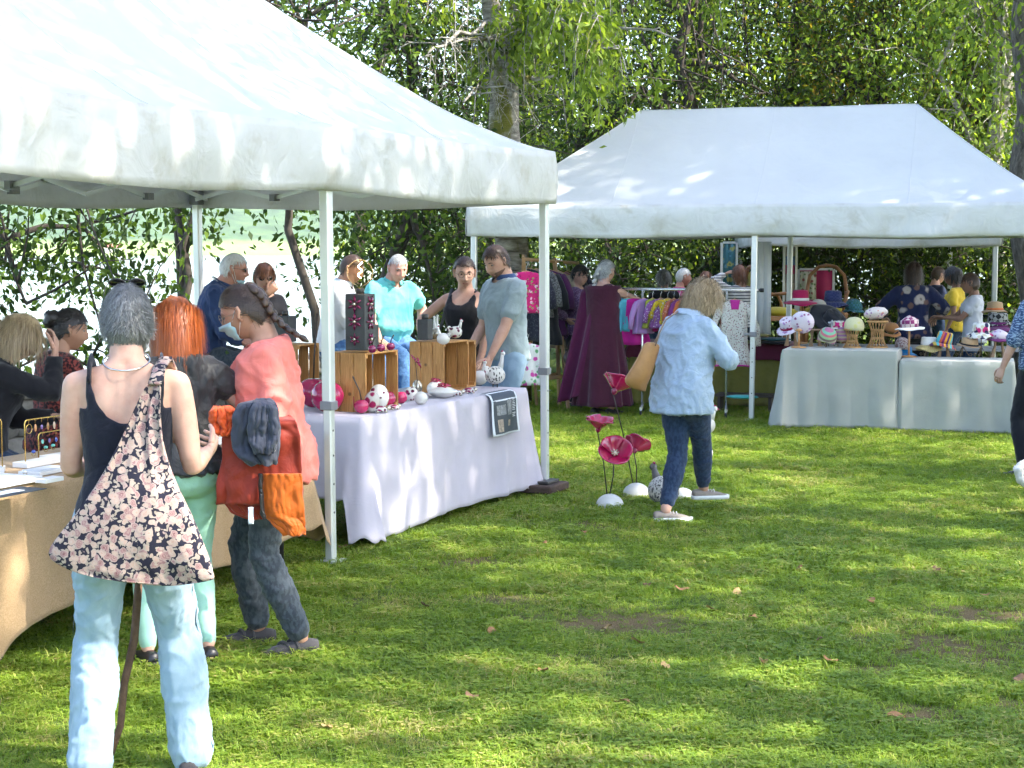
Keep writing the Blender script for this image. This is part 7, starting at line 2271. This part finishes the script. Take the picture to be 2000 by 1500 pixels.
prev = layer(prev, ad.outputs[0], 37, (5.5, 2.7, 8.1), [(0, (.54, .45, .38)), (.12, (.52, .33, .27)), (.2, (.54, .46, .40)), (.28, (.55, .38, .32)), (.36, (.50, .41, .36))], .41)
dk_ = N(nt, 'ShaderNodeMixRGB', blend_type='MULTIPLY'); dk_.inputs[0].default_value = 1; dk_.inputs[2].default_value = (.80, .76, .74, 1); lk.new(prev, dk_.inputs[1]); lk.new(dk_.outputs[0], b.inputs['Base Color']); inp(b, Roughness=.85); b.inputs['Specular IOR Level'].default_value = .2
fo = N(nt, 'ShaderNodeTexNoise'); inp(fo, Scale=11.0, Detail=3.0); lk.new(co, fo.inputs['Vector']); bp = N(nt, 'ShaderNodeBump'); inp(bp, Strength=.35, Distance=.03); lk.new(fo.outputs[0], bp.inputs['Height']); lk.new(bp.outputs[0], b.inputs['Normal'])
BAGP = m
bag = thing('shoulder_bag', 'dark floral print cloth shoulder bag slung over the back of the grey haired person', 'bag', (0, 0, 0))
rows = [(748, 288, 316, .012), (765, 278, 314, .016), (800, 262, 312, .020), (840, 245, 316, .026), (880, 226, 322, .034), (920, 204, 335, .044), (960, 180, 352, .054), (1000, 150, 372, .060), (1040, 118, 390, .060), (1070, 94, 402, .052), (1092, 92, 411, .042), (1112, 128, 416, .032), (1128, 175, 420, .018), (1136, 250, 419, .006)]
YB = FG.root.location.y - .235
def bagp(i, u, side):
    y, xa, xb, th = rows[i]
    yy = y + (10 * math.sin(u * math.pi) if i > 9 else 0)
    p0 = at(lerp(xa, xb, u), yy, YB + .055 * (1 - i / 13.0) + .03 * math.sin(u * 3))
    prof_ = math.sin(math.pi * (.03 + .94 * u)) ** .6
    return p0 + Vector((0, side * th * prof_ + .016 * nz(u * 5, i * .5, side * 2) * (1 if 2 < i < 12 else .3) + side * (1 - abs(math.sin(u * 9 + .5 * math.sin(i)))) ** 2 * .022 * max(0, 1 - i / 10.0) * (i > 1), 0))
nU = 22
rs = []
for i in range(len(rows)):
    rs.append([bagp(i, u / nU, -1) for u in range(nU + 1)] + [bagp(i, 1 - u / nU, 1) for u in range(nU + 1)])
MB().rings(rs).build('body', BAGP, bag, subd=1)
c = FG.root.matrix_basis @ (FG.at(1.43) + FG.Rc @ Vector((.085, 0, .040)))
tp0 = at(302, 750, YB + .055)
c = Vector((tp0.x, FG.root.location.y, 1.42))
MB().tube([tp0, Vector((tp0.x, FG.root.location.y - .10, at(300, 742, YB).z + .03)), Vector((tp0.x + .005, FG.root.location.y - .02, at(300, 742, YB).z + .055)), Vector((tp0.x + .01, FG.root.location.y + .07, at(300, 742, YB).z - .01)), Vector((tp0.x + .01, FG.root.location.y + .12, at(300, 742, YB).z - .16))], [.022, .022, .022, .022, .02], 8, flat=.25).build('strap', BAGP, bag)
# ---- walking stick
wk = thing('walking_stick', 'rough brown wooden walking stick held beside the pale jeans', 'stick', (0, 0, 0))
s0, s1 = at(206, 1530, 5.72), at(262, 1250, 5.78)
top_ = FG.root.matrix_basis @ Vector((.02, .22, .98))
pts = [Vector((s0.x, s0.y, .0)), s0.lerp(s1, .4) + Vector((.012, 0, 0)), s0.lerp(s1, .7) - Vector((.004, 0, 0)), s1, s1.lerp(Vector((s1.x + .03, s1.y + .05, 1.0)), .5) + Vector((.008, 0, 0)), Vector((s1.x + .03, s1.y + .05, 1.0))]
MB().tube(pts, [.011, .012, .013, .014, .013, .014], 10).build('shaft', M('stick_bark', (.15, .085, .05), .85, .4, 18, bump=.8, bs=40), wk)
MB().ball(pts[-1], (.02, .02, .018), 12).build('knob', MATS['stick_bark'], wk)
# ---- coats over the arm of the woman in coral
RED, ORA, GREYF = F('coat_brick_red', (.27, .030, .014), rough=.55, fold=.5), F('coat_orange', (.50, .105, .010), rough=.55, fold=.5), F('fleece_grey', (.050, .056, .078), fold=.5)
YC = 7.12
def drape(name, label, pieces, seed, cat='jacket'):
    """cloth hung over a forearm: rows (y, xl, xr) in the picture set the front; it turns over the arm at the top and hangs in folds"""
    t = thing(name, label, cat, (0, 0, 0))
    for pname, rows, mat, Y, amp, over, nf in pieces:
        nR = len(rows)
        def f(u, v):
            q = v * (nR - 1); i = min(nR - 2, int(q)); w_ = q - i
            y, xa, xb = (lerp(a, b, w_) for a, b in zip(rows[i], rows[i + 1]))
            g = .35 + .65 * v
            fo = amp * g * ((1 - abs(math.sin(u * nf + seed + 1.6 * nz(v * 1.7, seed, 0)))) ** 1.5 * 1.5 - .5) + amp * .9 * nz(u * 4, v * 4, seed) + amp * .5 * nz(u * 11, v * 8, seed + 3)
            edge = 3.0 * nz(v * 6, u * 2, seed) 
            x = lerp(xa, xb, u) + edge
            back = over * (1 - sstep(0, .22, v)) ** 1.5
            return at(x, y + 4 * nz(u * 5, seed, 1) * v, Y + back - .02 * math.sin(math.pi * u)) + Vector((0, fo, 0))
        MB().grid(f, 40, 34).build(pname, mat, t, solid=.010)
    return t
drape('jacket', 'brick red and orange rain jacket draped over the arm of the coral top', [
    ('red_body', [(812, 440, 566), (826, 432, 580), (850, 434, 586), (900, 432, 588), (945, 424, 590), (985, 422, 588)], RED, YC, .022, .14, 7),
    ('red_flap', [(880, 440, 520), (930, 430, 520), (975, 428, 516), (1000, 452, 514), (1014, 486, 512)], RED, YC + .035, .012, 0, 5),
    ('sleeve_end', [(794, 416, 450), (806, 409, 466), (822, 408, 470), (838, 414, 462), (850, 420, 452)], F('coat_orange_red', (.60, .075, .012), rough=.5, fold=.6), YC - .02, .022, .05, 11),
    ('orange_lower', [(925, 508, 588), (950, 507, 591), (980, 509, 593), (1008, 513, 595), (1020, 528, 596), (1034, 545, 597), (1046, 553, 595)], ORA, YC - .018, .011, 0, 4),
    ('zip', [(925, 506, 511), (960, 507, 512), (1000, 510, 515), (1012, 513, 518)], SHOE_BLACK, YC - .035, .003, 0, 2)], 3.0)
drape('fleece', 'grey fleece folded over the rain jacket on the same arm', [
    ('fleece_body', [(782, 500, 532), (790, 466, 540), (812, 456, 545), (845, 453, 547), (872, 455, 546), (892, 466, 543), (908, 488, 538)], GREYF, YC - .055, .026, .10, 5),
    ('fleece_fold', [(779, 502, 528), (800, 490, 542), (835, 484, 546), (862, 488, 543), (886, 497, 534)], GREYF, YC - .095, .020, .10, 4)], 7.0, 'fleece')
nt_ = thing('paper_tag', 'small white paper tag sticking out of the rain jacket', 'tag', at(490, 1000, YC - .05), R(10))
MB().grid(lambda u, v: ((u - .5) * .022, .004 * math.sin(v * 5), .02 - .07 * v), 3, 5).build('sheet', POSTER_W, nt_, solid=.0015)
# ---- tan leather bag of the walking woman
TAN = M('tan_leather', (.40, .205, .070), .55, .18, 7, bump=.25, bs=30)
hb = thing('leather_tote', 'tan leather tote bag on the shoulder of the walking customer', 'bag', (0, 0, 0))
rows2 = [(668, 1262, 1290, .050), (680, 1255, 1288, .060), (705, 1244, 1280, .075), (730, 1228, 1272, .085), (744, 1218, 1266, .080), (754, 1222, 1262, .060), (764, 1240, 1262, .02)]
YT = WW.root.location.y - .12
def tb(i, u, side):
    y, xa, xb, th = rows2[i]
    return at(lerp(xa, xb, u), y + 6 * (u - .5), YT + .05 * u) + Vector((0, side * th * math.sin(math.pi * (.05 + .9 * u)) ** .4 + .008 * nz(u * 4, i, 3), 0))
MB().rings([[tb(i, k / 12, -1) for k in range(13)] + [tb(i, 1 - k / 12, 1) for k in range(13)] for i in range(len(rows2))]).build('body', TAN, hb, subd=1)
for k, dy in ((0, -.03), (1, .05)):
    MB().tube([at(1280 - 5 * k, 676, YT + dy), at(1288, 650, YT + dy), at(1300, 625, YT + .02), at(1318, 612, YT + .06), at(1326, 606, YT + .14), at(1330, 625, YT + .26)], .010, 7, flat=.5).build('handle', M('bag_handle', (.24, .16, .12), .6, .2, 20), hb)

# ---- ceramic poppies, half domes and guinea fowl on the lawn
POP = M('poppy_glaze', (.46, .010, .080), .10, .25, 9, coat=.9)
POPD = M('poppy_back', (.24, .008, .055), .22, .2, 9, coat=.5)
def poppy(label, px, py, Y, r, tilt, az, foot, heart=True):
    top = at(px, py, Y)
    t = thing('ceramic_poppy', label, 'flower', top, 0, 'ceramic poppies on rods')
    m = Matrix.Rotation(az, 3, 'Z') @ Matrix.Rotation(tilt, 3, 'X')
    for i in range(4):
        a0 = i * math.pi / 2 + .3
        def pf(u, v):
            a = a0 + (u - .5) * 2.0
            rr = r * (.10 + .90 * v ** .85) * (1 - .16 * (2 * abs(u - .5)) ** 3 * v)
            z = r * (-.55 + .95 * v ** 1.25) * (1 - .1 * (i % 2)) + r * .10 * v * math.sin(u * 6 + i * 2) + (.012 * r if i % 2 else 0) - r * .28 * v ** 3
            return m @ Vector((rr * math.cos(a), rr * math.sin(a), z + r * .25))
        MB().grid(pf, 14, 8).build('petal', POP, t, solid=.006)
    MB().lathe([(r * .05, -r * .62), (r * .16, -r * .50), (r * .20, -r * .30), (r * .12, -r * .2)], 12, (0, 0, 0), m).build('calyx', POPD, t)
    if heart:
        MB().ball(m @ Vector((0, 0, -.06 * r)), r * .15, 10).build('heart', SILVERY, t)
        for k in range(7):
            a = k * .9
            MB().tube([m @ Vector((0, 0, -.15 * r)), m @ Vector((r * .22 * math.cos(a), r * .22 * math.sin(a), .06 * r))], [.003, .005], 5).build('stamen', SILVERY, t)
    s = m @ Vector((0, 0, -r * .6))
    f = Vector(foot) - top
    MB().tube([s, s.lerp(f, .5) + Vector((.01, 0, 0)), f], .0045, 6).build('rod', STEMM, t)
domes = [('frontmost white half dome with the poppy rods', 1191, 990, .098), ('white half dome behind the first one', 1243, 968, .100), ('white half dome behind the walking customer', 1333, 975, .088)]
dpos = []
for lb_, px, py, r_ in domes:
    g = gp(px, py)
    t = thing('ceramic_dome', lb_, 'ornament', g, 0, 'white ceramic half domes')
    MB().lathe([(r_ * math.cos(a), r_ * .92 * math.sin(a)) for a in [math.pi / 2 * i / 10 for i in range(11)]][:-1] + [(.002, r_ * .92)], 32).build('dome', M('dome_white', (.66, .66, .62), .32, .12, 7, coat=.3, bump=.15, bs=14), t)
    dpos.append(g + Vector((0, 0, r_ * .9)))
d0, d1 = dpos[0], dpos[1]
poppy('magenta poppy seen from the side at the left of the group', 1170, 828, d0.y, .102, .25, .6, d0 + Vector((-.02, 0, 0)))
poppy('magenta poppy facing the camera above the front dome', 1201, 884, d0.y - .02, .118, .95, .05, d0 + Vector((0, 0, 0)))
poppy('tallest magenta poppy beside the tan bag', 1206, 752, d0.y + .12, .120, .55, 2.2, d1 + Vector((-.02, .05, -.02)))
poppy('dark magenta poppy seen from behind, lower right of the group', 1243, 872, d1.y, .098, -.75, -.5, d1, heart=False)
g = gp(1296, 986)
gf_ = bird('grey speckled guinea fowl standing on the lawn beside the white domes', g, R(35), .105, .05, SPECK, group=None)
hdm = [o for o in gf_.children if o.name.startswith(('head', 'neck'))]
for o in hdm:
    o.data.materials[0] = M('fowl_grey', (.12, .115, .11), .4, .2, 20)
vase('white ceramic ball on the grass half behind the walking leg', gp(1372, 905), ball_prof(.085), WHITE_C)
bird('white ceramic hen with red comb behind the walking knees', gp(1378, 850) + Vector((-.02, 0, 0)), R(-100), .10, .06, WHITE_C, group=None)
# ---- fallen leaves
lmesh = []
for k in range(4):
    mb = MB()
    mb.grid(lambda u, v: ((u - .5) * .034 * math.sin(math.pi * (.08 + .86 * v)) ** .8 * 1.2, (v - .5) * .06, .012 + .007 * math.sin(u * 3 + k) + .006 * math.cos(v * 5 + k)), 4, 6)
    me = bpy.data.meshes.new('leaf'); me.from_pydata(mb.v, [], mb.f); me.materials.append(M('dead_leaf_%d' % (k % 3), [(.30, .15, .06), (.22, .12, .06), (.38, .25, .10)][k % 3], .8, .25, 40)); lmesh.append(me)
rl_ = np.random.default_rng(4)
LF = [(1065, 1067), (670, 1075), (1440, 1165), (1490, 1300), (1620, 1300), (1265, 1150), (1185, 1235), (1140, 1045), (1330, 1160), (1600, 1258), (1390, 1198), (1750, 1410), (1925, 1170), (1990, 1335), (1300, 1310), (960, 1240), (1060, 1320), (830, 1190), (1245, 1262), (1700, 1180), (1560, 1120), (1830, 1120), (640, 1430), (1215, 1380), (1470, 1215), (920, 1370)]
for i, (px, py) in enumerate(LF):
    o = bpy.data.objects.new('fallen_leaf', lmesh[i % 4]); COL.objects.link(o)
    o.location = gp(px, py) + Vector((0, 0, .014)); o.rotation_euler = (rl_.uniform(-.3, .3), rl_.uniform(-.3, .3), rl_.uniform(0, 6.3)); s_ = rl_.uniform(.75, 1.25); o.scale = (s_, s_, s_)
    tag(o, 'dry brown fallen leaf lying on the lawn', 'leaf', 'fallen leaves scattered on the lawn')

# ---------------------------------------------------------------- the air over the lake
m = bpy.data.materials.new('haze_air'); m.use_nodes = True
nt = m.node_tree
nt.nodes.remove(nt.nodes['Principled BSDF'])
pv = nt.nodes.new('ShaderNodeVolumePrincipled')
pv.inputs['Color'].default_value = (.86, .93, 1.0, 1)
pv.inputs['Density'].default_value = .00014
pv.inputs['Anisotropy'].default_value = .2
nt.links.new(pv.outputs[0], nt.nodes['Material Output'].inputs['Volume'])
haze = MB().box((0, 1270, 118), (5400, 2900, 250)).build('haze', m, None, False)
tag(haze, 'thin pale haze in the air over the lake and hills', 'haze', kind='stuff')

# ================================================================ GRASS
def grass_mat():
    m, nt, nd, lk, b = nodes_of('grass_blade')
    oi = N(nt, 'ShaderNodeObjectInfo')
    g = N(nt, 'ShaderNodeNewGeometry')
    r = ramp(nt, [(0.0, (.105, .175, .020)), (.42, (.19, .29, .032)), (.72, (.27, .35, .045)), (.88, (.35, .37, .08)), (1.0, (.48, .40, .17))])
    ad = N(nt, 'ShaderNodeMath', operation='MULTIPLY_ADD'); ad.inputs[1].default_value = .6
    m2 = N(nt, 'ShaderNodeMath', operation='MULTIPLY'); m2.inputs[1].default_value = .4
    lk.new(g.outputs['Random Per Island'], m2.inputs[0]); lk.new(oi.outputs['Random'], ad.inputs[0]); lk.new(m2.outputs[0], ad.inputs[2])
    nz_ = N(nt, 'ShaderNodeTexNoise'); inp(nz_, Scale=1.1, Detail=5.0, Roughness=.65); lk.new(oi.outputs['Location'], nz_.inputs['Vector'])
    mr = N(nt, 'ShaderNodeMapRange'); mr.inputs[1].default_value = .3; mr.inputs[2].default_value = .72; mr.inputs[3].default_value = -.22; mr.inputs[4].default_value = .30; lk.new(nz_.outputs[0], mr.inputs[0])
    a3 = N(nt, 'ShaderNodeMath', operation='ADD'); lk.new(ad.outputs[0], a3.inputs[0]); lk.new(mr.outputs[0], a3.inputs[1])
    lk.new(a3.outputs[0], r.inputs[0]); lk.new(r.outputs[0], b.inputs['Base Color'])
    inp(b, Roughness=.5); b.inputs['Specular IOR Level'].default_value = .25
    gm = N(nt, 'ShaderNodeMixRGB', blend_type='MULTIPLY'); gm.inputs[0].default_value = 1; gm.inputs[2].default_value = (1.5, 1.6, .7, 1)
    lk.new(r.outputs[0], gm.inputs[1]); see_through(nt, b, .38, gm.outputs[0])
    return m
GRASS = grass_mat()
tufts = bpy.data.collections.new('grass_tufts')
rng = np.random.default_rng(99)
for k in range(6):
    mb = MB()
    for _ in range(9):
        a = rng.uniform(0, 6.28); d = Vector((math.cos(a), math.sin(a), 0)); s = Vector((-d.y, d.x, 0))
        L = rng.uniform(.025, .060) * (1.25 if k == 5 else 1); lay = rng.uniform(.35, 1.3); wd_ = rng.uniform(.0018, .0032)
        p0 = Vector((rng.normal() * .018, rng.normal() * .018, -.003))
        pts = [p0, p0 + d * L * .35 * lay + Vector((0, 0, L * .5)), p0 + d * L * lay + Vector((0, 0, L * (.85 - .45 * lay * .6)))]
        mb.add([pts[0] - s * wd_, pts[0] + s * wd_, pts[1] + s * wd_ * .8, pts[1] - s * wd_ * .8, pts[2]], [(0, 1, 2, 3), (3, 2, 4)])
    if k in (3, 4):       # clover leaves among the blades
        for _ in range(5):
            c = Vector((rng.normal() * .022, rng.normal() * .022, rng.uniform(.012, .028)))
            for q in range(3):
                a = q * 2.09 + rng.uniform(0, .5); d = Vector((math.cos(a), math.sin(a), .15)) * .011; s = Vector((-d.y, d.x, 0)) * .7
                mb.add([c, c + d * .6 + s, c + d * 1.2, c + d * .6 - s], [(0, 1, 2, 3)])
    me = bpy.data.meshes.new('tuft'); me.from_pydata(mb.v, [], mb.f); me.materials.append(GRASS)
    o = bpy.data.objects.new('tuft', me); tufts.objects.link(o)
pts, scl = [], []
Y = 5.0
while Y < 24:
    dY = .25
    half = (.30 * Y + .55)
    rho = 2300 * min(1.0, (6.2 / Y) ** 1.25)
    n_ = int(2 * half * dY * rho)
    xs = rng.uniform(-half, half, n_); ys = rng.uniform(Y, Y + dY, n_)
    n2_ = int(5.0 * dY * rho * .55)
    xe = rng.uniform(half, half + 2.5, n2_) * rng.choice([-1, 1], n2_); xs = np.concatenate([xs, xe]); ys = np.concatenate([ys, rng.uniform(Y, Y + dY, n2_)])
    for x, y in zip(xs, ys):
        if x < shore_x(y) - .1:
            continue
        w_ = worn(x, y)
        if rng.random() < min(.72, w_ * 1.15 - .10):
            continue
        pts.append((x, y, 0.0)); scl.append((.72 + .018 * Y) * (1 - .45 * w_) * rng.uniform(.55, 1.35) * (1 + .5 * nz(x * .9, y * .9, 4) + .35 * nz(x * 3.7, y * 3.7, 8)))
    Y += dY
me = bpy.data.meshes.new('grass'); me.from_pydata(pts, [], [])
me.attributes.new('scl', 'FLOAT', 'POINT').data.foreach_set('value', scl)
grass = bpy.data.objects.new('grass', me); COL.objects.link(grass)
tag(grass, 'short green lawn grass with clover covering the ground', 'grass', kind='stuff')
ng = bpy.data.node_groups.new('grass_on_points', 'GeometryNodeTree')
ng.interface.new_socket('Geometry', in_out='INPUT', socket_type='NodeSocketGeometry')
ng.interface.new_socket('Geometry', in_out='OUTPUT', socket_type='NodeSocketGeometry')
gi, go = ng.nodes.new('NodeGroupInput'), ng.nodes.new('NodeGroupOutput')
ci = ng.nodes.new('GeometryNodeCollectionInfo'); ci.inputs[0].default_value = tufts; ci.inputs[1].default_value = True; ci.inputs[2].default_value = True
ip = ng.nodes.new('GeometryNodeInstanceOnPoints'); ip.inputs['Pick Instance'].default_value = True
rv_ = ng.nodes.new('FunctionNodeRandomValue'); rv_.data_type = 'FLOAT_VECTOR'; rv_.inputs[0].default_value = (-.12, -.12, 0); rv_.inputs[1].default_value = (.12, .12, 6.283)
at_ = ng.nodes.new('GeometryNodeInputNamedAttribute'); at_.data_type = 'FLOAT'; at_.inputs[0].default_value = 'scl'
ng.links.new(gi.outputs[0], ip.inputs['Points']); ng.links.new(ci.outputs[0], ip.inputs['Instance'])
ng.links.new(rv_.outputs[0], ip.inputs['Rotation']); ng.links.new(at_.outputs[0], ip.inputs['Scale'])
ng.links.new(ip.outputs[0], go.inputs[0])
gmod = grass.modifiers.new('grass', 'NODES'); gmod.node_group = ng
print('grass tufts', len(pts))
